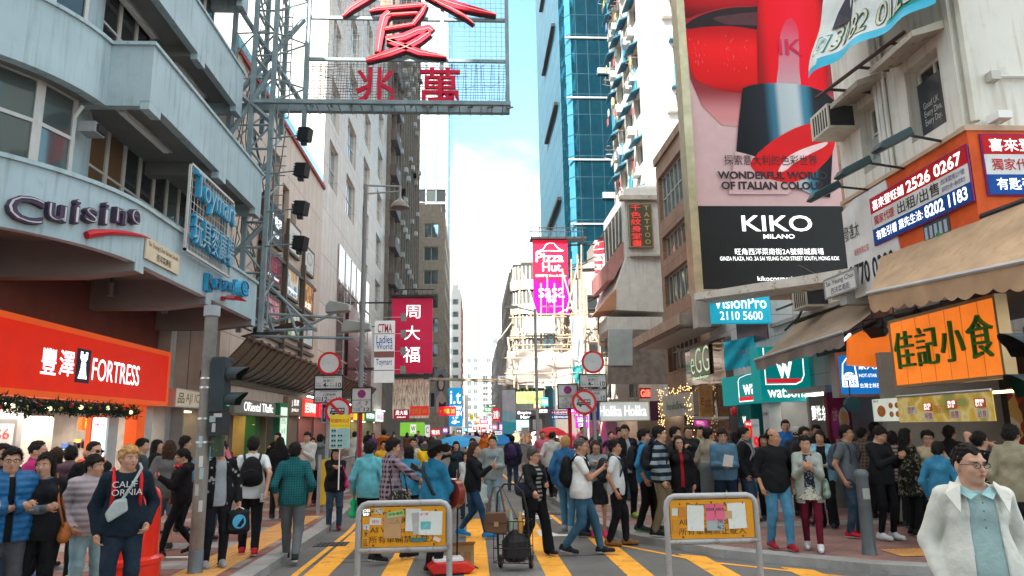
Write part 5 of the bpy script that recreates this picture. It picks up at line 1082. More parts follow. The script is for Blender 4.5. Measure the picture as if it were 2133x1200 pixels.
for i,(px,py) in enumerate(((1985,648),(1880,655),(1815,685))):
 p=ONY(px,py,[10.3,11.6,12.7][i]);e=thing('floodlight',['black yoke floodlight over the last character of the orange sign','black yoke floodlight over the first character of the orange sign','black yoke floodlight over the plain orange side panel'][i],'floodlight',p,R(-70),'floodlights of the snack stall')
 MB().prism([(-.2,0,.02),(.2,0,.02),(.16,.15,-.16),(-.16,.15,-.16)],(0,.12,.1),BLACK).build('lamp_housing',e,bevel=.012);MB().tube([(-.21,.05,-.03),(-.21,.05,.18),(.21,.05,.18),(.21,.05,-.03)],.014,BLACK,5).tube([(0,.05,.18),(0,.05,.5)],.015,BLACK,5).build('yoke',e)
for nm,lb,r_,X,mat,tx in (('menu_banner','yellow food menu banner with red and white price tags under the orange sign',(1874,826,880,2070),6.98,Mpic(['#d8a828','#e0b848','#f0d890','#d8b040','#98a058'],2.6),[]),('menu_board','white menu board with pictures of fried food left of the yellow banner',(1821,832,878,1876),7.3,M((.55,.58,.5),emit=.15),[('雞排',.05,.85,.25,.95,DARK)])):
 O,rot,w,h=rectX(r_[0],r_[1],r_[2],r_[3],X);e=sign(nm,lb,'banner' if 'banner' in nm else 'menu',(O,rot,w,h),.02,mat,None,0,tx)
 m=MB()
 if 'banner' in nm:
  for i,(fx,fz) in enumerate(((.17,.45),(.36,.55),(.36,.22),(.62,.6),(.64,.25),(.89,.6),(.9,.25))):
   q=M((.6,.57,.5)) if i % 2==0 else M((.6,.12,.04));m.box((w*(fx-.05),-.008,h*(fz-.15)),(w*(fx+.05),-.002,h*(fz+.15)),q).text(['雞翼\n$25','套餐\n$45','特價','魚蛋\n$12','燒賣','腸粉\n$15','必食'][i],w*(fx-.04),h*(fz-.12),w*(fx+.04),h*(fz+.12),M((.4,.02,.02)) if i % 2==0 else INKW,y=-.011)
  m.text('珍珠奶茶 雞蛋仔',w*.43,h*.3,w*.57,h*.6,M((.5,.2,.02)),y=-.01);m.tube([(0,0,h),(w,0,h)],.02,ALU,6)
 else:
  for fx,fz,s in ((.32,.45,1.0),(.68,.68,.5),(.9,.68,.5),(.68,.3,.5),(.9,.3,.5)):m.ell((w*fx,-.005,h*fz),(w*.16*s,.004,h*.26*s),M((.45,.14,.03),var=.4,scale=14),9,6)
 m.build('price_tags',e)
O,rot,w,h=rectY(1748,735,1868,826,13.9)
hb=lit((.005,.13,.42),.3)
e=sign('chicken_sign','blue HOT STAR fried chicken sign with a white domed emblem partly behind the orange panel','sign',(O,R(4),w,h),.2,hb,M((.35,.36,.36),rough=.4,metal=.5),.05,[('豪大大雞排',.4,.62,1.15,.86,crw,.008),('HOT-STAR Large Fried',.4,.42,1.05,.52,crw),('台灣士林夜市第一',.4,.2,1.0,.31,crw),('HOT',.13,.38,.32,.52,hb,.015,0,-.012),('STAR',.1,.24,.35,.38,hb,.015,0,-.012)],
     shapes=[([(.08,.22),(.37,.22),(.37,.34)] + [(.225+.145*math.cos(R(a)),.34+.22*math.sin(R(a))) for a in range(0,181,15)],crw),(ribbon([(.09,.4),(.12,.75),(.2,.88),(.27,.88),(.33,.75),(.36,.4)],.02),crw)])
pf=sign('shutter_poster','grey poster panel with white brush characters and green leaves beside the chemist shop','poster',rectY(1696,826,1735,960,15.2),.1,M((.2,.18,.16)),None,0,[('靈性糸',.1,.62,.9,.86,crw,.008)],shapes=[(circ(.5,.25,.42,.18),M((.3,.4,.08),var=.5,scale=9)),(circ(.45,.16,.2,.1),M((.12,.25,.04)))])
pf=sign('food_poster','dark red poster panel with a 2/F oval and pictures of wraps','poster',rectY(1736,818,1782,965,14.6),.1,M((.2,.01,.03)),M((.12,.01,.02)),.04,[('2/F',.18,.6,.4,.74,M((.6,.35,.1)),.01)],shapes=[(circ(.3,.55,.24,.24),M((.3,.03,.15))),(circ(.68,.62,.24,.17),M((.45,.4,.3),var=.4,scale=12)),(circ(.7,.64,.18,.1),M((.5,.22,.08))),([(.2,.08),(.9,.08),(.9,.34),(.2,.34)],M((.45,.35,.2),var=.5,scale=10))])
p=ONY(1773,848,13.3);e=thing('round_sign','round dark teal hanging sign below the blue chicken sign','sign',p);MB().lathe([(.15,0),(.15,.1)],(0,.05,0),M((.01,.06,.08),rough=.3),22,M=Matrix.Rotation(R(90),4,'X')).build('disc',e,smooth=True);MB().tube([(0,0,.15),(0,0,.5)],.012,DARK,5).build('hanger',e);MB().text('HOT',-.08,-.05,.08,.03,M((.15,.3,.35)),y=-.07).build('lettering',e)
# ------------------------------------------------------------------ optical shop, cosmetics shop and beyond
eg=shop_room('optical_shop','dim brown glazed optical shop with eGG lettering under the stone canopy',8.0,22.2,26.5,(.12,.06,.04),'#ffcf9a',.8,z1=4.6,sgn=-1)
MB().box((-2.1,-.03,.05),(2.1,-.01,4.4),Mglass((.14,.075,.05),metal=.3,wob=.01)).build('glass_front',eg)
o=sign('optical_sign','pale green eGG neon lettering on the brown glass of the optical shop','sign',rectX(1440,727,787,1478,7.9),.01,M((.05,.025,.016),rough=.15),None,0,[('eGG',.02,.1,.98,.95,lit((.35,.5,.3),.35),-.012),('Optical Boutique',.1,-.12,.9,0,lit((.3,.6,.3),.6))])
O,rot,w,h=rectX(1392,824,866,1445,7.6)
isg=shop_room('cosmetics_shop','cosmetics shop with strings of warm lights round its grey sign',7.9,26.8,31.5,(.42,.4,.36),'#fff0d8',2.0,z1=2.5,sgn=-1)
e=sign('cosmetics_sign','grey innisfree sign between curtains of warm fairy lights','sign',(Vector((7.6,29.2,2.2)),R(-90),4.6,.8),.2,M((.36,.36,.33)),None,0,[('innisfree',.25,.3,.8,.68,M((.2,.26,.2)),.0,.02)])
m=MB();gold=lit('#ffd28a',.9)
for k in range(210):
 a,b=((rs.uniform(-.1,.9),rs.uniform(-1.6,1.1)) if k % 2 else (rs.uniform(3.7,4.7),rs.uniform(-1.9,1.1))) if k % 5 else (rs.uniform(0,4.6),rs.uniform(.8,1.1))
 m.cbox((a,-.06,b),(.028,.02,.035),gold)
kind(m.build('fairy_lights',e),'stuff')
sign('wooden_sign','orange brown wooden panel sign above the grey cosmetics sign','sign',rectY(1459,803,1487,868,23.4),.15,M((.4,.2,.07),var=.3,scale=6),None,0,[('Egg',.15,.3,.85,.6,M((.15,.05,.02))),('OPTICAL',.15,.1,.85,.22,M((.15,.05,.02)))])
O,rot,w,h=rectY(1250,836,1356,877,29)
O2=O
hk=shop_room('makeup_shop','bright make up shop facing the viewer under the long white Holika Holika sign',6.9,30.2,34.6,(.5,.32,.2),'#fff0e0',2.4,z1=2.3,sgn=-1,goods=[(.6,.1,.25),(.6,.4,.3),(.5,.5,.5),(.3,.05,.05),(.1,.35,.1)])
e=sign('makeup_sign','long white Holika Holika box sign with grey letters and a purple end','sign',(O,R(3),w,h),.5,lit((.5,.53,.52),.2),M((.5,.5,.3)),.03,[('Holika Holika',.0,.25,.93,.78,lit('#ffffff',.35),.0,.02)])
MB().box((w+.02,0,0),(w+.55,.5,h),M((.07,.02,.07))).build('purple_end',e)
# TATTOO house end wall
ww=M((.58,.56,.53),rough=.75,var=.1,streak=.5,scol=(.3,.24,.18),wear=.2,wcol=(.35,.32,.28),wscale=2)
th=thing('tattoo_house','shabby white house end with a curved lower wall and glazed bay above the bamboo','building',(7,34,0))
def T7(x,y):p=ONY(1000+x/3,400+y/3,34);return (p.x,p.z)
def tprism(pts,y0,y1,mat):return MB().prism([(*[T7(*p)[0]],y0,T7(*p)[1]) for p in pts],(0,y1-y0,0),mat)
rw(tprism([(905,-20),(1105,-60),(1400,-60),(1400,460),(1140,440),(915,405)],34,40,ww),'upper_wall',th)
rw(tprism([(915,405),(1140,440),(1400,470),(1400,760),(850,735),(850,600)],34.02,40,ww),'lower_wall',th)
rw(tprism([(850,605),(848,735),(725,750)],33.95,36,M((.45,.22,.13),rough=.8)),'orange_wedge',th)
rw(tprism([(905,45),(905,280),(805,430),(790,220)],35,38,Mglass((.2,.24,.24),metal=.5)),'glazed_bay',th)
rw(tprism([(910,285),(915,405),(850,530),(805,540),(800,430)],34.6,39,M((.42,.2,.19),rough=.8,streak=.5)),'pink_spandrel',th)
m=MB()
for k in range(5):a=T7(800+k*22,220-k*36);b=T7(812+k*20,420-k*30);m.tube([(a[0],34.95,a[1]),(b[0],34.95,b[1])],.035,M((.6,.55,.5)),5)
rw(m,'bay_mullions',th)
rw(MB().box((T7(905,0)[0]-.3,33.7,T7(905,45)[1]-.1),(T7(1110,0)[0]+.2,34.1,T7(905,45)[1]+.12),RUST).box((T7(915,0)[0],33.8,T7(915,400)[1]-.05),(T7(1145,0)[0],34.05,T7(915,400)[1]+.05),RUST),'ledges',th)
rw(tprism([(795,780),(1140,780),(1140,830),(1100,900),(795,860)],34.0,40,ww),'foot_wall',th)
rw(tprism([(800,860),(950,860),(950,1085),(800,1085)],33.9,34.0,M((.34,.38,.39),rough=.4)),'blank_signboard',th)
rw(tprism([(950,860),(1100,860),(1180,1010),(1180,1200),(800,1200),(800,1085),(950,1085)],33.95,34.2,M((.2,.17,.15),rough=.9,var=.35,bump=.5,bscale=5)),'dark_wall',th)
O,rot,w,h=rectY(1312,424,1362,515,33.8)
sign('tattoo_sign','dark box sign with red Chinese characters and gold TATTOO on the white house end','sign',(O,0,w,h),.18,M((.08,.07,.05)),M((.25,.2,.12)),.05,[(c,.1,.83-.162*i,.52,.97-.162*i,lit((.6,.05,.04),.3),.0,.03) for i,c in enumerate('千色紋身堂畫')] + [(c,.66,.85-.155*i,.88,.95-.155*i,M((.5,.38,.08)),.0) for i,c in enumerate('TATTOO')])
# ------------------------------------------------------------------ teal glass tower and white flats
tg=Mglass((.015,.15,.23),metal=.8,rough=.03,wob=.3,scale=.9)
gt_=thing('glass_tower','tall teal mirrored glass office tower with thin white floor lines','building',(8.0,56,0))
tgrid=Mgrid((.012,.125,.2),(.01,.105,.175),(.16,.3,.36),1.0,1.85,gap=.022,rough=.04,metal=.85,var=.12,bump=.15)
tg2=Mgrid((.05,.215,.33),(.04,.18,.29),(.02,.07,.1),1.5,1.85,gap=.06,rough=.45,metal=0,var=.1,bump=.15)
X0=8.55
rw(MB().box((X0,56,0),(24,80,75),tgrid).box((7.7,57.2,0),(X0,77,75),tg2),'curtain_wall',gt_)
m=MB()
for k in range(40):
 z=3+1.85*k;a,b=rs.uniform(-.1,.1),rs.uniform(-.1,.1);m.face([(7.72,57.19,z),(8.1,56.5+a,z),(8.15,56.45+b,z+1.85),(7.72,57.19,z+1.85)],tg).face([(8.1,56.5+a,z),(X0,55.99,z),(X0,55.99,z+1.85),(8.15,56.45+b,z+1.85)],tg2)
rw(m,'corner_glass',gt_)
m=MB()
for k in range(9):z=12.5+5.55*k;m.box((X0-.5,55.86,z),(24,55.99,z+.14),ALU)
for k in range(5):z=20.5+11.1*k;m.box((X0+2.2,55.75,z-.2),(18,55.98,z+.3),ALU)
rw(m,'floor_lines',gt_)
m=MB()
for (ya,yb,z) in ((58.5,68,21),(59,68,30),(59.5,69,38),(60,70,46)):m.box((7.35,ya,z),(7.68,yb,z+.3),BLACK)
rw(m,'dark_fins',gt_)
wf=M((.6,.585,.55),rough=.75,var=.05,streak=.25,scol=(.45,.4,.34))
wt=thing('residential_tower','sunlit white residential tower with blue window hoods and air conditioners','building',(10.4,39,0))
W_=8;hz=[14 + 3.05*k for k in range(15)]
facade(wt,(0,0,0),0,W_,60,[(1.75,z,2.55,z+1.35) for z in hz] + [(4.6,z,5.4,z+1.35) for z in hz],wf,[g_mid,g_dark],M((.6,.58,.55)),depth=.2,thick=9,nx=2,nz=1,name='end_wall')
facade(wt,(-.25,9,0),R(-90),8.98,59.98,[(q,z+.2,q+1.25,z+1.6) for z in hz for q in (.6,2.7,4.9,7.1)],wf,[g_dark,g_mid,g_dark],M((.5,.5,.48)),depth=.2,thick=.3,nx=2,nz=1,name='street_wall')
hood=M((.03,.13,.2),rough=.6,var=.15);hood2=M((.05,.32,.46),rough=.6,var=.15);acw=M((.62,.6,.55));
hm=MB().prism([(0,0,0),(-.55,0,-.28),(-.55,0,-.2),(0,0,.1)],(0,1.5,0),hood).build('window_hood');am=MB().box((-.42,0,0),(0,.7,.5),acw)
for q in range(4):am.box((-.425,.1,.08+.1*q),(-.42,.6,.12+.1*q),DARK)
am=am.build('air_conditioner');pm=MB().box((0,-.03,0),(.85,0,1.5),hood2).build('blue_panel');fh=MB().box((-.15,-.4,0),(1.0,0,.12),hood).build('window_hood')
def put(o,x,y,z):c=o.copy();col.objects.link(c);c.parent=wt;c.location=(x,y,z);return c
for i,z in enumerate(hz):
 for j,q in enumerate((.6,2.7,4.9,7.1)):
  y=9-q-1.4
  put(hm,-.26,y,z+1.75)
  if (i*3+j) % 4 != 1:put(am,-.26,y+.2+(.5 if j % 2 else-.6),z-.45)
  if (i+j) % 3==0:put(pm,-.36,y+1.4,z-1.2).rotation_euler=(0,0,R(-90))
 put(fh,1.65,-.02,z+1.42)
 if i % 2:put(pm,1.72,-.02,z-1.55)
 else:put(am,1.85,-.02,z-.1).rotation_euler=(0,0,R(90))
 if i % 3==0:put(am,4.8,-.02,z-.1).rotation_euler=(0,0,R(90))
for o in (hm,am,pm,fh):bpy.data.objects.remove(o)
m=MB()
for x in (3.2,3.4,6.4):m.tube([(x,-.08,10),(x,-.08,59)],.06,M((.6,.58,.55)),5)
for y in (1.8,4.2,6.4):m.tube([(-.33,y,10),(-.33,y,59)],.05,M((.55,.5,.45)),5)
for k in range(80):z=rs.choice(hz)+rs.uniform(-.6,1.2);y=rs.uniform(.3,8.6);m.tube([(-.25,y,z),(-.85,y+.1,z+.05),(-.85,y+.8,z+.05),(-.25,y+.9,z)],.02,M(rs.choice([(.2,.2,.2),(.5,.5,.5),(.3,.2,.15)])),4)
for k in range(60):z=rs.choice(hz)+rs.uniform(-.9,.6);y=rs.uniform(.3,8.4);m.box((-.75,y,z),(-.71,y+.35,z+.5),M(rs.choice([(.5,.1,.1),(.1,.2,.4),(.6,.6,.6),(.4,.35,.1),(.1,.1,.1)])))
kind(m.build('pipes_and_laundry',wt),'stuff')
# rest of the right row
rd=thing('round_balcony_block','cream block with rounded corner balconies beyond the bamboo scaffold','building',(6.5,85,0))
m=MB()
for k in range(6):
 z=3.5+3.0*k;m.lathe([(2.3,z),(2.3,z+1.2)],(6.9,88,0),M((.6,.58,.52),streak=.3),24).lathe([(2.0,z+1.2),(2.0,z+3.0)],(6.9,88,0),M((.12,.13,.13),rough=.2),24,cap=False);m.box((6.9,85.7,z),(14,100,z+1.2),M((.6,.58,.52))).box((7.1,86,z+1.2),(14,100,z+3.0),M((.1,.1,.1)))
 for a in range(10):t=R(150+14*a);m.cbox((6.9+2.02*math.cos(t),88+2.02*math.sin(t),z+2.1),(.14,.14,1.8),M((.6,.58,.52)))
rw(m,'storeys',rd)
tower('old_block','old grey brown block cluttered with signs past the bamboo scaffold',6.6,14,44,55.5,11,M((.36,.33,.3),streak=.4),[g_dark,g_mid],(3,3,3,10.5,.4,.4),(5,3,3,10.5,.4,.4),side=-1)
tower('brown_block','brownish block behind the rounded balconies on the right',5.6,14,101,130,24,M((.36,.3,.26),streak=.4),[g_dark,g_mid],(3,7,3,23,.4,.4),(8,7,3,23,.4,.4),side=-1)
tower('grey_block','grey block with red character board far up the right side',5.0,14,131,180,18,M((.4,.38,.37),streak=.4),[g_dark,g_mid],(3,5,3,17,.4,.4),(8,5,3,17,.4,.4),side=-1)
# ------------------------------------------------------------------ unseen blocks added behind the viewer, heights stepped to shade the foreground
bb=thing('shade_block_behind','added grey tower block behind the viewer that shades the foreground, seen only in reflections','building',(-12,-30,0))
gry=M((.45,.43,.4),rough=.8)
facade(bb,(-4.5,14,0),R(180),15.5,46,grid_holes(15.5,46,4,10,1,14.5,4,45,.4,.4),gry,g_dark,pale,thick=14,nx=2,nz=1,name='low_shade_wing')
facade(bb,(16,14.3,0),R(180),20.48,58,grid_holes(20.48,58,5,13,1,19.5,4,57,.4,.4),gry,g_dark,pale,thick=14,nx=2,nz=1,name='high_shade_wing')
# ================================================================== middle of the street
O,rot,w,h=rectY(1113,500,1186,655,44)
ph=thing('pizza_cosmetics_sign','red Pizza Hut over magenta Sasa hanging sign standing out from the right row','sign',O)
pr=lit((.6,.01,.04),.22);pm_=lit((.58,.0,.19),.22)
MB().box((0,0,h*.475),(w,.35,h),pr).build('pizza_panel',ph);MB().box((0,0,0),(w,.35,h*.47),pm_).build('cosmetics_panel',ph)
m=MB();m.text('Pizza',.08*w,h*.7,.88*w,h*.83,INKW,bold=.01).text('Hut',.26*w,h*.575,.8*w,h*.69,INKW,bold=.01).text('趣味更多 Pizza & More',.06*w,h*.5,.94*w,h*.535,INKW,bold=.005)
m.text('sasa',.14*w,h*.22,.88*w,h*.35,INKW).text('莎莎',.38*w,h*.155,.64*w,h*.21,INKW).text('making life beautiful',.2*w,h*.09,.82*w,h*.12,M((.6,.3,.4)));m.build('lettering',ph)
m=MB();hat=lambda pts,mt,k:m.prism([(w*x,-.004*k,h*(.475+.525*z)) for x,z in pts],(0,-.003,0),mt)
hat([(.08,.7),(.2,.735),(.3,.77),(.38,.9),(.48,.93),(.62,.92),(.68,.85),(.75,.78),(.9,.72),(.8,.7),(.45,.715)],INKW,1);hat([(.13,.71),(.3,.75),(.4,.88),(.49,.915),(.61,.905),(.66,.83),(.74,.76),(.85,.72),(.45,.73)],pr,2)
for a,b in ((.05,.25),(.6,.9)):m.face([(w*a,-.006,h*.465),(w*(a+.3 if a < .5 else b-.02),-.006,h*.465),(w*(a+b)/2,-.006,h*.4)],M((.2,.0,.07)))
m.build('emblem',ph)
m=MB()
for z in (h+.1,h+.7):m.box((-.15,-.3,z),(w+1.2,-.25,z+.05),DARK).box((-.15,.6,z),(w+1.2,.65,z+.05),DARK)
m.box((-.15,-.3,h+.02),(w+1.2,.65,h+.1),DARK)
for k in range(7):m.box((-.15+k*.55,-.3,h),(-.1+k*.55,-.25,h+1.0),DARK)
for z in (.3,1.6,2.9,4.5):m.tube([(w,.2,z),(w+3.0,.2,z+.1)],.06,DARK,5)
for z in (.3,2.9):m.tube([(w,.2,z),(w+3.0,.2,z+1.4)],.04,DARK,5)
m.build('catwalk',ph)
# bamboo scaffold with sheeting
sc=thing('bamboo_scaffold','bamboo pole scaffold with lashed crossbars in front of the house on the right','scaffold',(5,37,0))
bam=M((.33,.265,.19),rough=.7,var=.3,scale=4);bam2=M((.45,.4,.33),rough=.7,var=.25,scale=4)
def pole(a,b,r=.05,mat=bam):A,B_=Vector(a),Vector(b);MB().tube([A-sc.location,(A+B_)/2-sc.location+Vector((rs.uniform(-.05,.05),0,rs.uniform(-.03,.03))),B_-sc.location],r,mat,6).build('bamboo_pole',sc)
def PY(px,py,Y=37):return tuple(ONY(px,py,Y))
for (px,t,b,Y) in ((1068,640,800,37),(1083,560,800,38),(1113,640,803,37),(1127,590,803,37),(1140,575,803,38),(1155,590,803,37),(1172,560,805,38),(1190,540,805,37),(1203,530,900,38),(1211,510,900,37),(1219,600,905,36),(1246,660,905,36),(1262,660,905,37),(1286,650,790,36),(1322,690,910,35),(1328,660,910,36),(1344,650,720,35)):pole(PY(px,t,Y),PY(px+(3 if b > 850 else 0),b,Y))
for (y,l,r) in ((655,1100,1345),(662,1060,1180),(686,1185,1345),(705,1060,1210),(712,1185,1340),(730,1060,1215),(735,1200,1330),(762,1190,1345),(788,1210,1350),(803,1048,1215),(700,1062,1190),(720,1062,1190)):pole(PY(l,y,36.6),PY(r,y-2,36.6),.045)
for a,b in (((1060,730),(1130,660)),((1110,665),(1190,735)),((1070,700),(1190,640)),((1205,730),(1262,640)),((1290,660),(1245,930)),((1215,690),(1262,720)),((1170,560),(1195,650)),((1185,620),(1250,720)),((1205,540),(1180,650)),((1085,560),(1120,660))):pole(PY(*a,36.8),PY(*b,36.8),.045,bam2)
for px_ in (1070,1112,1150,1190):pole(PY(px_,722,35.9),PY(px_+1,808,35.9),.03,bam2)
for y_ in (746,778):pole(PY(1050,y_,35.8),PY(1212,y_-2,35.8),.028,bam2)
for k in range(16):a=rs.uniform(1062,1190);pole(PY(a,rs.uniform(655,690),37.4),PY(a+rs.uniform(-40,40),rs.uniform(690,730),37.4),.035,bam2 if k % 2 else bam)
for dz in (0,.09):pole((-2.2,36.5,4.32+dz*.6),(6.0,36.5+dz,4.02+dz),.045)
for k in range(9):q=2.2+k*.45;pole((q,36.3,4.15),(q+.1,36.3,3.75),.05)
for x in (2.1,5.4):pole((x,36.2,4.0),(x-.3,36.2,6.4),.06,bam2)
def sheet_thing(label,c,mat,fold,n=30,k=16,nm='scaffold_sheet'):
 e=thing(nm,label,'sheet',c[3]);P=[Vector(q)-e.location for q in c];m=MB()
 def q(u,v):p=P[0].lerp(P[1],u).lerp(P[3].lerp(P[2],u),v);return tuple(p + Vector((0,-fold*(math.sin(u*14+v*3)*.6+math.sin(v*9+u*7)),-fold*.5*math.sin(u*19)*(1-v))))
 for i in range(n):
  for j in range(k):m.face([q(i/n,j/k),q((i+1)/n,j/k),q((i+1)/n,(j+1)/k),q(i/n,(j+1)/k)],mat)
 m.build('sheet',e,smooth='all');return e
def Mtrans(c):
 m=bpy.data.materials.new('thin_sheet');m.use_nodes=True;nt=m.node_tree;b=nt.nodes['Principled BSDF'];b.inputs['Base Color'].default_value=c + (1,);b.inputs['Roughness'].default_value=.6
 t=nt.nodes.new('ShaderNodeBsdfTranslucent');t.inputs[0].default_value=c + (1,);x=nt.nodes.new('ShaderNodeMixShader');x.inputs[0].default_value=.45
 nt.links.new(b.outputs[0],x.inputs[1]);nt.links.new(t.outputs[0],x.inputs[2]);nt.links.new(x.outputs[0],nt.nodes['Material Output'].inputs[0]);return m
sheet_thing('white plastic sheet glowing in the sun on the lower scaffold',[PY(1056,730,36.4),PY(1206,733,36.4),PY(1210,806,36.2),PY(1052,800,36.2)],Mtrans((.78,.73,.68)),.13)
sheet_thing('blue and white striped tarpaulin hanging down the scaffold corner',[PY(1186,660,36),PY(1216,655,36),PY(1216,775,36),PY(1196,770,36)],Mtrans((.6,.7,.75)),.07,14,16,'tarpaulin')
sheet_thing('small teal net bunched at the foot of the sheet',[PY(1190,765,35.8),PY(1212,760,35.8),PY(1214,800,35.8),PY(1198,798,35.8)],Mtrans((.05,.4,.42)),.06,10,10,'net')
gbd=sign('blank_signboard','blank grey three panel signboard on the bamboo scaffold','sign',rectY(1092,662,1156,694,36.3),.12,M((.4,.45,.44),rough=.4),M((.3,.32,.32)),.04)
m=MB()
for k in (1,2):m.box((gbd.children[0].dimensions.x*k/3,-.01,0),(gbd.children[0].dimensions.x*k/3+.02,0,gbd.children[0].dimensions.z),GREY)
m.build('seam',gbd)
# smaller signs up the street
def sg(lb,l,t,r,b,Y,c,tx=(),nm='hanging_sign',e=.2,th=.2):return sign(nm,lb,'sign',rectY(l,t,r,b,Y),th,lit(c,e),None,0,tx)
K_=M((.04,.04,.04));Rr=M((.5,.02,.03))
sg('lime green Ogg shop sign below the bamboo bundle on the right',1076,816,1131,840,50,(.36,.6,.12),[('Ogg',.18,.25,.6,.75,K_),('眼鏡',.65,.2,.95,.5,K_)])
sg('black Empire Hair sign under the lime green sign',1077,855,1116,873,52,(.015,.015,.018),[('Empire',.05,.5,.75,.9,INKW,.01),('Hair',.2,.08,.7,.42,INKW,.01)])
sg('pale blue picture board under the black Empire Hair sign',1076,875,1102,897,51,(.2,.42,.55),[('SALE',.1,.4,.9,.6,INKW)])
e=sign('banner','tall banner fading from pale pink to turquoise up the right side','banner',rectY(1047,812,1075,904,62),.15,M((.3,.5,.58),rough=.4),None,0,(),shapes=[([(0,.55),(1,.45),(1,1),(0,1)],M((.5,.47,.52))),([(0,.0),(1,0),(1,.25),(0,.3)],M((.05,.42,.5)))])
sg('white sign with a red 物 character on the far right row',1037,783,1054,801,75,(.55,.52,.52),[('物',.3,.1,1.0,.9,Rr)])
for (l,t,r,b,Y,lb) in ((1110,874,1129,895,27,'white notice board on a pole behind the grey haired woman, higher one'),(1086,890,1102,905,31,'white notice board on a pole left of the red parasol, lower one')):
 e=sign('notice_board',lb,'sign',rectY(l,t,r,b,Y),.03,M((.55,.53,.52)),None,0,[('注意事項',.15,.72,.85,.9,K_),('行人專用區',.1,.4,.9,.6,Rr),('不准停車',.1,.12,.9,.3,Rr)],'white notice boards');w=rectY(l,t,r,b,Y)[2];MB().tube([(w/2,.06,-(e.location.z)+.02),(w/2,.06,.3)],.03,GREY,6).build('pole',e)
# direction signs by the right post
for t,b,c,tx,lb in ((855,863,(.4,.01,.2),'← 女人街 LADIES MKT','magenta pedestrian direction sign left of the bus sign'),(864.5,873,(.03,.12,.4),'← 旺角 MONG KOK','blue pedestrian direction sign below the magenta one')):
 e=sign('direction_sign',lb,'sign',rectY(1148,t,1186,b,19),.03,M(c,rough=.4),None,0,[(tx,.05,.2,.95,.8,INKW)])
pkn=lit((.6,.02,.25),.9)
nsn=shop_room('pink_shop','shop front glowing pink behind the right road signs',6.5,35.4,40.5,(.5,.06,.25),'#ff9ad0',2.5,z1=2.6,sgn=-1,goods=[(.6,.05,.3),(.6,.4,.5),(.5,.1,.1)])
sg('magenta pink neon sign behind the blue parking plate',1180,846,1232,862,34,(.6,.02,.28),[('Sasa 美粧 SALE',.05,.2,.95,.8,lit('#fff',.9) if False else INKW)],e=.7)
sg('second magenta panel hanging below the pink neon sign',1200,866,1226,892,34,(.55,.02,.35),[('50%',.1,.5,.9,.85,INKW),('OFF',.2,.1,.8,.4,INKW)],e=.6)
sg('red neon shop sign high under the concrete canopy by the bamboo',1334,808,1356,830,33,(.25,.02,.02),[('Gilli',.05,.15,.95,.85,lit((.9,.08,.05),1.5),.02)],e=.1)
# clutter of small signs at the far end, each its own board
cl=[('red',(.5,.02,.03)),('pink',(.6,.2,.35)),('white',(.6,.6,.6)),('blue',(.03,.2,.5)),('green',(.05,.35,.12)),('yellow',(.65,.5,.05)),('purple',(.25,.05,.35)),('teal',(.02,.35,.4)),('orange',(.65,.22,.03)),('black',(.02,.02,.02))]
tx_=['珠寶','藥房','金飾','電器','波鞋','手機','眼鏡','時裝','麻雀','酒樓','當押','大押','美容','海味','書店','影音','相機','旅遊','茶餐廳','髮廊']
spots=[(985,888,1000,897,110,0),(1000,872,1016,884,100,1),(1012,860,1041,868,95,2),(1008,848,1024,859,92,4),(1026,850,1040,878,90,0),(1018,885,1036,895,88,1),(1040,880,1047,900,85,6),(975,880,984,892,120,3),(1002,890,1014,903,80,0),(990,868,999,884,125,8),(1016,842,1034,849,105,9),(1030,898,1046,906,78,2),(965,890,974,900,100,7),(978,862,986,876,140,5),(1004,905,1016,912,75,8),(950,893,962,903,70,9),(922,890,933,903,64,6),(1120,850,1144,862,42,9),(1128,828,1142,846,44,7),(1112,840,1126,850,48,8)]
cn_=['red','pink','white','emerald','crimson','rose pink','violet','royal blue','scarlet','orange','black','cream','turquoise','yellow','amber','charcoal','purple','jet black','teal','tangerine']
for i,(l,t,r,b,Y,c) in enumerate(spots):sg('small far %s hanging sign among the many signs at the street end' % cn_[i],l,t,r,b,Y,cl[c][1],[(tx_[i],.12,.2,.88,.8,INKW if c not in (2,5) else Rr)],e=.3)
# parasols and tents
def parasol(lb,px,py,r_,Y,c,hgt=.35,n=10):
 p=ONY(px,py,Y);e=thing('parasol',lb,'parasol',(p.x,Y,.0));z=p.z
 m=MB();mt=M(c,rough=.6,var=.1);rings=[(0,z),(r_*.4,z-.05),(r_*.75,z-hgt*.5),(r_,z-hgt)]
 for k in range(n):
  a,b=2*math.pi*k/n,2*math.pi*(k+1)/n
  for (r1,z1),(r2,z2) in zip(rings,rings[1:]):
   P_=[(r1*math.cos(a),r1*math.sin(a),z1),(r2*math.cos(a),r2*math.sin(a),z2),(r2*math.cos(b),r2*math.sin(b),z2),(r1*math.cos(b),r1*math.sin(b),z1)];m.face(P_ if r1 else P_[1:3] + [P_[0]],mt)
 m.build('canopy',e,smooth='all');MB().tube([(0,0,.02),(0,0,z)],.02,ALU,6).build('pole',e)
 m=MB()
 for k in range(n):a=2*math.pi*k/n;m.tube([(0,0,z-.25),(r_*.95*math.cos(a),r_*.95*math.sin(a),z-hgt+.01)],.008,DARK,4)
 m.build('ribs',e);return e
parasol('red parasol over the crowd right of the middle',1147,889,.72,29,(.55,.015,.03));parasol('open bright blue umbrella behind the guitarist',950,907,.62,19,(.02,.25,.5),.28);parasol('second blue umbrella far behind the guitarist',972,906,.5,34,(.02,.2,.5));parasol('small light blue umbrella beside the white notice boards',1128,917,.4,26,(.05,.35,.6))
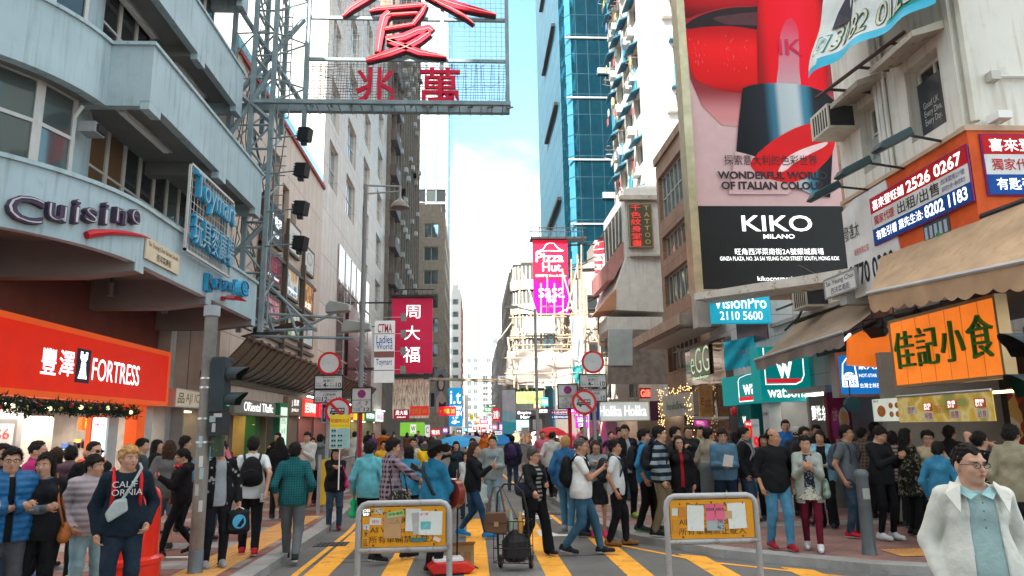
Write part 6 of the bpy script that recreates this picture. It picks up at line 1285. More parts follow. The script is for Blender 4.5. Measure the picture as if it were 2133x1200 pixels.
for lb,px,Y,c in (('blue pop up tent over a stall in the distance',1047,60,(.01,.2,.55)),('second blue pop up tent farther up the street',1024,90,(.02,.25,.5))):
 p=ONY(px,904,Y);e=thing('tent',lb,'tent',(p.x,Y,0));z=p.z;q=z-.75;s=1.25
 MB().add([(-s,-s,q),(s,-s,q),(s,s,q),(-s,s,q),(0,0,z),(-s,-s,q-.18),(s,-s,q-.18),(s,s,q-.18),(-s,s,q-.18)],[(0,1,4),(1,2,4),(2,3,4),(3,0,4),(0,5,6,1),(1,6,7,2),(2,7,8,3),(3,8,5,0)],M(c,rough=.6)).build('canopy',e)
 for a,b in ((-1,-1),(1,-1),(1,1),(-1,1)):MB().tube([(a*s*.97,b*s*.97,.01),(a*s*.97,b*s*.97,q)],.025,ALU,5).build('leg',e)
# lamp post on the left and a thin one on the right
lp=thing('street_lamp','tall grey street lamp with a bell shaped lantern on a short double arm','street lamp',(-3.15,20.5,.12))
MB().lathe([(.11,0),(.11,1.1),(.075,1.25),(.06,8.9)],(0,0,0),M((.2,.2,.2),rough=.5),12).build('pole',lp,smooth=True)
MB().tube([(0,0,8.88),(1.02,0,8.85)],.03,GREY,6).tube([(0,0,8.62),(1.02,0,8.7)],.025,GREY,6).tube([(1.02,0,8.87),(1.02,0,8.5)],.035,GREY,6).build('arm',lp)
MB().lathe([(.05,.3),(.09,.22),(.16,.18),(.25,.08),(.28,-.02),(.25,-.03)],(1.02,0,8.2),M((.2,.17,.15),rough=.4),16).build('lantern',lp,smooth=True)
e=thing('street_lamp','thin grey lamp post standing on the right kerb farther up','street lamp',(2.4,27,.12));MB().lathe([(.1,0),(.1,1),(.06,1.2),(.05,6.2)],(0,0,0),GREY,10).build('pole',e,smooth=True);MB().tube([(0,0,6.1),(-.8,0,6.3)],.03,GREY,6).cbox((-.9,0,6.28),(.5,.2,.1),GREY).build('lantern',e)
# ================================================================== street furniture
galv=M((.32,.33,.34),rough=.45,metal=.4,var=.18,wear=.35,wcol=(.12,.1,.09),wscale=14)
# pole with the traffic signal
tp_=thing('signal_pole','rust streaked grey pole with stickers at the kerb on the left','pole',(-3.49,9.69,.12))
MB().lathe([(.085,0),(.083,3.28)],(0,0,0),M((.21,.2,.185),rough=.65,metal=.2,var=.3,streak=.95,scol=(.17,.075,.035),wear=.45,wcol=(.1,.08,.07),wscale=9),18).build('shaft',tp_,smooth=True)
MB().lathe([(.104,3.26),(.104,3.4),(.0,3.42)],(0,0,0),M((.3,.32,.34)),18).build('cap',tp_,smooth=True);MB().lathe([(.09,0),(.09,.28)],(0,0,0),M((.13,.17,.19),var=.3,wear=.5,wcol=(.25,.25,.25)),18).build('painted_foot',tp_,smooth=True)
for z in (2.3,2.42,1.9,1.6):MB().lathe([(.092,z),(.092,z+.025)],(0,0,0),ALU,18).build('strap',tp_,smooth=True)
for i,(a,z,c) in enumerate(((-95,1.55,(.3,.45,.48)),(-80,1.3,(.5,.5,.48)),(-100,.95,(.4,.4,.38)),(-70,1.15,(.3,.4,.42)),(-60,.75,(.45,.43,.4)))):
 m=MB()
 for k in range(4):
  t0,t1=R(a-16+8*k),R(a-8+8*k);m.face([(.087*math.cos(t0),.087*math.sin(t0),z),(.087*math.cos(t1),.087*math.sin(t1),z),(.087*math.cos(t1),.087*math.sin(t1),z+.14),(.087*math.cos(t0),.087*math.sin(t0),z+.14)],M(c,wear=.6,wcol=(.2,.18,.16),wscale=20))
 m.build('sticker',tp_)
sgm=M((.03,.042,.05),rough=.5,var=.15)
def signal(e,heads,x=.15):
 for i,z in enumerate(heads):
  m=MB();n=12      # half tube hood opening towards +x
  for k in range(n):
   a,b=R(-40+260*k/n),R(-40+260*(k+1)/n);q=lambda t,u:(x+.02+u,.13*math.cos(t),z+.13*math.sin(t));ln=lambda t:.34*(.55+.45*math.sin(t)) if math.sin(t) > 0 else .18
   m.face([q(a,0),q(b,0),q(b,ln(b)),q(a,ln(a))],sgm);m.face([(p[0],p[1]*.95,z+(p[2]-z)*.95) for p in (q(a,ln(a)),q(b,ln(b)),q(b,0),q(a,0))],BLACK)
  m.build('hood',e,smooth='all');MB().lathe([(0,0),(.105,0)],(0,0,0),[M((.25,.01,.01),rough=.2),M((.01,.2,.08),rough=.2,emit=.6)][i],18,M=Matrix.Translation((x+.03,0,z)) @ Matrix.Rotation(R(90),4,'Y'),cap=False).build('lens',e)
ts=thing('traffic_signal','dark grey pedestrian signal with two hoods strapped to the rusty pole','traffic signal',(-3.33,9.66,2.42));ts.rotation_euler=(0,0,R(-8));ts.scale=(.78,)*3
MB().box((-.08,-.15,-.4),(.15,.15,.52),sgm).box((-.12,-.05,-.3),(-.08,.05,-.2),DARK).build('housing',ts,bevel=.02);signal(ts,(.22,-.2))
MB().box((-.08,-.14,-.78),(.16,.12,-.42),M((.03,.035,.04),rough=.5)).box((-.05,-.145,-.56),(.05,-.141,-.46),M((.3,.38,.4))).box((.02,-.145,-.48),(.16,-.141,-.42),M((.45,.45,.45))).box((.0,-.146,-.72),(.06,-.142,-.58),M((.4,.4,.4))).build('control_box',ts);MB().box((-.02,-.1,-1.12),(.12,.08,-.79),M((.04,.06,.04),wear=.5,wcol=(.2,.25,.12))).build('push_button',ts)
p=ONY(2135,752,6.4);t2=thing('traffic_signal','black traffic signal hoods poking in at the right frame edge','traffic signal',(p.x+.2,6.4,p.z),R(180));MB().box((-.3,-.17,-.62),(.05,.17,.35),sgm).build('housing',t2,bevel=.02);signal(t2,(.13,-.25),.05);MB().tube([(-.2,0,-2.45),(-.2,0,-.6)],.06,galv,10).build('post',t2)
# round prohibition signs and plates
srd=M((.55,.015,.02),rough=.35);swh=M((.5,.5,.5),rough=.4);sbl=M((.02,.06,.3),rough=.4);sbk=M((.015,.015,.02),rough=.4)
def rnd_sign(name,lb,px,py,dia,Y,bus=False,pole_to=None):
 p=ONY(px,py,Y);r=dia*Y/2980;e=thing(name,lb,'road sign',p);Q=Matrix.Rotation(R(90),4,'X')
 MB().lathe([(r,-.012),(r,.0)],(0,0,0),srd,36,M=Q).build('rim',e);MB().lathe([(r*.8,.002),(r*.8,.004)],(0,0,0),swh,36,M=Q).build('face',e)
 if not bus:MB().lathe([(r*.03,.005),(r*.03,.008)],(0,0,r*.25),sbk,8,M=Q).build('bolt',e)
 else:
  m=MB();b=lambda x0,z0,x1,z1,mt,y=-.006:m.box((r*x0,y,r*z0),(r*x1,y+.001,r*z1),mt)
  b(-.52,-.22,.5,.22,sbk);b(-.6,-.22,-.5,-.02,sbk);b(-.46,.0,-.26,.15,swh,-.008);b(-.22,.0,.0,.15,swh,-.008);b(.04,.0,.24,.15,swh,-.008);b(.28,.0,.44,.15,swh,-.008);b(-.5,-.13,.46,-.1,swh,-.008)
  for x in (-.32,.28):m.lathe([(r*.11,0),(r*.11,.003)],(r*x,0,0),sbk,14,M=Matrix.Translation((0,-.007,-r*.24)) @ Q)
  m.build('bus_symbol',e);m=MB();c,s=math.cos(R(45)),math.sin(R(45));k=.82*r;w=.1*r
  m.prism([(-k*c-w*s,-.012,k*s-w*c),(-k*c+w*s,-.012,k*s+w*c),(k*c+w*s,-.012,-k*s+w*c),(k*c-w*s,-.012,-k*s-w*c)],(0,-.003,0),srd);m.build('red_bar',e)
 if pole_to is not None:MB().tube([(0,.06,.12-p.z),(0,.06,r*.5)],.04,galv,10).build('post',e,smooth=True);MB().box((-.1,.0,-.02),(.1,.07,.02),galv).build('clamp',e)
 return e
def plate(lb,l,t,r,b,Y,tx,extra=None,post=None,pc=None):
 e=sign('road_sign_plate',lb,'road sign',rectY(l,t,r,b,Y),.012,swh,sbk,.012,tx);w,h=rectY(l,t,r,b,Y)[2:]
 if extra:
  Q=Matrix.Translation((w/2,0,h*.76)) @ Matrix.Rotation(R(90),4,'X');q=h*.17;m=MB().lathe([(q,.003),(q,.006)],(0,0,0),srd,26,M=Q).lathe([(q*.78,.006),(q*.78,.008)],(0,0,0),sbl,26,M=Q)
  for s in (1,-1):m.prism([(w/2-q*.6,-.011,h*.76-s*q*.5),(w/2-q*.5,-.011,h*.76-s*q*.62),(w/2+q*.6,-.011,h*.76+s*q*.5),(w/2+q*.5,-.011,h*.76+s*q*.62)],(0,-.002,0),srd)
  m.box((0,-.006,h*.5),(w,-.001,h*.52),sbk).build('no_stopping_symbol',e)
 if post:MB().tube([(w*post,.06,.12-e.location.z),(w*post,.06,h*.9)],.045,pc or galv,10).build('post',e,smooth=True)
 return e
T1=[('Saturdays',.28,.76,.72,.92,sbk),('星期六',.3,.5,.7,.7,sbk),('pm',.07,.36,.2,.44,sbk),('下午',.05,.1,.24,.3,sbk),('4-',.3,.1,.5,.46,sbk,.015),('pm',.55,.36,.68,.44,sbk),('下午',.53,.1,.72,.3,sbk),('10',.76,.1,.95,.46,sbk,.015)]
T2=[('General Holidays',.2,.78,.8,.92,sbk),('公眾假期',.3,.52,.75,.72,sbk),('noon',.05,.36,.22,.44,sbk),('中午',.05,.1,.24,.3,sbk),('12-',.28,.1,.54,.46,sbk,.015),('pm',.58,.36,.7,.44,sbk),('下午',.55,.1,.73,.3,sbk),('10',.78,.1,.95,.46,sbk,.015)]
T3=[('am',.32,.4,.48,.45,sbk),('上午',.2,.3,.48,.39,sbk),('7',.68,.29,.84,.45,sbk,.015),('↓',.4,.22,.6,.28,sbk),('midnight',.06,.16,.5,.21,sbk),('午夜',.2,.06,.46,.14,sbk),('12',.62,.05,.92,.21,sbk,.015)]
for s,Y,x in (('left',16.5,0),('right',16.8,1)):
 w_='on the left pavement' if x==0 else 'in front of the scaffold on the right'
 if x==0:
  rnd_sign('road_sign','round red rimmed white no vehicles sign ' + w_,686,757,48,Y,pole_to=1);plate('white Saturdays 4-10 plate under the left round sign',655,782,713,810,Y,T1);plate('white General Holidays 12-10 plate on the left post',654,812,713,839,Y,T2);rnd_sign('road_sign','round no buses sign partly hidden by the optical shop placard',704,856,53,Y-.35,True)
  plate('white no stopping plate with 7 to 12 hours on a red pole on the left',732,808,773,860,18,T3,True,.45,M((.42,.015,.03),rough=.4,wear=.3,wcol=(.3,.3,.3)))
  e=sign('parking_sign','blue road sign edge behind the left no buses sign','road sign',rectY(670,842,690,880,16.75),.012,sbl,swh,.015,[('P',.2,.2,.8,.8,swh)])
 else:
  rnd_sign('road_sign','round red rimmed white no vehicles sign ' + w_,1235,754,48,Y,pole_to=None);plate('white Saturdays 4-10 plate under the right round sign',1208,780,1263,807,Y,T1,None,.52);plate('white General Holidays plate on the right post',1208,810,1264,836,Y,T2);rnd_sign('road_sign','round no buses sign in full view on the right',1217,838,52,Y-.35,True,pole_to=1)
  plate('white no stopping plate with a red pole left of the right bus sign',1163,800,1204,851,17.4,T3,True,.58,M((.5,.015,.025),rough=.4));sign('parking_sign','blue P road sign right of the no buses sign','road sign',rectY(1228,838,1250,877,16.95),.012,sbl,swh,.015,[('P',.3,.15,.75,.85,swh,.02)])
# pedestrian barriers
def barrier(label,l,r,t,gx,stk):
 A,B_=ONY(l,t,8.4),ONY(r,t,8.4);w=B_.x-A.x;e=thing('road_barrier',label,'barrier',(A.x,8.4,0));H=A.z-.02
 fm=M((.33,.33,.34),rough=.45,metal=.25,var=.12,wear=.55,wcol=(.1,.08,.07),wscale=10);rr=.034
 MB().tube([(0,0,.02),(0,0,H-.12),(.012,0,H-.06),(.045,0,H-.02),(.1,0,H),(w-.1,0,H),(w-.045,0,H-.02),(w-.012,0,H-.06),(w,0,H-.12),(w,0,.02)],rr,fm,12).build('frame',e,smooth=True)
 MB().tube([(0,0,H-.5),(w,0,H-.5)],rr*.95,fm,12).build('cross_rail',e,smooth=True)
 for x in (0,w):MB().box((x-.03,-.24,0),(x+.03,.24,.03),fm).build('foot',e)
 z0,z1=H-.465,H-.04;yo=M((.62,.27,.015),rough=.45,var=.08,wear=.3,wcol=(.35,.16,.03),wscale=8)
 MB().box((.04,-.012,z0),(w-.04,.006,z1),yo).build('panel',e)
 m=MB();tk=M((.03,.025,.02),rough=.5);zz=lambda v:z0+(z1-z0)*v;xx=lambda u:.04+(w-.08)*u
 m.text('Pedestrian Area',xx(.2),zz(.8),xx(.82),zz(.93),tk,y=-.014,bold=.006).text('行人專用區',xx(.2),zz(.58),xx(.8),zz(.74),tk,y=-.014).text('All Vehicles Prohibited',xx(.1),zz(.36),xx(.92),zz(.5),tk,y=-.014,bold=.006).text('所有車輛禁止駛入',xx(.09),zz(.1),xx(.9),zz(.28),tk,y=-.014);m.build('lettering',e)
 for i,(u0,v0,u1,v1,mt,rt,tx) in enumerate(stk):
  o=MB().box((-(u1-u0)*(w-.08)/2,-.0165-.0006*i,-(v1-v0)*(z1-z0)/2),((u1-u0)*(w-.08)/2,-.0155-.0006*i,(v1-v0)*(z1-z0)/2),mt)
  for (st,a,b,c,d,tm) in tx:W2,H2=(u1-u0)*(w-.08),(v1-v0)*(z1-z0);o.text(st,W2*(a-.5),H2*(b-.5),W2*(c-.5),H2*(d-.5),tm,y=-.018-.0006*i)
  o=o.build('sticker',e);o.location=((xx(u0)+xx(u1))/2,0,(zz(v0)+zz(v1))/2);o.rotation_euler=(0,R(rt),0)
 for u,v in ((.12,.9),(.5,.93),(.88,.9),(.14,.05),(.86,.05)):MB().ell((xx(u),-.016,zz(v)),(.011,.006,.011),M((.1,.04,.02)),8,5).build('bolt',e)
 return e
ppr=M((.6,.62,.6),rough=.7,var=.08,wear=.6,wcol=(.12,.42,.5),wscale=7);ppt=M((.55,.57,.55),rough=.7,wear=.5,wcol=(.3,.34,.36),wscale=16);pkp=M((.62,.12,.22),rough=.7);bnp=M((.42,.25,.12),rough=.6,wear=.5,wcol=(.5,.35,.2),wscale=10);tel=M((.1,.38,.42),rough=.6,wear=.7,wcol=(.55,.6,.58),wscale=12)
barrier('orange pedestrian area barrier on the left, plastered with torn stickers',748,936,1046,0,
  [(.0,.78,.1,.97,BLACK,-4,[('JOBS\n$8$!',.05,.05,.95,.95,INKW)]),(.14,.84,.25,.97,M((.55,.52,.45)),5,[('FACTS',.05,.1,.95,.9,sbk)]),(.09,.56,.23,.74,ppt,3,[('請勿',.2,.2,.8,.7,Rr)]),(.26,.22,.47,.82,bnp,1,[('二人',.3,.6,.9,.8,M((.15,.12,.1)))]),(.3,.76,.5,.9,M((.3,.5,.2)),-8,[('停車場租',.05,.2,.95,.8,sbk)]),(.52,.38,.7,.95,ppt,2,[]),(.6,.3,.7,.85,M((.35,.36,.36),wear=.6,wcol=(.6,.6,.6)),-5,[]),(.68,.28,.96,.88,ppr,2,[]),(.7,.42,.82,.62,tel,0,[]),(.58,.12,.76,.22,M((.05,.16,.16)),0,[]),(.68,.72,.8,.88,M((.6,.6,.6)),-6,[('不准',.05,.3,.95,.75,Rr)]),(.02,.42,.09,.58,M((.5,.5,.55)),0,[('!',.4,.2,.6,.8,sbl)]),(.02,.05,.08,.45,M((.62,.3,.03)),0,[('區',.1,.0,.9,.4,sbk),('米',.1,.5,.9,1,sbk)]),(.85,.12,.94,.22,M((.6,.5,.45)),25,[])])
barrier('orange pedestrian area barrier on the right with pink and white notices',1386,1572,1031,0,
  [(.2,.2,.4,.86,ppr,2,[]),(.43,.2,.64,.52,M((.3,.36,.38),rough=.7),1,[('39K\n46.2',.6,.1,.98,.9,sbk)]),(.425,.45,.535,.88,pkp,1,[('免費泊車',.05,.6,.95,.78,sbk)]),(.545,.45,.65,.88,pkp,0,[('免費泊車',.05,.6,.95,.78,sbk)]),(.69,.24,.91,.9,ppr,-2,[]),(.02,.6,.09,.8,M((.5,.52,.48)),3,[]),(.1,.55,.19,.82,M((.45,.18,.03)),0,[]),(.02,.2,.1,.5,M((.5,.22,.03)),0,[]),(.65,.5,.74,.7,M((.45,.28,.15)),0,[])])
# litter bin
lb2=thing('litter_bin','shiny red orange litter bin behind the blond man','bin',(-4.16,9.3,.12));rbm=M((.62,.025,.012),rough=.22,coat=.5,var=.06)
MB().lathe([(.38,0),(.38,.2),(.4,.22),(.4,.27),(.345,.3),(.335,.95),(.3,1.06),(.2,1.13),(0,1.15)],(0,0,0),rbm,32).build('drum',lb2,smooth=True);MB().box((-.12,-.345,.62),(.1,-.3,.78),M((.4,.03,.02),wear=.6,wcol=(.5,.45,.4),wscale=25)).build('label',lb2)
MB().prism([(-.2,-.36,.84),(.2,-.36,.84),(.17,-.34,.98),(-.17,-.34,.98)],(0,.05,0),BLACK).build('slot',lb2)
# bollard
bo=thing('bollard','plain grey steel bollard on the right pavement in front of the young men','bollard',(5.29,9.8,.12));MB().lathe([(.1,0),(.095,.05),(.085,.12),(.08,1.0),(.092,1.02),(.092,1.06),(.06,1.1),(0,1.11)],(0,0,0),M((.11,.13,.145),rough=.45,metal=.2,var=.25,wear=.3,wcol=(.22,.2,.18),wscale=9),18).build('post',bo,smooth=True);MB().box((-.05,-.089,.72),(.04,-.075,.86),M((.3,.3,.28))).build('sticker',bo)
b2=thing('bollard','thick grey bollard beside the boy with glasses behind the right barrier','bollard',(ONZ(1520,1110,.12).x,13.0,.12));MB().lathe([(.14,0),(.12,.1),(.115,.95),(.13,1.0),(.1,1.08),(0,1.1)],(0,0,0),M((.14,.17,.17),rough=.5,wear=.4,wcol=(.25,.25,.24)),18).build('post',b2,smooth=True)
# railings
def railing(lb,x,y0,y1,n,panel=None):
 e=thing('railing',lb,'railing',(x,y0,.12));L_=y1-y0;m=MB()
 for y in (0,L_/2,L_):MB().tube([(0,y,0),(0,y,1.1)],.035,galv,8).build('post',e)
 MB().tube([(0,0,1.05),(0,L_,1.05)],.025,galv,8).tube([(0,0,.2),(0,L_,.2)],.02,galv,8).build('rails',e)
 if panel:MB().box((-.01,.05,.22),(.01,L_-.05,1.0),panel).build('infill_panel',e)
 else:
  for k in range(n):m.tube([(0,L_*(k+.5)/n,.2),(0,L_*(k+.5)/n,1.05)],.01,galv,5)
  m.build('bars',e)
 return e
railing('grey sheet metal railing along the right kerb behind the woman with the navy bag',2.3,19.5,24.5,0,M((.15,.16,.16),rough=.5,var=.2));railing('second grey bar railing farther along the right kerb',2.2,25,33,40);railing('grey bar railing along the left kerb by the yellow banner',-3.25,18.6,24,30)
yb=thing('yellow_banner','yellow cloth banner tied to the railing posts on the left','banner',(-3.25,15.9,.2));ybm=M((.6,.36,.02),rough=.7,var=.12,bump=.3,bscale=5)
m=MB()
for i in range(12):
 f=lambda u:.05*math.sin(u*9);a,b=i/12,(i+1)/12;m.face([(f(a),a*2.1,.1),(f(b),b*2.1,.1),(f(b)*.5,b*2.1,1.05),(f(a)*.5,a*2.1,1.05)],ybm)
m.build('cloth',yb,smooth='all');MB().text('補習',0,0,.5,.5,M((.25,.1,.01)),M=Matrix.Translation((.06,.7,.4)) @ Matrix.Rotation(R(90),4,'Z')).build('lettering',yb)
for y in (0,2.1):MB().tube([(-.02,y,-.08),(-.02,y,1.15)],.04,galv,8).build('post',yb)
# busker's things
bx=thing('cardboard_box','small open cardboard box on the road by the microphone stand','box',(-.2,10.45,0),R(8));cbm=M((.4,.26,.13),rough=.8,var=.12);MB().box((-.19,-.14,0),(.19,.14,.28),cbm).build('carton',bx);MB().box((-.15,-.143,.05),(.0,-.141,.2),M((.28,.17,.08))).box((.05,-.143,.06),(.15,-.141,.2),M((.3,.19,.09))).build('print',bx);MB().face([(-.19,-.14,.28),(.19,-.14,.28),(.2,-.24,.34),(-.18,-.24,.34)],cbm).build('flap',bx)
mi=thing('microphone_stand','thin black microphone stand in front of the guitarist','microphone stand',(-.22,10.05,0));MB().tube([(0,0,.1),(.02,0,1.45)],.012,BLACK,6).build('pole',mi);MB().tube([(.02,0,1.42),(-.12,.05,1.62)],.009,BLACK,6).build('boom',mi);MB().ell((-.14,.05,1.64),(.03,.03,.03),DARK,8,6).tube([(-.13,.05,1.63),(-.03,.03,1.6)],.014,BLACK,6).build('microphone',mi)
for a in (20,140,260):MB().tube([(0,0,.18),(.3*math.cos(R(a)),.3*math.sin(R(a)),.01)],.009,BLACK,5).build('leg',mi)
am_=thing('guitar_case','red and white case lying on the road at the bottom edge','case',(-.28,9.75,0),R(10));MB().prism([(-.25,0,.02),(.25,0,.02),(.32,.0,.08),(.2,.0,.16),(-.2,.0,.17),(-.3,.0,.1)],(0,.35,0),M((.55,.02,.02),rough=.3,coat=.4)).build('shell',am_,bevel=.02);MB().box((-.22,.02,.17),(.16,.3,.2),M((.6,.6,.6),rough=.4)).build('lid',am_)
tr=thing('shopping_trolley','black wire shopping trolley loaded with bags and a brown satchel','trolley',(.52,10.0,0),R(-15));trm=M((.02,.02,.022),rough=.4)
MB().tube([(-.22,.1,.12),(-.24,.12,.7),(-.22,.1,.98),(-.12,.08,1.1),(.02,.06,1.1),(.14,.05,1.0),(.2,.04,.75),(.24,.03,.15)],.013,trm,8).build('handle',tr,smooth=True)
m=MB()
for z in (.12,.3,.48,.64):m.tube([(-.22,-.16,z),(.25,-.16,z),(.25,.14,z),(-.22,.14,z),(-.22,-.16,z)],.007,trm,5)
for k in range(8):x=-.22+.47*k/7;m.tube([(x,-.16,.12),(x,-.16,.64)],.005,trm,4).tube([(x,.14,.12),(x,.14,.64)],.005,trm,4).tube([(x,-.16,.12),(x,.14,.12)],.005,trm,4)
m.build('basket',tr)
for x in (-.2,.22):MB().lathe([(.085,-.02),(.085,.02)],(0,0,0),trm,16,M=Matrix.Translation((x,.16,.09)) @ Matrix.Rotation(R(90),4,'Y')).lathe([(.04,-.025),(.04,.025)],(0,0,0),M((.3,.12,.06)),12,M=Matrix.Translation((x,.16,.09)) @ Matrix.Rotation(R(90),4,'Y')).build('wheel',tr)
for nm,lb,c,r_,mt in (('bag','bulging black bag inside the wire trolley',(.56,10.0,.32),(.18,.12,.2),M((.02,.02,.022),rough=.5,bump=.4,bscale=9)),('bottle','orange topped bottle standing up in the trolley',(.62,9.92,.6),(.035,.035,.12),M((.5,.25,.06),rough=.2)),('bottle','pale green plastic bottle standing in the trolley',(.5,9.98,.62),(.035,.035,.12),M((.3,.4,.32),rough=.15))):
 e=thing(nm,lb,nm,(c[0],c[1],c[2]-r_[2]));MB().lathe([(r_[0]*.7,0),(r_[0],r_[2]*.3),(r_[0],r_[2]*1.3),(r_[0]*.5,r_[2]*1.8),(r_[0]*.35,r_[2]*2)],(0,0,0),mt,14).build('body',e,smooth=True)
 if nm=='bottle':MB().lathe([(.018,.24),(.018,.27)],(0,0,0),M((.6,.3,.05)),10).build('cap',e)
sat=thing('satchel','brown canvas satchel hanging from the trolley handle','satchel',(.3,9.86,.5));lth=M((.12,.065,.04),rough=.75,var=.2)
MB().prism([(-.14,0,0),(.14,0,-.03),(.17,0,.1),(.13,0,.25),(-.12,0,.26),(-.17,0,.12)],(0,.1,0),lth).build('body',sat,bevel=.03);MB().box((-.13,-.015,.12),(.13,0,.25),M((.1,.05,.03))).build('flap',sat,bevel=.01);MB().box((-.03,-.02,.08),(.03,-.014,.14),M((.3,.2,.1))).build('buckle',sat);MB().tube([(-.12,.05,.25),(-.02,.08,.58),(.06,.08,.58),(.12,.05,.25)],.014,lth,6).build('strap',sat)
wd=tag(MB().prism([(0,0,0),(.32,-.04,0),(.32,.0,0),(0,.03,0)],(0,0,.02),WHITE).build('white_stick',None),'white flat stick lying on the pavement by the red bin','stick');wd.location=ONZ(345,1163,.128)
# ================================================================== people: bodies and clothes grown as smooth distance-field surfaces
def nets(Fd,o,h):
 S=Fd < 0;nx,ny,nz=Fd.shape
 c=np.zeros((nx-1,ny-1,nz-1),np.uint8)
 for i in (0,1):
  for j in (0,1):
   for k in (0,1):c+=S[i:nx-1+i,j:ny-1+j,k:nz-1+k]
 A=np.argwhere((c > 0) & (c < 8));idx=np.full(c.shape,-1,np.int64);idx[tuple(A.T)]=np.arange(len(A))
 acc=np.zeros((len(A),3));cnt=np.zeros(len(A));offs=[(i,j,k) for i in (0,1) for j in (0,1) for k in (0,1)]
 V8={q:Fd[A[:,0]+q[0],A[:,1]+q[1],A[:,2]+q[2]] for q in offs}
 for q in offs:
  for ax in range(3):
   if q[ax]==0:
    r=list(q);r[ax]=1;a,b=V8[q],V8[tuple(r)];m=(a < 0) != (b < 0);t=np.where(m,a/np.where(m,a-b,1),0)
    for d in range(3):acc[:,d]+=np.where(m,q[d] + (t if d==ax else 0),0)
    cnt+=m
 v=(A + acc/cnt[:,None])*h + np.array(o);quads=[]
 for ax in range(3):
  sl0=[slice(None)]*3;sl1=[slice(None)]*3;sl0[ax]=slice(0,-1);sl1[ax]=slice(1,None)
  s0,s1=S[tuple(sl0)],S[tuple(sl1)];E=np.argwhere(s0 != s1);b,c_=(ax+1) % 3,(ax+2) % 3
  E=E[(E[:,b] > 0) & (E[:,c_] > 0) & (E[:,b] < Fd.shape[b]-1) & (E[:,c_] < Fd.shape[c_]-1)]
  if not len(E):continue
  def g(db,dc):q=E.copy();q[:,b] -= db;q[:,c_] -= dc;return idx[tuple(q.T)]
  Q=np.stack([g(1,1),g(0,1),g(0,0),g(1,0)],1);fl=s0[tuple(E.T)];Q[~fl]=Q[~fl][:,::-1];quads.append(Q)
 return v,np.concatenate(quads)
def nmesh(name,v,q,mats,parent=None,mi=None):
 me=bpy.data.meshes.new(name);me.vertices.add(len(v));me.vertices.foreach_set('co',v.astype(np.float32).ravel());n=len(q)
 me.loops.add(n*4);me.loops.foreach_set('vertex_index',q.astype(np.int32).ravel());me.polygons.add(n);me.polygons.foreach_set('loop_start',np.arange(0,n*4,4,dtype=np.int32))
 me.polygons.foreach_set('use_smooth',np.ones(n,bool));me.update(calc_edges=True)
 for m in mats:me.materials.append(m)
 if mi is not None:me.polygons.foreach_set('material_index',mi.astype(np.int32))
 o=bpy.data.objects.new(name,me);col.objects.link(o)
 if parent is not None:o.parent=parent
 return o
I3=np.eye(3)
def cone(a,b,ra,rb,k=.02):return ('c',np.array(a,float),np.array(b,float),ra,rb,k)
def ellp(c,r,k=.03,Rm=None):return ('e',np.array(c,float),np.array(r,float),I3 if Rm is None else Rm,k)
def field(prims,h,pad=.05):
 lo,hi=np.full(3,9.),np.full(3,-9.)
 bb=[]
 for p in prims:
  if p[0]=='c':m=max(p[3],p[4]);a,b=np.minimum(p[1],p[2])-m,np.maximum(p[1],p[2])+m
  else:e=np.sqrt(((p[3].T*p[2])**2).sum(1));a,b=p[1]-e,p[1]+e
  bb.append((a,b));lo=np.minimum(lo,a);hi=np.maximum(hi,b)
 lo -= pad;n=np.ceil((hi+pad-lo)/h).astype(int)+1;ax=[lo[i]+h*np.arange(n[i]) for i in range(3)];Fd=np.full(n,.25)
 for p,(a,b) in zip(prims,bb):
  k=p[-1];i0=np.maximum(((a-lo-k-3*h)/h).astype(int),0);i1=np.minimum(((b-lo+k+3*h)/h).astype(int)+2,n);sl=tuple(slice(i0[i],i1[i]) for i in range(3))
  X,Y,Z=ax[0][sl[0]][:,None,None],ax[1][sl[1]][None,:,None],ax[2][sl[2]][None,None,:]
  if p[0]=='c':
   d=p[2]-p[1];L2=max(d@d,1e-9);px_,py_,pz_=X-p[1][0],Y-p[1][1],Z-p[1][2];t=np.clip((px_*d[0]+py_*d[1]+pz_*d[2])/L2,0,1)
   ds=np.sqrt((px_-t*d[0])**2+(py_-t*d[1])**2+(pz_-t*d[2])**2)- (p[3]+t*(p[4]-p[3]))
  else:
   px_,py_,pz_=X-p[1][0],Y-p[1][1],Z-p[1][2];Rm=p[3];r=p[2]
   q=[Rm[0][i]*px_+Rm[1][i]*py_+Rm[2][i]*pz_ for i in range(3)]
   k0=np.sqrt((q[0]/r[0])**2+(q[1]/r[1])**2+(q[2]/r[2])**2)+1e-9;k1=np.sqrt((q[0]/r[0]**2)**2+(q[1]/r[1]**2)**2+(q[2]/r[2]**2)**2)+1e-9;ds=k0*(k0-1)/k1
  f=Fd[sl];hh=np.maximum(k-np.abs(f-ds),0)/k;Fd[sl]=np.minimum(f,ds)- hh*hh*k*.25
 return Fd,lo,ax
def G3(ax):return ax[0][:,None,None],ax[1][None,:,None],ax[2][None,None,:]
_cl={}
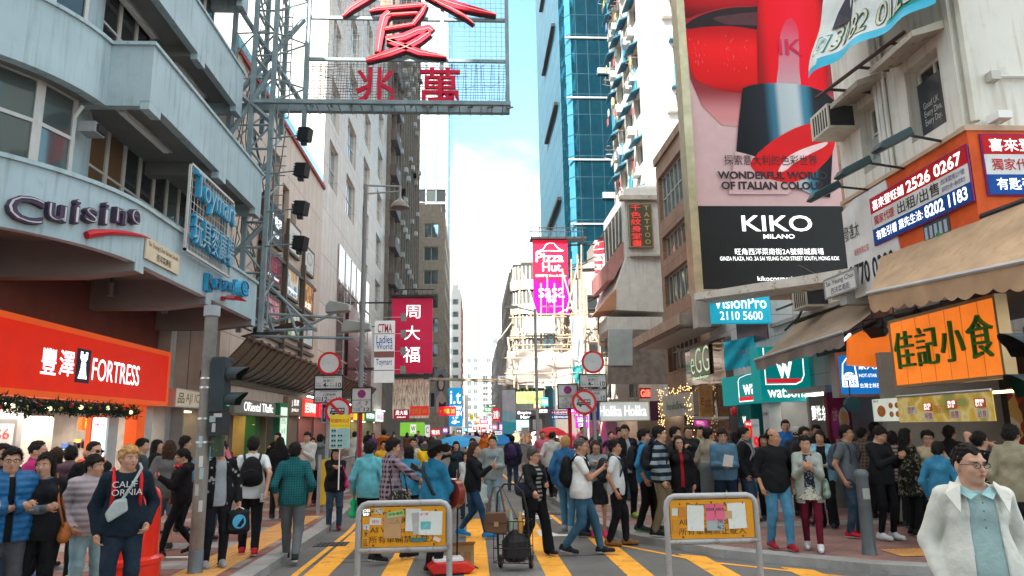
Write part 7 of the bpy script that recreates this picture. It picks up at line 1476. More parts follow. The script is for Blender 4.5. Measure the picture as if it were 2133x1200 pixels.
def Mcloth(c,pat=None,c2=None,s=1.0,rough=.85):
 if isinstance(c,str):c=srgb(c)
 if isinstance(c2,str):c2=srgb(c2)
 key=(c,pat,c2,s,rough)
 if key in _cl:return _cl[key]
 m=bpy.data.materials.new('fabric');m.use_nodes=True;nt=m.node_tree;N=nt.nodes.new;L=nt.links.new;b=nt.nodes['Principled BSDF'];b.inputs['Roughness'].default_value=rough;b.inputs['Specular IOR Level'].default_value=.14
 t=N('ShaderNodeTexCoord');n=N('ShaderNodeTexNoise');n.inputs['Scale'].default_value=9;n.inputs['Detail'].default_value=6;L(t.outputs['Object'],n.inputs['Vector'])
 r=N('ShaderNodeValToRGB');r.color_ramp.elements[0].position=.3;r.color_ramp.elements[1].position=.72;v=.22 if pat=='denim' else .12
 r.color_ramp.elements[0].color=tuple(x*(1-v) for x in c)+(1,);r.color_ramp.elements[1].color=tuple(min(1,x*(1+v)) for x in c)+(1,);L(n.outputs['Fac'],r.inputs[0]);out=r.outputs[0]
 def mixin(fac,cc,f=1.0):
  nonlocal out
  q=N('ShaderNodeMix');q.data_type='RGBA';L(fac,q.inputs[0]);L(out,q.inputs[6]);q.inputs[7].default_value=tuple(cc)+(1,);out=q.outputs[2]
 def ramp(src,a,bb_,mx_=1.0):q=N('ShaderNodeValToRGB');q.color_ramp.elements[0].position=a;q.color_ramp.elements[1].position=bb_;q.color_ramp.elements[1].color=(mx_,)*3+(1,);L(src,q.inputs[0]);return q.outputs[0]
 if pat in ('stripe','plaid','vstripe'):
  for d in (['Z'] if pat=='stripe' else ['X'] if pat=='vstripe' else ['Z','X']):
   w=N('ShaderNodeTexWave');w.bands_direction=d;w.inputs['Scale'].default_value=s;w.inputs['Distortion'].default_value=.4;w.inputs['Detail Scale'].default_value=1;L(t.outputs['Object'],w.inputs['Vector']);mixin(ramp(w.outputs['Fac'],.48,.56,1 if pat != 'plaid' else .6),c2)
 elif pat=='dots':
  w=N('ShaderNodeTexVoronoi');w.inputs['Scale'].default_value=s;L(t.outputs['Object'],w.inputs['Vector']);iv=N('ShaderNodeMath');iv.operation='SUBTRACT';iv.inputs[0].default_value=1;L(w.outputs['Distance'],iv.inputs[1]);mixin(ramp(iv.outputs[0],.76,.8),c2)
 elif pat=='floral':
  w=N('ShaderNodeTexNoise');w.inputs['Scale'].default_value=s;w.inputs['Detail'].default_value=4;w.inputs['Distortion'].default_value=2;L(t.outputs['Object'],w.inputs['Vector']);mixin(ramp(w.outputs['Fac'],.54,.6),c2)
 elif pat=='denim':
  w=N('ShaderNodeTexNoise');w.inputs['Scale'].default_value=5;w.inputs['Detail'].default_value=3;L(t.outputs['Object'],w.inputs['Vector']);mixin(ramp(w.outputs['Fac'],.5,.85,.5),c2 or tuple(min(1,x*1.9+.04) for x in c))
 L(out,b.inputs['Base Color']);n5=N('ShaderNodeTexNoise');n5.inputs['Scale'].default_value=28;n5.inputs['Detail'].default_value=5;L(t.outputs['Object'],n5.inputs['Vector']);bp=N('ShaderNodeBump');bp.inputs['Strength'].default_value=.35;bp.inputs['Distance'].default_value=.02;L(n5.outputs['Fac'],bp.inputs['Height']);L(bp.outputs[0],b.inputs['Normal'])
 _cl[key]=m;return m
SKN=[M((.46,.25,.165),rough=.5,var=.08,scale=18),M((.5,.285,.195),rough=.5,var=.08,scale=18),M((.36,.185,.115),rough=.5,var=.08,scale=18)]
HAIRC={'k':M((.012,.01,.009),rough=.6,var=.5,scale=60,spec=.1),'b':M((.045,.024,.014),rough=.6,var=.5,scale=60,spec=.1),'y':M((.42,.22,.08),rough=.5,var=.3,scale=60),'g':M((.06,.055,.05),rough=.5,var=.5,scale=50)}
EYEW,EYED,LIPM=M((.55,.53,.5),rough=.2),M((.012,.008,.006),rough=.12),M((.36,.11,.09),rough=.4)
def ikp(S,T,l1,l2,pole):
 d=T-S;L=np.linalg.norm(d);L_=min(L,(l1+l2)*.995);u=d/max(L,1e-6);T=S+u*L_;a=(l1*l1-l2*l2+L_*L_)/(2*L_);hgt=math.sqrt(max(l1*l1-a*a,0));p=pole-u*(pole@u);p /= max(np.linalg.norm(p),1e-6);return S+u*a+p*hgt,T
ARM=dict(down=(.13,-.012,.495),fwd=(.118,-.15,.53),back=(.125,.15,.52),phone=(.02,-.19,.705),cross=(-.05,-.135,.655),pocket=(.118,-.05,.535),strap=(.085,-.1,.73),chin=(.015,-.105,.845),face=(.04,-.1,.88),waist=(.03,-.15,.62),chest=(.0,-.15,.73),out=(.2,-.27,.56),bag=(.15,-.06,.5),guitarL=(.2,-.24,.62),guitarR=(.03,-.19,.63),up=(.12,-.2,.8))
LEG=dict(stand=((.06,.0,.045,0),(.06,.02,.045,0)),walk=((.045,-.15,.045,-.1),(.045,.15,.075,.5)),walk2=((.045,.15,.075,.5),(.045,-.15,.045,-.1)),step=((.05,-.07,.045,0),(.055,.08,.05,.15)),wide=((.085,-.03,.045,0),(.085,.03,.045,0)))
def wrinkle(ax,seed,amp):
 X,Y,Z=G3(ax);s=seed*1.7
 return amp*(np.sin(34*Z+5*np.sin(11*X+s)+4*np.sin(13*Y+s*2)+s)*.55+np.sin(21*X+17*Z+6*np.sin(9*Z+s)+s)*.45)*(.6+.4*np.sin(7*Z+s+3*X))+amp*.55*np.maximum(0,np.sin(62*Z+30*X+9*np.sin(15*Y+s)+7*np.sin(17*X+s)))*np.maximum(0,np.sin(8*Z+5*X+s*3))
def rotz(a):c,s=math.cos(a),math.sin(a);return np.array([[c,-s,0],[s,c,0],[0,0,1]])
def rotx(a):c,s=math.cos(a),math.sin(a);return np.array([[1,0,0],[0,c,-s],[0,s,c]])
TOPS=dict(anorak=(.019,2,.44),tee=(.012,.62,.465),shirt=(.014,2,.455),rolled=(.014,1.35,.455),sweat=(.02,2,.47),hoodie=(.024,2,.47),jacket=(.03,2,.45),puffer=(.042,2,.46),coat=(.026,2,.33),dress=(.014,2,.36),vest=(.036,.12,.46),cardigan=(.022,2,.4),shawl=(.045,1.2,.46))
NP=[0]
def person(label,px,Y,H=1.7,face=0,top=('tee','#888888'),bot=('trousers','#222222'),shoe='#222222',hair='short',hc='k',sex='m',legs='stand',L='down',R_='down',hy=0,hp=0,lean=0,skin=0,h=None,group='pedestrians',inner=None,opn=.0,eyes=True,x=None,lock=None,sole='#cccccc',fat=1.0,z=None):
 NP[0]+=1;seed=NP[0];rg=random.Random(seed)
 wx=ONY(px,1000,Y).x if x is None else x
 def kx(K,y):
  for a,b in zip(K,K[1:]):
   if min(a[1],b[1]) <= y <= max(a[1],b[1]) and a[1] != b[1]:return a[0]+(b[0]-a[0])*(y-a[1])/(b[1]-a[1])
  return None
 if z is None:face -= math.degrees(math.atan2(wx,Y))
 l_,r_=kx(KL,Y),kx(KR,Y);gz=.124 if (l_ is not None and wx < l_) or (r_ is not None and wx > r_) else .004
 if z is not None:gz=z
 e=thing('person',label,'person',(wx,Y,gz),R(face),group);s=H/1.72;h=h or (.0125 if Y < 14 else .018 if Y < 24 else .03);far=h > .02
 A=lambda *q:np.array(q,float)
 LG=LEG[legs];drop=.016*H if 'walk' in legs else .004*H
 pel=A(0,0,.545*H-drop);Rt=rotx(R(lean));up=lambda q:pel + Rt @ (A(*q)*H)
 W=.92 if sex=='f' else 1.0;sw=.096*W
 nk=up((0,.006,.292));Rh=Rt @ rotz(R(hy)) @ rotx(R(hp));hcn=nk + Rt @ A(0,-.006*H,0) + Rh @ A(0,-.008,.093)*s + A(0,0,.012*H);hd=lambda q:hcn + Rh @ (A(*q)*s)
 J={};side={'L':1,'R':-1}     # the figure's own left is +x when it faces the viewer
 for sd_,spec in (('L',L),('R',R_)):
  k=side[sd_];S=up((k*sw,.006,.247));t=ARM[spec] if isinstance(spec,str) else spec;T=A(k*t[0]*H,t[1]*H,t[2]*H)
  if lean:T=T + A(0,-math.sin(R(lean))*.2*H,0)
  E_,T=ikp(S,T,.172*H,.152*H,A(k*.5,.8,-.35));J[sd_]=(S,E_,T)
 Q={}
 for (sd_,q) in (('L',LG[0]),('R',LG[1])):
  k=side[sd_];Hp=pel + A(k*.052*H,0,-.012*H);An=A(k*q[0]*H,q[1]*H,q[2]*H);Kn,An=ikp(Hp,An,.246*H,.246*H,A(k*.06,-1,0));Q[sd_]=(Hp,Kn,An,q[3])
 hips,bust=(1.06,1.0) if sex=='f' else (1.0,1.0)
 def torso(t=0.0):
  f=fat
  P=[ellp(pel+A(0,.004,.01*H),(.092*H*hips*f+t,.066*H*f+t,.075*H+t*.5),.06*s,Rt),ellp(up((0,0,.09)),((.077 if sex=='f' else .083)*H*f+t,.06*H*f+t,.09*H),.06*s,Rt),ellp(up((0,.002,.19)),(.09*H*W*(1+(f-1)*.6)+t,.066*H*(1+(f-1)*.8)+t,.088*H+t*.3),.06*s,Rt),cone(up((sw*.75,.006,.242)),up((-sw*.75,.006,.242)),.031*H+t*.7,.031*H+t*.7,.05*s)] + [cone(up((k*.02,.012,.272)),up((k*sw*.85,.008,.248)),.026*H+t*.5,.027*H+t*.6,.03*s) for k in (1,-1)]
  if sex=='f':P+=[ellp(up((k*.045,-.05,.195)),(.038*H+t*.6,.036*H+t*.6,.036*H+t*.5),.04*s,Rt) for k in (1,-1)]
  P.append(cone(up((0,.006,.262)),up((0,.006,.285)),.038*H+t*.7,.032*H+t*.5,.04*s));return P
 def arms(t=0.0,to=2.0,k=.03):
  P=[]
  for q in J.values():
   a=min(to,1.0);b=max(0,to-1);P.append(cone(q[0],q[0]+(q[1]-q[0])*a,.0288*H+t,(.0288-.0048*a)*H+t,k*s))
   if b > 0:P.append(cone(q[1],q[1]+(q[2]-q[1])*b,.024*H+t,(.024-.0075*b)*H+t*.9,k*s))
  return P
 def legp(t=0.0,tt=None,to=2.0):
  P=[]
  for q in Q.values():
   a=min(to,1.0);b=max(0,to-1);tt_=t if tt is None else tt;P.append(cone(q[0],q[0]+(q[1]-q[0])*a,.052*H+t,(.052-.02*a)*H+t,.04*s))
   if b > 0:P+=[cone(q[1],q[1]+(q[2]-q[1])*b,.032*H+t,(.032-.01*b)*H+tt_,.03*s)]
  return P
 # body: one continuous surface
 B=torso(-.004) + arms(-.003,2.0,.02) + legp(-.013) + [cone(nk-A(0,0,.02*H),hd((0,.02,-.05)),.034*H,.032*H,.03*s)]
 B+=[ellp(hd((0,.012,.03)),A(.075,.092,.09)*s,.03*s,Rh),ellp(hd((0,-.022,-.045)),A(.06,.066,.072)*s,.03*s,Rh),ellp(hd((0,-.052,-.092)),A(.03,.026,.022)*s,.025*s,Rh)]
 if not far:
  B+=[cone(hd((0,-.084,.006)),hd((0,-.103,-.03)),.0085*s,.0135*s,.012*s),ellp(hd((0,-.072,.027)),A(.056,.018,.012)*s,.02*s,Rh),ellp(hd((.037,-.062,-.028)),A(.025,.022,.024)*s,.02*s,Rh),ellp(hd((-.037,-.062,-.028)),A(.025,.022,.024)*s,.02*s,Rh),ellp(hd((0,-.085,-.06)),A(.024,.01,.012)*s,.012*s,Rh)] + [ellp(hd((k*.077,.014,-.012)),A(.012,.02,.033)*s,.01*s,Rh) for k in (1,-1)]
 HN={}
 for sd_,q in J.items():
  d=q[2]-q[1];d /= np.linalg.norm(d);n=A(-side[sd_]*.75,-.3,-.2) if abs(d[2]) > .6 else A(0,.2,-1) if False else A(-side[sd_]*.5,.6,.3);n -= d*(n@d);n /= np.linalg.norm(n);lt=np.cross(n,d);lt=lt if lt[1] < 0 or abs(d[2]) < .6 else-lt
  W_=q[2];HN[sd_]=(W_+d*.075*s,d,n,lt)
  if far:B.append(ellp(W_+d*.06*s,A(.032,.032,.07)*s,.02));continue
  B+=[cone(W_+d*.02*s,W_+d*.075*s,.027*s,.03*s,.02*s),cone(W_+d*.05*s+lt*.018*s,W_+d*.05*s-lt*.018*s,.021*s,.021*s,.02*s)]
  for i,(o_,l1) in enumerate(((.03,.07),(.01,.08),(-.011,.075),(-.031,.058))):
   b0=W_+d*.088*s+lt*o_*s;b1=b0+(d*.8+n*.45)*l1*.55*s;b2=b1+(d*.35+n*.9)*l1*.5*s;B+=[cone(b0,b1,.0096*s,.009*s,.004),cone(b1,b2,.009*s,.0078*s,.004)]
  t0=W_+d*.035*s+lt*.026*s;t1=t0+(d*.5+lt*.75+n*.2)*.042*s;B+=[cone(t0,t1,.0125*s,.0105*s,.006),cone(t1,t1+(d*.85+lt*.1+n*.5)*.034*s,.0105*s,.0085*s,.004)]
 for sd_,q in Q.items():
  a=q[2];B.append(cone(a+A(0,.015*H,-.018*H),a+A(0,-.085*H,-.02*H-.05*H*q[3]),.022*H,.017*H,.02))
 Fd,lo,ax=field(B,h)
 if not far:
  X,Y_,Z=G3(ax)
  for k in (1,-1):c=hd((k*.032,-.104,.0));Fd=np.maximum(Fd,.021*s-np.sqrt((X-c[0])**2+(Y_-c[1])**2+(Z-c[2])**2))
 v,q=nets(Fd,lo,h);nmesh('body',v,q,[SKN[skin]],e)
 # clothes
 def garment(nm,prims,mat,cuts,amp=.0035,ringd=0,hh=h):
  Fd,lo,ax=field(prims,hh);X,Y_,Z=G3(ax);
  if amp:Fd=Fd + wrinkle(ax,seed,amp)
  if ringd:Fd=Fd- ringd*np.abs(np.sin(Z*math.pi/.062))+ringd*.5
  for c in cuts:Fd=np.maximum(Fd,c(X,Y_,Z))
  if (Fd < 0).any():
   v,q=nets(Fd,lo,hh)
   if len(q):return nmesh(nm,v,q,[mat],e)
 cm=lambda sp:Mcloth(*sp[1:]) if isinstance(sp[1],str) else sp[1]
 bk,bt=bot[0],None
 if bk in ('trousers','jeans','leggings','shorts','wide'):
  t=dict(trousers=.017,jeans=.014,leggings=.004,shorts=.022,wide=.022)[bk];tt=dict(trousers=.017,jeans=.014,leggings=.004,shorts=.02,wide=.05)[bk]
  P=[ellp(pel+A(0,.004,.0),(.092*H*hips*fat+t*.7,.067*H*fat+t*.7,.075*H),.05*s,Rt)] + legp(t,tt,.85 if bk=='shorts' else 1.97)
  garment('trousers' if bk != 'shorts' else 'shorts',P,cm(bot),[],.004 if bk != 'leggings' else .001)
 elif bk=='skirt':
  hz=bot[-1] if isinstance(bot[-1],float) else .3
  sp=bot[:-1] if isinstance(bot[-1],float) else bot
  garment('skirt',[ellp(pel,(.108*H,.078*H,.08*H),.05,Rt),cone(pel,A(0,0,(hz-.02)*H),.085*H,.115*H,.06)],cm(sp),[lambda X,Y_,Z:hz*H-Z],.004)
 tk=top[0];th,sl,hem=TOPS[tk];hem=hem*H;t=th*max(s,.8)
 if tk=='shawl':t *= 1.0
 P=torso(t) + arms(t*.85 if tk != 'vest' else t*.6,sl) + [ellp(pel+A(0,.003*H,-.0*H),(.101*H*hips*fat+t+.011,.074*H*fat+t+.011,.19*H),.04*s,Rt)]
 if hem < .42*H:P+=[cone(pel,A(0,0,hem-.03*H),.088*H+t,.1*H+t,.06)] if tk != 'dress' else [cone(pel,A(0,0,hem-.03*H),.085*H,.13*H,.07)]
 if tk=='hoodie':P+=[ellp(up((0,.055,.262)),(.085*H,.05*H,.045*H),.03,Rt)]
 if tk in ('anorak','jacket','coat','shirt','rolled','puffer','cardigan'):P+=[cone(up((0,.012,.268)),up((0,.013,.295)),.044*H+t*.3,.039*H+t*.3,.015)]
 ctop=nk[2] + (.018*H if tk in ('anorak','jacket','coat','shirt','rolled','puffer','hoodie') else-.002*H);fn=up((0,-.075,.295))
 C=[lambda X,Y_,Z:hem+.006*np.sin(14*X+seed)-Z if True else 0,lambda X,Y_,Z:Z-ctop-(Y_-nk[1])*.35,lambda X,Y_,Z:(.05*s if opn or tk in ('tee','shirt','rolled') else .04*s)-np.sqrt((X-fn[0])**2+(Y_-fn[1])**2+((Z-fn[2])*.8)**2)]
 if opn:
  zw=up((0,0,.28))[2];C.append(lambda X,Y_,Z:np.minimum(opn*(.75+.4*(zw-Z))-np.abs(X-.01),-Y_-.005+.0*Z))
  inn=inner or ('tee','#999999');garment('shirt',torso(.01) + [ellp(pel+A(0,0,-.01*H),(.1*H*fat+.008,.072*H*fat+.008,.19*H),.05*s,Rt)],cm(inn),[lambda X,Y_,Z:.465*H-Z,lambda X,Y_,Z:Z-nk[2]+.01-(Y_-nk[1])*.35],.003)
 nm=dict(anorak='coat',tee='t_shirt',shirt='shirt',rolled='shirt',sweat='sweatshirt',hoodie='hooded_top',jacket='jacket',puffer='padded_jacket',coat='coat',dress='dress',vest='waistcoat',cardigan='cardigan',shawl='shawl')[tk]
 garment(nm,P,cm(top),C,.0045 if tk=='anorak' else .0055 if th < .03 else .008,.012 if tk=='puffer' else 0)
 if tk=='vest':garment('shirt',torso(.01) + arms(.012,2),cm(inner or ('tee','#777777')),[lambda X,Y_,Z:Z-nk[2]-.004,lambda X,Y_,Z:hem-Z],.003)
 # shoes
 for sd_,q in Q.items():
  a,_=q[2],0;pz=q[3];toe=a+A(0,-.098*H,-.022*H-.045*H*pz);heel=a+A(0,.022*H,-.018*H)
  Fd,lo,ax=field([cone(heel,toe,.027*H,.0215*H,.01),cone(a+A(0,.004*H,.012*H),a+A(0,-.04*H,-.012*H),.025*H,.022*H,.02),cone(heel,a+A(0,.01*H,.015*H),.024*H,.024*H,.02)],min(h,.016));X,Y_,Z=G3(ax)
  dd=toe-heel;sl_=dd[2]/dd[1] if abs(dd[1]) > 1e-6 else 0;bot_=(heel[2]-.0245*H)+(Y_-heel[1])*sl_;Fd=np.maximum(Fd,bot_-Z+0*X);Fd=np.maximum(Fd,Z-(a[2]+.022*H)+0*X)
  v,f=nets(Fd,lo,min(h,.016));cz=v[f].mean(1);low=cz[:,2] < (heel[2]-.0245*H)+(cz[:,1]-heel[1])*sl_+.022;nmesh('shoe',v,f,[Mcloth(shoe,rough=.5),Mcloth(sole,rough=.6)],e,low*1)
 # hair
 if hair not in ('bald',None):
  g=.014 if hair not in ('buzz','balding') else .006;P=[ellp(hd((0,.014,.034)),A(.078+g*.6,.095+g*.6,.092+g)*s,.03*s,Rh)]
  if hair in ('short','fringe','bob','long','curly','bun'):P+=[ellp(hd((0,.03,-.01)),A(.08,.075,.075)*s,.03*s,Rh)]
  if hair=='fringe':P+=[ellp(hd((0,-.06,.062)),A(.062,.032,.034)*s,.02*s,Rh)]
  if hair=='short':P+=[ellp(hd((.015,-.05,.088)),A(.055,.04,.028)*s,.02*s,Rh)]
  if hair=='curly':P+=[ellp(hd((.05*math.cos(a*.9),.02+.05*math.sin(a*1.3),.06+.03*math.sin(a*2.1))),A(.05,.05,.05)*s,.02*s,Rh) for a in range(7)]
  if hair in ('bob','long'):
   P+=[cone(hd((k*.074,.012,.02)),hd((k*.078,.018,-.095)),.026*s,.024*s,.03*s) for k in (1,-1)] + [ellp(hd((0,.055,-.05)),A(.078,.05,.085)*s,.03*s,Rh)]
  if hair=='long':
   P+=[cone(hd((k*.05,.06,-.06)),nk+Rt @ A(k*.06,.075,-.2)*s,.045*s,.03*s,.04*s) for k in (1,-1,0)] + [cone(hd((.076,-.0,-.09)),nk+Rt @ A(.09,-.05,-.1)*s,.022*s,.016*s,.03*s)]
  if hair=='bun':P+=[ellp(hd((0,.115,.03)),A(.04,.04,.04)*s,.01,Rh)]
  if hair=='tail':P+=[cone(hd((0,.1,.03)),hd((0,.14,-.12)),.03*s,.018*s,.03*s)]
  Fd,lo,ax=field(P,min(h,.02));X,Y_,Z=G3(ax);dx,dy,dz=X-hcn[0],Y_-hcn[1],Z-hcn[2];lx,ly,lz=[(Rh[0][i]*dx+Rh[1][i]*dy+Rh[2][i]*dz)/s for i in range(3)]
  line={'short':.066,'fringe':.05,'bob':.058,'long':.07,'buzz':.074,'balding':.07,'curly':.06,'bun':.07,'tail':.068}.get(hair,.055)
  face_=np.where(ly < .0 if hair not in ('bob','long') else ly <-.02,line-.01*np.cos(lx*38+seed)+(.004*np.sin(lx*150+seed) if hair != 'fringe' else .012*np.sin(lx*120+seed))-lz-np.maximum(ly+.055,0)*1.5,-1.0);low=(-.088 if hair not in ('bob','long') else-1)-lz
  ear=np.where((hair not in ('bob','long')) & (ly >-.02) & (ly < .04),-.0-lz-.3*(ly-.0),-1)
  Fd=Fd+.0055*np.sin(95*lx+22*np.sin(40*lz+seed)+20*ly+seed)*s+.0035*np.sin(150*ly+70*lz+40*lx)*s;Fd=np.maximum(np.maximum(Fd,face_*.7*s),np.maximum(low,ear)*s)
  if hair=='balding':Fd=np.maximum(Fd,(np.minimum(lz-.045+.2*ly,.06-ly+.0*lx))*s)
  if (Fd < 0).any():
   v,f=nets(Fd,lo,min(h,.02));nmesh('hair',v,f,[HAIRC[hc]],e)
   if Y < 14.5 and hair != 'buzz' and len(v) > 40:
    m=MB();ok=0
    for _ in range(420):
     p_=v[rg.randrange(len(v))];o_=p_-hcn;o_=o_/max(np.linalg.norm(o_),1e-6);fl=A(rg.gauss(0,.5),rg.gauss(0,.5),-.8 if hair in ('bob','long') else rg.uniform(-.6,.5));fl=fl-o_*(fl@o_);fl /= max(np.linalg.norm(fl),1e-6)
     if o_[2] <-.2 and hair not in ('bob','long'):continue
     w_=np.cross(fl,o_)*.0045*s;b_=p_-o_*.004;t_=p_+fl*rg.uniform(.025,.05)*s+o_*rg.uniform(.004,.014)*s;m.face([tuple(b_-w_),tuple(b_+w_),tuple(t_)],HAIRC[hc])
    m.build('hair_strands',e)
 if not far and eyes:
  hm=Matrix([list(Rh[i]*s)+[hcn[i]] for i in range(3)]+[[0,0,0,1]])
  for k in (1,-1):
   MB().ell((k*.031,-.0815,.001),(.0145,.008,.0062),EYEW,8,6,hm).ell((k*.031,-.087,.001),(.0066,.0036,.006),EYED,8,6,hm).build('eye',e,smooth='all')
   MB().add([(k*.014,-.0925,.018),(k*.03,-.094,.024),(k*.048,-.085,.02),(k*.048,-.083,.0165),(k*.03,-.0915,.0185),(k*.014,-.0905,.013)],[(0,1,4,5),(1,2,3,4)],HAIRC['k' if hc=='y' else hc],hm).build('eyebrow',e)
  MB().ell((0,-.0935,-.0555),(.021,.006,.0042),LIPM,10,5,hm).ell((0,-.0935,-.0635),(.019,.006,.0048),LIPM,10,5,hm).build('lips',e,smooth='all')
 return dict(e=e,hd=hd,Rh=Rh,hcn=hcn,H=H,s=s,J=J,HN=HN,up=up,Q=Q,pel=pel,nk=nk,t=t,h=h,hm=Matrix([list(Rh[i]*s)+[hcn[i]] for i in range(3)]+[[0,0,0,1]]))
def glasses(p,dark=False):
 m=MB();mt=BLACK
 for k in (1,-1):
  m.tube([tuple(Vector((k*.033+.023*math.cos(a*math.pi/6),-.1,.0+.017*math.sin(a*math.pi/6)))) for a in range(12)],.0022,mt,5,closed=True);m.tube([(k*.055,-.098,.006),(k*.077,-.03,.006),(k*.08,.02,-.002)],.002,mt,4)
  if dark:m.face([(k*.033+.022*math.cos(a*math.pi/5),-.0995,.016*math.sin(a*math.pi/5)) for a in range(10)],BLACK)
 m.tube([(.011,-.1,.003),(0,-.103,.006),(-.011,-.1,.003)],.002,mt,4);m.v=[tuple(p['hm'] @ Vector(q)) for q in m.v];m.build('glasses',p['e'],smooth='all')
def at(p,name,label,cat,c,group=None):
 e=p['e'];w=Matrix.Translation(e.location) @ Matrix.Rotation(e.rotation_euler.z,4,'Z') @ Vector([float(q) for q in c]);return thing(name,label,cat,w,e.rotation_euler.z,group),tuple(float(q) for q in c)
def backpack(p,label,c='#111113',w=.15,hh=.21,red=None):
 u=p['up'];c0=u((0,.07,.05));e,o=at(p,'backpack',label,'backpack',c0,'backpacks worn in the crowd');s=p['s'];b=u((0,.068,.15))+np.array([0,.085*s,0]);mt=Mcloth(c,rough=.7)
 Fd,lo,ax=field([ellp(b,(w*s,.1*s,hh*s),.04),ellp(b+np.array([0,.05,-.06])*s,(w*.8*s,.075*s,.11*s),.03),cone(b+np.array([-.08,0,-.12])*s,b+np.array([.08,0,-.12])*s,.085*s,.085*s,.05)],.014);Fd=Fd+wrinkle(ax,3,.004);v,q=nets(Fd,lo,.014);nmesh('pack',v-np.array(o),q,[mt],e)
 m=MB();t=p['t']+.014
 for k in ('L','R'):
  S=p['J'][k][0];i=S*np.array([.72,1,1]);f=np.array([0,-.068*p['H']-t,0])
  m.tube([tuple(b+np.array([i[0]*.8,-.06,.13])*np.array([1,1,s])),tuple(i+np.array([0,.03,.036*p['H']+t*.9])),tuple(i+f*.75+np.array([0,0,.0])),tuple(i+f*1.02+np.array([0,0,-.12*s])),tuple(i*np.array([1.05,1,1])+f*.6+np.array([0,0,-.28*s])),tuple(b+np.array([i[0]*.9,-.05,-.14*s]))],.017*s,Mcloth(red or c,rough=.7),6)
 m.build('straps',e,o,smooth='all');MB().tube([tuple(b+np.array([-.09,.1,-.0])*s),tuple(b+np.array([0,.118,.03])*s),tuple(b+np.array([.09,.1,0])*s)],.006,Mcloth(red or '#303033'),5).build('zip',e,o);return e
def handbag(p,label,c,at_='hip',side=1,w=.13,hh=.1,strap=True,pat=None,c2=None,nm='handbag',z=None,cross=False):
 u=p['up'];H=p['H'];s=p['s'];q=np.array([side*(.098*H+.06),-.02*H,(z or .5)*H]) if at_=='hip' else (p['HN'][at_][0]+np.array([0,0,-.05-hh]))
 if at_=='front':pass
 e,o=at(p,nm,label,'bag',q-np.array([0,0,hh]));mt=Mcloth(c,pat,c2,14,.5);Fd,lo,ax=field([ellp(q,(.05*s,w*s,hh*s),.03),cone(q+np.array([0,-w*.7,-hh*.45]),q+np.array([0,w*.7,-hh*.45]),.05*s,.05*s,.04)] if at_=='hip' else [cone(q+np.array([-w*.7,0,-hh*.7]),q+np.array([w*.7,0,-hh*.7]),.05,.05,.05),cone(q+np.array([-w*.75,0,hh*.7]),q+np.array([w*.75,0,hh*.7]),.032,.032,.05),ellp(q,(w,.05,hh*1.1),.04)],.012);Fd=Fd+wrinkle(ax,5,.003);v,f=nets(Fd,lo,.012);nmesh('bag_body',v-np.array(o),f,[mt],e)
 m=MB();S=p['J']['L' if side > 0 else 'R'][0];S2=p['J']['R' if side > 0 else 'L'][0]
 if at_=='hip':
  up_=(S2 if cross else S)*np.array([.75,1,1])+np.array([0,0,.034*H+p['t']*1.1]);m.tube([tuple(q+np.array([0,-w*.7,hh*.6])),tuple((q+up_)/2+np.array([0,-.095*s-p['t']*1.2,0])),tuple(up_+np.array([0,-.02,0])),tuple((q+up_)/2+np.array([.0,.09*s+p['t'],0])),tuple(q+np.array([0,w*.7,hh*.6]))],.011,mt,6)
 else:g=p['HN'][at_][0];m.tube([tuple(q+np.array([-w*.4,-.03,hh])),tuple(g+np.array([-.01,-.02,-.01])),tuple(q+np.array([w*.4,-.03,hh]))],.007,mt if nm != 'shopping_bag' else Mcloth('#dddddd'),5).tube([tuple(q+np.array([-w*.4,.03,hh])),tuple(g+np.array([-.01,.02,-.01])),tuple(q+np.array([w*.4,.03,hh]))],.007,mt if nm != 'shopping_bag' else Mcloth('#dddddd'),5)
 m.build('strap',e,o,smooth='all');return e,q
def phone(p,label,sd_='R',c='#1a1a1e'):
 g,d,n,lt=p['HN'][sd_];c_=g+n*.03+d*.03;e,o=at(p,'phone',label,'phone',c_,'phones held in hands');tz=Vector((0,-.35,.9)).normalized();X_=Vector((1,0,0));Yv=tz.cross(X_);Mx=Matrix((( X_.x,Yv.x,tz.x,0),(X_.y,Yv.y,tz.y,0),(X_.z,Yv.z,tz.z,0),(0,0,0,1)))
 MB().cbox((0,0,.03),(.075,.009,.15),Mcloth(c,rough=.2),Mx).build('case',e,bevel=.003);MB().cbox((0,.0055,.03),(.066,.001,.135),M((.1,.12,.15),rough=.08,emit=.4),Mx).build('screen',e)
# ------------------------------------------------------------------ the people one can tell apart
J_=('jeans','#2c3e52','denim');JL=('jeans','#7f9aa3','denim');JB=('jeans','#3f7290','denim');TK=('trousers','#131316');TN=('trousers','#1a2434')
p=person('man in a shiny blue padded jacket and glasses with folded arms at the left edge',20,7.2,1.66,8,('puffer','#1d5480',None,None,1.0,.35),('jeans','#3c3d42','denim'),'#333333','short',L='cross',R_='cross',hy=-5,opn=.03,inner=('tee','#141416'));glasses(p)
p=person('woman with folded arms in a black padded waistcoat over grey, frowning',92,7.45,1.6,-8,('vest','#17181c'),TK,'#222222','bob','k','f',L='cross',R_='cross',hy=-18,inner=('tee','#59636a'));handbag(p,'tan leather handbag hanging from the frowning woman beside the padded jacket','#9a5a2c',side=1,w=.13,hh=.1,z=.5)
person('man in a pink jacket over navy seen in profile behind the frowning woman',72,9.2,1.71,70,('jacket','#a02a60'),TK,'#1f6fb0','buzz',opn=.06,inner=('tee','#14264c'),hy=5)
person('shadowy man inside the electronics shop with a dark shirt',38,11.5,1.66,20,('tee','#16181c'),TK,x=-8.9)
person('man at the very left edge half cut off behind the padded jacket',-2,8.6,1.68,30,('jacket','#22262c'),J_,hair='short')
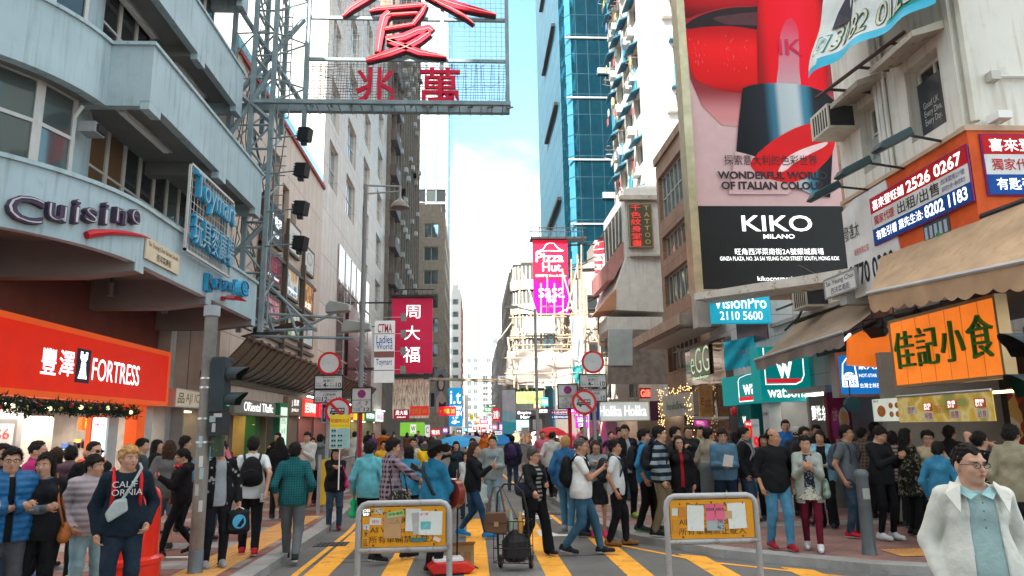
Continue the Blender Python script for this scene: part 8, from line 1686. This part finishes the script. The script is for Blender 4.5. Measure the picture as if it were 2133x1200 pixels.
person('woman with brown hair just behind the man in the shiny blue jacket',112,10.3,1.6,150,('hoodie','#40302c'),TK,hair='bob',hc='b',sex='f')
person('person in a brown purple hooded top seen from behind by the shop',142,10.2,1.62,175,('hoodie','#5a4450'),TK,hair='short')
p=person('man in black with sunglasses smoking a cigarette, lime green trainers',190,9.35,1.69,15,('shirt','#161719'),('trousers','#17181a'),'#b8c92e','buzz',hy=25,R_='down',L='chin',legs='wide',sole='#d8e060');glasses(p,True)
g=p['HN']['L'][0];e,o=at(p,'cigarette','lit white cigarette between the fingers of the smoking man','cigarette',g);MB().tube([(0,0,0),(.0,-.075,.02)],.005,WHITE,6).build('paper',e);MB().tube([(0,-.075,.02),(0,-.082,.022)],.005,lit((.6,.15,.03),.8),6).build('ember',e)
person('teenage boy in a pale grey quilted jacket with hands in pockets',193,7.85,1.56,18,('puffer','#9a8f94',None,None,1.0,.55),JL,'#888888','fringe',L='pocket',R_='pocket',hy=38)
p=person('blond man in a navy sweatshirt with white lettering standing before the litter bin',264,7.3,1.665,5,('sweat','#14202c'),('jeans','#1b2836','denim'),'#222222','fringe','y',L='pocket',R_='down',hy=22)
o=MB().text('CALIF\nORNIA',-.13,1.16,.13,1.29,M((.55,.55,.55)),y=-.155).build('lettering',p['e']);backpack(p,'bright red backpack on the back of the blond man','#b01a1c',.16,.23,'#c02020');e,o=at(p,'waist_bag','grey white bag slung across the blond man','bag',(-.12,-.16,1.0));MB().prism([(-.14,-.17,.92),(.02,-.17,1.02),(.0,-.17,1.14),(-.1,-.17,1.12),(-.17,-.17,1.0)],(0,.07,0),Mcloth('#9aa3a3')).build('pouch',e,o,bevel=.02);MB().tube([(-.04,-.15,1.12),(.04,-.165,1.26),(.11,-.12,1.4),(.1,.0,1.44)],.014,Mcloth('#9aa3a3'),6).build('strap',e,o)
person('young man in dark clothes looking right beside the orange arch',290,12.4,1.69,80,('tee','#3a4246'),J_)
person('woman with long black hair in profile under the cream sign',322,13.2,1.66,75,('jacket','#15161a'),TK,hair='long',sex='f')
p=person('long haired woman in a grey jacket and denim shorts seen from behind',348,11.6,1.66,172,('jacket','#5f605e'),('shorts','#56687a','denim'),'#222222','long','b','f')
person('man in black behind the long haired woman at the snack packets',380,13.6,1.72,110,('shirt','#111216'),TK)
p=person('girl in black and red with a phone striding left past the pole',380,11.0,1.56,-82,('hoodie','#141114'),('leggings','#101014'),'#1a1a1e','tail','k','f',legs='walk',L='phone',R_='phone',hp=16,sole='#eeeeee');phone(p,'phone in a pinkish case held by the girl in black and red','R','#a03050');handbag(p,'small red dotted bag at the hip of the girl in black and red','#a01018',side=-1,w=.09,hh=.1,pat='dots',c2='#e0d0d0');MB().tube([tuple(p['up']((.05*math.cos(a*.52),-.02+.05*math.sin(a*.52),.275))) for a in range(12)],.026,Mcloth('#b01820','dots','#e8d8d8',30),7,closed=True).build('scarf',p['e'],smooth='all')
person('man in a light blue shirt half hidden by the rusty pole',436,12.4,1.75,150,('shirt','#4f9cc0'),J_,'#222222')
p=person('young man in a patterned black jacket and grey t shirt carrying a black bag',455,10.05,1.67,12,('jacket','#131518','dots','#8a8d90',11.0),('jeans','#15171c'),'#8b8f94','short',opn=.085,inner=('tee','#8b9096'),hy=-15,R_='down',L='bag',sole='#cccccc')
e,q=handbag(p,'black bag with a round blue emblem carried by the young man in patterned jacket','#141619','L',w=.15,hh=.15,nm='shopping_bag');m=MB();c0=q-np.array(at.__defaults__ and [0,0,0] or [0,0,0])
w_=[(q[0]+.085*math.cos(a*math.pi/8),q[1]-.062,q[2]+.09*math.sin(a*math.pi/8)) for a in range(16)];o_=tuple(float(v) for v in (q-np.array([0,0,.15])));MB().prism(w_,(0,-.003,0),Mcloth('#4fa0c8')).prism([(q[0]-.03,q[1]-.067,q[2]-.06),(q[0]+.05,q[1]-.067,q[2]+.05),(q[0]+.06,q[1]-.067,q[2]-.02),(q[0]+.02,q[1]-.067,q[2]-.07)],(0,-.002,0),Mcloth('#101418')).build('emblem',e,o_)
p=person('man in a white t shirt with a black backpack walking away',524,10.95,1.7,178,('tee','#c4c8c8'),TK,'#a01c28','short',legs='step',L='down',R_='back');backpack(p,'black backpack with a pale stripe on the man in the white t shirt','#121215',red='#3a2a2a');phone(p,'black phone in the lowered hand of the man in the white t shirt','R')
person('woman in long black clothes seen from behind near the yellow lit shop',580,15.2,1.66,168,('coat','#121216'),TK,hair='long',sex='f')
person('man in a teal checked shirt and grey trousers walking away at the kerb',612,10.95,1.75,176,('rolled','#1f6468','plaid','#123c42',9.0),('trousers','#5c6064'),'#26282c','short',legs='walk',L='down',R_='down',sole='#e0e0e0')
person('slim person in a grey hooded top walking away up the left pavement',664,18,1.7,172,('hoodie','#5d6668'),TK,'#5a1c28')
person('woman in a dark coat farther up the left pavement',640,20,1.64,165,('coat','#1a1a20'),TK,hair='long',sex='f');person('woman in a cream top beside the grey hooded walker',648,19.3,1.6,20,('shirt','#8d8578'),TK,hair='bob',sex='f')
p=person('woman in a black jacket holding up an optical shop placard',698,14.3,1.56,5,('jacket','#17171a'),J_,'#702030','bob','k','f',L='chest',R_='chest');handbag(p,'shocking pink flat bag hanging by the woman with the placard','#c02a70',side=1,w=.14,hh=.12,z=.56)
O,rot,w,h=rectY(686,864,728,935,13.95);e=sign('placard','yellow and white placard of sunglasses held on a stick above the crowd','placard',(O,0,w,h),.015,M((.55,.6,.5)),None,0,[('眼鏡時尚店',.05,.76,.95,.88,Rr,.008),('Optical Trends Shop',.05,.63,.95,.72,M((.5,.2,.05)))],shapes=[([(0,.6),(1,.6),(1,1),(0,1)],M((.75,.55,.03)))] + [([(.06+.32*i,.03+.145*j),(.32+.32*i,.03+.145*j),(.32+.32*i,.155+.145*j),(.06+.32*i,.155+.145*j)],M((.25,.45,.5))) for i in range(3) for j in range(4)])
m=MB()
for i in range(3):
 for j in range(4):
  for k in (.09,.21):m.prism([(w*(k+.32*i+.05+.05*math.cos(a)),-.014,h*(.095+.145*j+.028*math.sin(a))) for a in [b*math.pi/5 for b in range(10)]],(0,-.001,0),BLACK)
m.build('sunglasses_pictures',e);MB().tube([(w/2,.02,-.75),(w/2,.02,.2)],.012,WHITE,6).build('stick',e)
p=person('man in a light blue denim shirt seen from behind by the yellow banner',768,12.1,1.71,172,('shirt','#5aa0ac','denim'),TK,'#222222','short',R_='down',L='bag');handbag(p,'bright green folded umbrella bag hanging from the man in the light denim shirt','#20b878','L',w=.05,hh=.14,nm='bag')
p=person('tall man in a plaid shirt striding right behind the left barrier',815,10.8,1.8,112,('rolled','#2a2438','plaid','#a08c96',4.5),TK,'#1a1a1e','short',legs='walk',L='fwd',R_=(.17,-.3,.55),hp=6);handbag(p,'black and white shoulder bag on the man in the plaid shirt','#26241f',side=-1,w=.17,hh=.1,pat='floral',c2='#8d8d84',z=.5)
person('woman wrapped in a blue shawl walking away',852,13.0,1.6,150,('shawl','#2a7596'),TK,hair='bob',sex='f',legs='step')
p=person('street guitarist in a black hat and blue denim jacket with his back half turned',905,9.95,1.7,128,('jacket','#1f6484','denim'),TK,'#2a1c18','short',L='guitarL',R_='guitarR',fat=1.12,hp=4)
e,o=at(p,'hat','wide black cowboy hat on the street guitarist','hat',p['hd']((0,.012,.07)));m=MB();hk=M((.014,.014,.015),rough=.8)
Q_=p['hm'].to_3x3();m.lathe([(.2,-.02),(.21,-.005),(.15,-.022),(.1,-.012),(.096,.06),(.085,.1),(.05,.115),(0,.1)],(0,0,0),hk,24);m.v=[(x,y,z + (.055*(abs(x)/.2)**2 if abs(x) > .1 else 0)- (.03*(abs(y)/.2)**2 if abs(y) > .12 else 0)) for x,y,z in m.v];m.v=[tuple(Q_ @ Vector(v)) for v in m.v];m.build('felt',e,smooth='all')
gp=p['up']((.02,-.135,.075));e,o=at(p,'guitar','dark red acoustic guitar held by the man in the black hat','guitar',gp);gm=M((.2,.03,.02),rough=.2,coat=.6);Mx=Matrix.Translation(gp) @ Matrix.Rotation(R(-18),4,'Y')
bd=circ(-.16,0,.19,.19,20,25,335) + circ(.12,0,.14,.14,16,-150,150);MB().prism([(x,-.05,z) for x,z in bd],(0,.1,0),gm,Mx).build('sound_box',e,o);MB().prism([(x*1.02,-.053,z*1.02) for x,z in bd],(0,.004,0),M((.45,.3,.15)),Mx).build('binding',e,o);MB().box((.2,-.07,-.025),(.78,-.05,.025),M((.06,.03,.02)),Mx).box((.78,-.07,-.04),(.93,-.05,.04),M((.05,.03,.02)),Mx).build('neck',e,o);MB().prism([(x*.28-.01,-.056,z*.28) for x,z in circ(0,0,.19,.19)],(0,.002,0),BLACK,Mx).build('sound_hole',e,o)
a,b=p['up']((-.1,.0,.3)),p['up']((.1,-.1,.05));MB().tube([tuple(p['up'](q)) for q in ((-.02,-.1,.02),(.1,-.085,.12),(.105,.03,.285),(.02,.1,.22),(-.09,.085,.06),(-.1,-.03,-.01),(-.06,-.11,.05))],.024,BLACK,6).build('strap',e,o,smooth='all')
person('man in a yellow t shirt standing beside the guitarist farther back',880,16.8,1.69,70,('tee','#d8b018'),('trousers','#3a3a2e'),L='phone',R_='phone');person('person in a mustard top behind the plaid shirt',798,18,1.64,20,('shirt','#c8982a'),TK);person('man in a white t shirt looking over behind the blue shawl',860,17.5,1.7,10,('tee','#a8a8a2'),J_)
person('woman in black under the bright blue umbrella',950,17.6,1.6,0,('shirt','#1d2a30'),TK,hair='bob',sex='f',R_='up');person('man in pale grey listening beside the umbrella',985,18,1.66,-20,('shirt','#8d8f88'),J_);person('boy in white in front of the umbrella woman',972,15.5,1.4,-10,('tee','#b8bcc0'),J_)
p=person('long haired woman in a black top and blue jeans striding right with a phone',985,12.9,1.68,78,('shirt','#15161a'),('leggings','#1c3c58','denim'),'#2878b0','long','b','f',legs='walk2',L='phone',R_='phone',hp=12,sole='#d0e0f0');phone(p,'white phone in the hand of the striding long haired woman','R','#c8c8c8')
p=person('man in a grey sweatshirt with dark lettering and pale jeans standing in the road',1027,15.2,1.74,4,('sweat','#7e898a'),('jeans','#6f8894','denim'),'#b8b8b4','short',L='waist',R_='down',legs='step',hy=-8);MB().text('Washington',-.12,1.22,.12,1.3,M((.05,.07,.1)),y=-.158).build('lettering',p['e']);handbag(p,'pale plaid shopping bag carried by the man in the grey sweatshirt','#8fa0a0','R',w=.1,hh=.2,pat='plaid',c2='#c8d0cc',nm='shopping_bag')
p=person('man with a purple backpack walking away in the road',1068,22,1.68,175,('jacket','#2a2438'),J_,h=.018);backpack(p,'purple backpack on a man farther up the road','#3a2850')
p=person('grey haired woman in a black cardigan and striped top walking towards the left',1112,11.2,1.6,38,('cardigan','#131316'),('wide','#101013'),'#18181a','curly','g','f',legs='walk',L='waist',R_='out',opn=.06,inner=('tee','#17181c','stripe','#8a8a8a',5.0),hy=20);glasses(p);handbag(p,'large navy handbag under the arm of the grey haired woman','#1a2438',side=-1,w=.2,hh=.12,z=.59)
p=person('bald man in a white t shirt and jeans crossing with a phone',1210,11.0,1.75,86,('tee','#c8c8c8'),('jeans','#2f5268','denim'),'#1c1c20','buzz',hc='g',legs='walk',L='phone',R_='phone',hp=4,skin=2,fat=1.12,sole='#dddddd');backpack(p,'big black backpack on the bald man in the white t shirt','#101013',.17,.24);phone(p,'black phone held by the bald man','L')
p=person('man with bleached blond hair in a blue jacket seen from behind',1180,13.4,1.73,165,('jacket','#2c5c86'),JB,'#8a94a0','short','y',legs='step')
person('man in dark clothes directly behind the bald man',1215,12.8,1.72,80,('jacket','#20242c'),J_)
p=person('woman with glasses in a grey top and dark skirt looking down',1244,12.7,1.66,5,('shirt','#7c8284'),('skirt','#1b1a1c',None,None,1.0,.85,.33),'#c03060','long','b','f',L='chest',R_='waist',hp=14,sole='#60a0d0');glasses(p);handbag(p,'brown bag in front of the woman with the dark skirt','#50463c',side=-1,w=.13,hh=.12,z=.55)
p=person('man in a white t shirt and black trousers crossing behind the bald man',1283,11.75,1.68,84,('tee','#bcc0c2'),TK,'#7a5430','short',legs='step',L='down',R_='down',skin=2,sole='#2a2018');backpack(p,'dark backpack with green tag on the second man in a white t shirt','#1a2028',.14,.2)
person('tall man in a black jacket facing the viewer behind the crossing men',1306,14.2,1.8,25,('jacket','#15161a'),TK,'#80a030','short',hy=-30,opn=.05,inner=('tee','#8a9096'))
p=person('man in a bright blue shirt with a dark backpack walking right',1345,12.4,1.72,84,('rolled','#2c78a4'),TK,'#28342c','short',legs='step',sole='#58c060');backpack(p,'round dark backpack on the man in the bright blue shirt','#16181c')
p=person('man in a striped sweater and khaki trousers walking right',1378,11.8,1.77,88,('sweat','#16222c','stripe','#7c8890',2.6),('trousers','#6a5e48'),'#141416','short',legs='step',sole='#dddddd');backpack(p,'dark backpack on the man in the striped sweater','#171b22',.13,.19)
p=person('woman in a black hooded top with red lining and glasses looking at the viewer',1418,11.9,1.6,12,('hoodie','#141317'),TK,'#26282e','long','k','f',opn=.03,inner=('tee','#901820'));glasses(p)
person('young man with thick black hair in a dark top behind the woman with red lining',1412,13.4,1.75,75,('sweat','#22232a'),TK);p=person('woman with glasses and a cream scarf beyond the right barrier',1440,14.6,1.76,15,('jacket','#1f2023'),TK,hair='short',hc='b',sex='f',R_='strap');glasses(p)
p=person('man in a pale green shirt with a backpack looking left',1466,15.4,1.75,20,('shirt','#8f9a78'),J_,hy=-35);backpack(p,'grey backpack on the man in the pale green shirt','#2a3a44')
person('person in a beige jacket seen from behind beside the boy with leaflets',1482,13.2,1.72,130,('jacket','#8c8070'),('trousers','#3a3f48'))
p=person('boy with glasses in a blue and navy hooded top holding leaflets',1511,12.4,1.7,8,('hoodie','#4a6a80'),TN,'#222222','fringe',L='waist',R_='waist');glasses(p);g=p['HN']['L'][0];e,o=at(p,'leaflet','grey leaflet held by the boy with glasses','leaflet',g);MB().prism([(-.1,-.06,.0),(.06,-.06,-.02),(.1,-.02,.16),(-.05,-.02,.19)],(0,.004,0),M((.4,.38,.36),wear=.5,wcol=(.3,.12,.08))).build('paper',e)
p=person('man in a black jacket with a backpack before the teal pillar',1556,13.1,1.72,82,('jacket','#16171b'),J_,hair='short',opn=.05,inner=('tee','#8a9aa0'));backpack(p,'black backpack with pale straps in front of the teal pillar','#15161a',red='#8a8a86')
person('long haired woman with a backpack seen from behind at the chemist corner',1540,16.2,1.64,178,('shirt','#26262a'),TK,hair='long',sex='f');person('woman peering between the red 9 poster and the man in black',1597,13.4,1.58,0,('shirt','#2e3236'),TK,hair='bob',sex='f')
p=person('balding man in a black long sleeved top and blue jeans beside the smiling woman',1617,10.3,1.71,22,('rolled','#16171a'),JB,'#8c1c28','balding',legs='step',L='down',R_='down',hy=48,skin=2)
p=person('smiling woman in a pale cardigan and wine red leggings looking at her phone',1684,10.2,1.6,0,('cardigan','#8d948e'),('leggings','#5a1026'),'#c8c4c8','tail','k','f',legs='step',L='phone',R_='phone',hp=6,opn=.075,inner=('tee','#1b2432','floral','#8a9098',20.0),sole='#e8d8e0');phone(p,'white phone held in both hands of the smiling woman','R','#b8b8b8')
MB().lathe([(.13,.0),(.2,-.17)],(0,0,.86),Mcloth('#a8a49a','floral','#3a2a28',24.0),20,cap=False).build('lace_skirt',p['e'],smooth='all');e,q=handbag(p,'sage green tote bag with sketchy print on the arm of the smiling woman','#7b8f82',side=1,w=.16,hh=.15,pat='floral',c2='#4a5a54',z=.52)
person('man in a bright blue jacket standing tall at the chemist entrance',1646,15.4,1.86,3,('jacket','#1c5c9c'),TK);p=person('man in a white knitted cap behind the smiling woman',1668,13.7,1.72,170,('jacket','#26303a'),TK,hair='buzz');MB().ell((0,.014,.045),(.092,.107,.095),Mcloth('#a8a8a4','vstripe','#8a8a88',18.0),14,9,p['hm']).build('cap',p['e'],smooth='all')
p=person('man with black glasses and a dark red shirt behind the smiling woman',1684,12.7,1.71,38,('jacket','#241c20'),TK,opn=.05,inner=('tee','#8a1c1c'));glasses(p)
person('woman in a light denim shirt over a black dress',1716,12.3,1.65,-8,('jacket','#6d9cb0','denim'),('wide','#141417'),'#26262a','bob','k','f',L='waist',R_='waist',opn=.09,inner=('tee','#121215'))
person('dark figure in front of the grey leaf poster',1710,14.4,1.74,15,('jacket','#15161a'),TK,skin=2)
p=person('man in a grey t shirt with backpack straps looking right by the bollard',1772,11.2,1.74,62,('tee','#565c62'),('jeans','#28394a','denim'),'#a01c30','short',hy=12,skin=2,sole='#dddddd');backpack(p,'grey backpack on the man in the grey t shirt','#3a4450',.14,.2)
person('person in a brown checked shirt behind the man in the grey t shirt',1806,13.3,1.68,140,('shirt','#3c2c26','plaid','#6a5a4a',5.0),TK);person('man with short hair standing at the stall corner',1834,14.0,1.78,130,('shirt','#20242a'),TK)
p=person('young man in a black jumper bent over his phone beside the bollard',1838,10.9,1.72,48,('sweat','#17191d'),('leggings','#101114'),'#c8cdd0','fringe',L='phone',R_='phone',hp=22,hy=8,sole='#e0e4e6');phone(p,'phone in the hands of the young man in the black jumper','L')
person('woman in a striped top behind the young man with the phone',1868,12.2,1.62,150,('tee','#8a7c74','stripe','#4a3c3a',5.0),TK,hair='bob',sex='f');person('woman with long hair in a black floral tunic facing the stall',1897,11.2,1.67,120,('dress','#17150f','floral','#6f6a5c',13.0),TK,'#15151a','long','k','f',L='waist',R_='waist')
p=person('woman with glasses and short curly hair in a beige blouse by the stall',1943,11.0,1.63,8,('tee','#a3937a'),TK,hair='curly',sex='f',L='strap');glasses(p);person('person in a blue denim shirt half hidden behind the man in the white coat',1962,9.5,1.5,160,('shirt','#2f6f90','denim'),TK)
person('man at the stall counter in dark clothes',1990,11.6,1.7,150,('shirt','#1c1a1c'),TK)
p=person('woman in a black dotted top resting her chin on her hand at the stall',2052,9.2,1.63,130,('tee','#131418','dots','#9aa0a0',22.0),TK,hair='bun',sex='f',L='face',R_='waist');person('stall keeper in a dark vest behind the counter',2085,10.9,1.62,-50,('tee','#161416'),TK,hair='bun',sex='f',x=8.35)
p=person('man in a beige jacket with a shoulder bag at the right frame edge',2120,8.6,1.72,150,('jacket','#8c8672'),('trousers','#33363e'));handbag(p,'black shoulder bag on the man in the beige jacket','#16161a',side=-1,w=.13,hh=.13,z=.5,cross=True)
person('small child with black hair at the lower right corner',2128,5.2,1.12,60,('tee','#8a8f98'),TK,hair='short',eyes=True)
# the man in the white coat, nearest to the viewer
p=person('man in an open white coat and pale polo shirt with glasses, nearest at lower right',2022,4.5,1.75,18,('anorak','#c9c8c0',None,None,1.0,.6),('trousers','#3a3c42'),'#222222','buzz',hc='k',hy=22,fat=1.04,opn=.095,inner=('tee','#93a9a9'),h=.0085,skin=1)
glasses(p);e=p['e'];cl=Mcloth('#8fb4b6');u=p['up']
for k in (1,-1):MB().prism([tuple(u((k*.006,-.062,.262))),tuple(u((k*.045,-.035,.29))),tuple(u((k*.06,-.045,.268))),tuple(u((k*.035,-.078,.245)))],(0,-.008,0),cl).build('collar',e);MB().prism([tuple(u((k*.052,-.045,.292))),tuple(u((k*.07,.0,.3))),tuple(u((k*.105,-.05,.26))),tuple(u((k*.075,-.09,.2)))],(0,-.012,.004),Mcloth('#c9c8c0',None,None,1.0,.6)).build('lapel',e)
m=MB();fx=u((0,-.083,0))[1]
for k in range(4):m.ell(tuple(u((.0,-.086,.235-.028*k))),(.006,.004,.006),M((.1,.2,.25)),8,5)
m.build('buttons',e)
# crowd farther up the street, each with own clothes
rc_=random.Random(21);TC=[('navy','#1b2740'),('black','#141416'),('grey','#6c7072'),('white','#b8b8b4'),('red','#a01c22'),('teal','#1f6a70'),('blue','#2a5c98'),('yellow','#c8a020'),('beige','#9a8a70'),('green','#3c6a3c'),('pink','#c0607c'),('brown','#5a4030'),('purple','#4a2c60'),('orange','#c0601c')]
BC=[('black trousers',TK),('dark jeans',J_),('pale jeans',JL),('grey trousers',('trousers','#4a4c50'))];TPS=[('tee','t shirt'),('shirt','shirt'),('jacket','jacket'),('hoodie','hooded top'),('coat','coat')]
used_=set();spots_=[]
for k in range(60):
 for tr in range(60):
  Y=17 + 60*rc_.random()**1.4;x=rc_.uniform(-6.6,6.0)
  if abs(x+.3) < 1.3 and Y < 26:continue
  if all(math.hypot(x-a,Y-b) > .62 for a,b in spots_):break
 spots_.append((x,Y));
 while True:
  t_,tp,b_,bk_=rc_.randrange(len(TC)),rc_.randrange(5),rc_.randrange(4),rc_.random() < .5
  if (t_,tp,b_,bk_) not in used_:used_.add((t_,tp,b_,bk_));break
 f=rc_.random() < .45;fa=(rc_.uniform(155,205) if bk_ else rc_.uniform(-25,25));hs_=rc_.choice(['bob','long','tail']) if f else rc_.choice(['short','fringe','buzz'])
 wh='left pavement' if x <-2.9 else 'right pavement' if x > 1.9 else 'mid road';ds='' if Y < 24 else 'far ' if Y < 42 else 'tiny distant '
 person('%s%s in %s %s and %s facing %s, %s' % (ds,'woman' if f else 'man',TC[t_][0],TPS[tp][1],BC[b_][0],'away' if bk_ else 'us',wh),0,Y,rc_.uniform(1.56,1.68) if f else rc_.uniform(1.66,1.8),fa,(TPS[tp][0],TC[t_][1]),BC[b_][1],'#2a2a2c',hs_,rc_.choice('kkkb'),'f' if f else 'm',rc_.choice(['walk','walk2','step','stand']),rc_.choice(['down','fwd','pocket','phone']),rc_.choice(['down','back','pocket','strap']),x=x,h=.02 if Y < 22 else .026 if Y < 35 else .04,eyes=Y < 20,skin=rc_.randrange(3),group='crowd up the street',z=.124 if abs(x-(-.5)) > 2.4 else .004)
# ------------------------------------------------------------------ the air: pale city haze
hz_=MB().box((-420,-60,-1.02),(420,2000,130),M((1,1,1))).build('haze');kind(hz_,'stuff')
hm_=bpy.data.materials.new('air');hm_.use_nodes=True;nt=hm_.node_tree;nt.nodes.clear();pv=nt.nodes.new('ShaderNodeVolumePrincipled');pv.inputs['Color'].default_value=(.93,.96,1,1);pv.inputs['Density'].default_value=.00028;pv.inputs['Anisotropy'].default_value=.2
ou=nt.nodes.new('ShaderNodeOutputMaterial');nt.links.new(pv.outputs[0],ou.inputs['Volume']);hz_.data.materials[0]=hm_
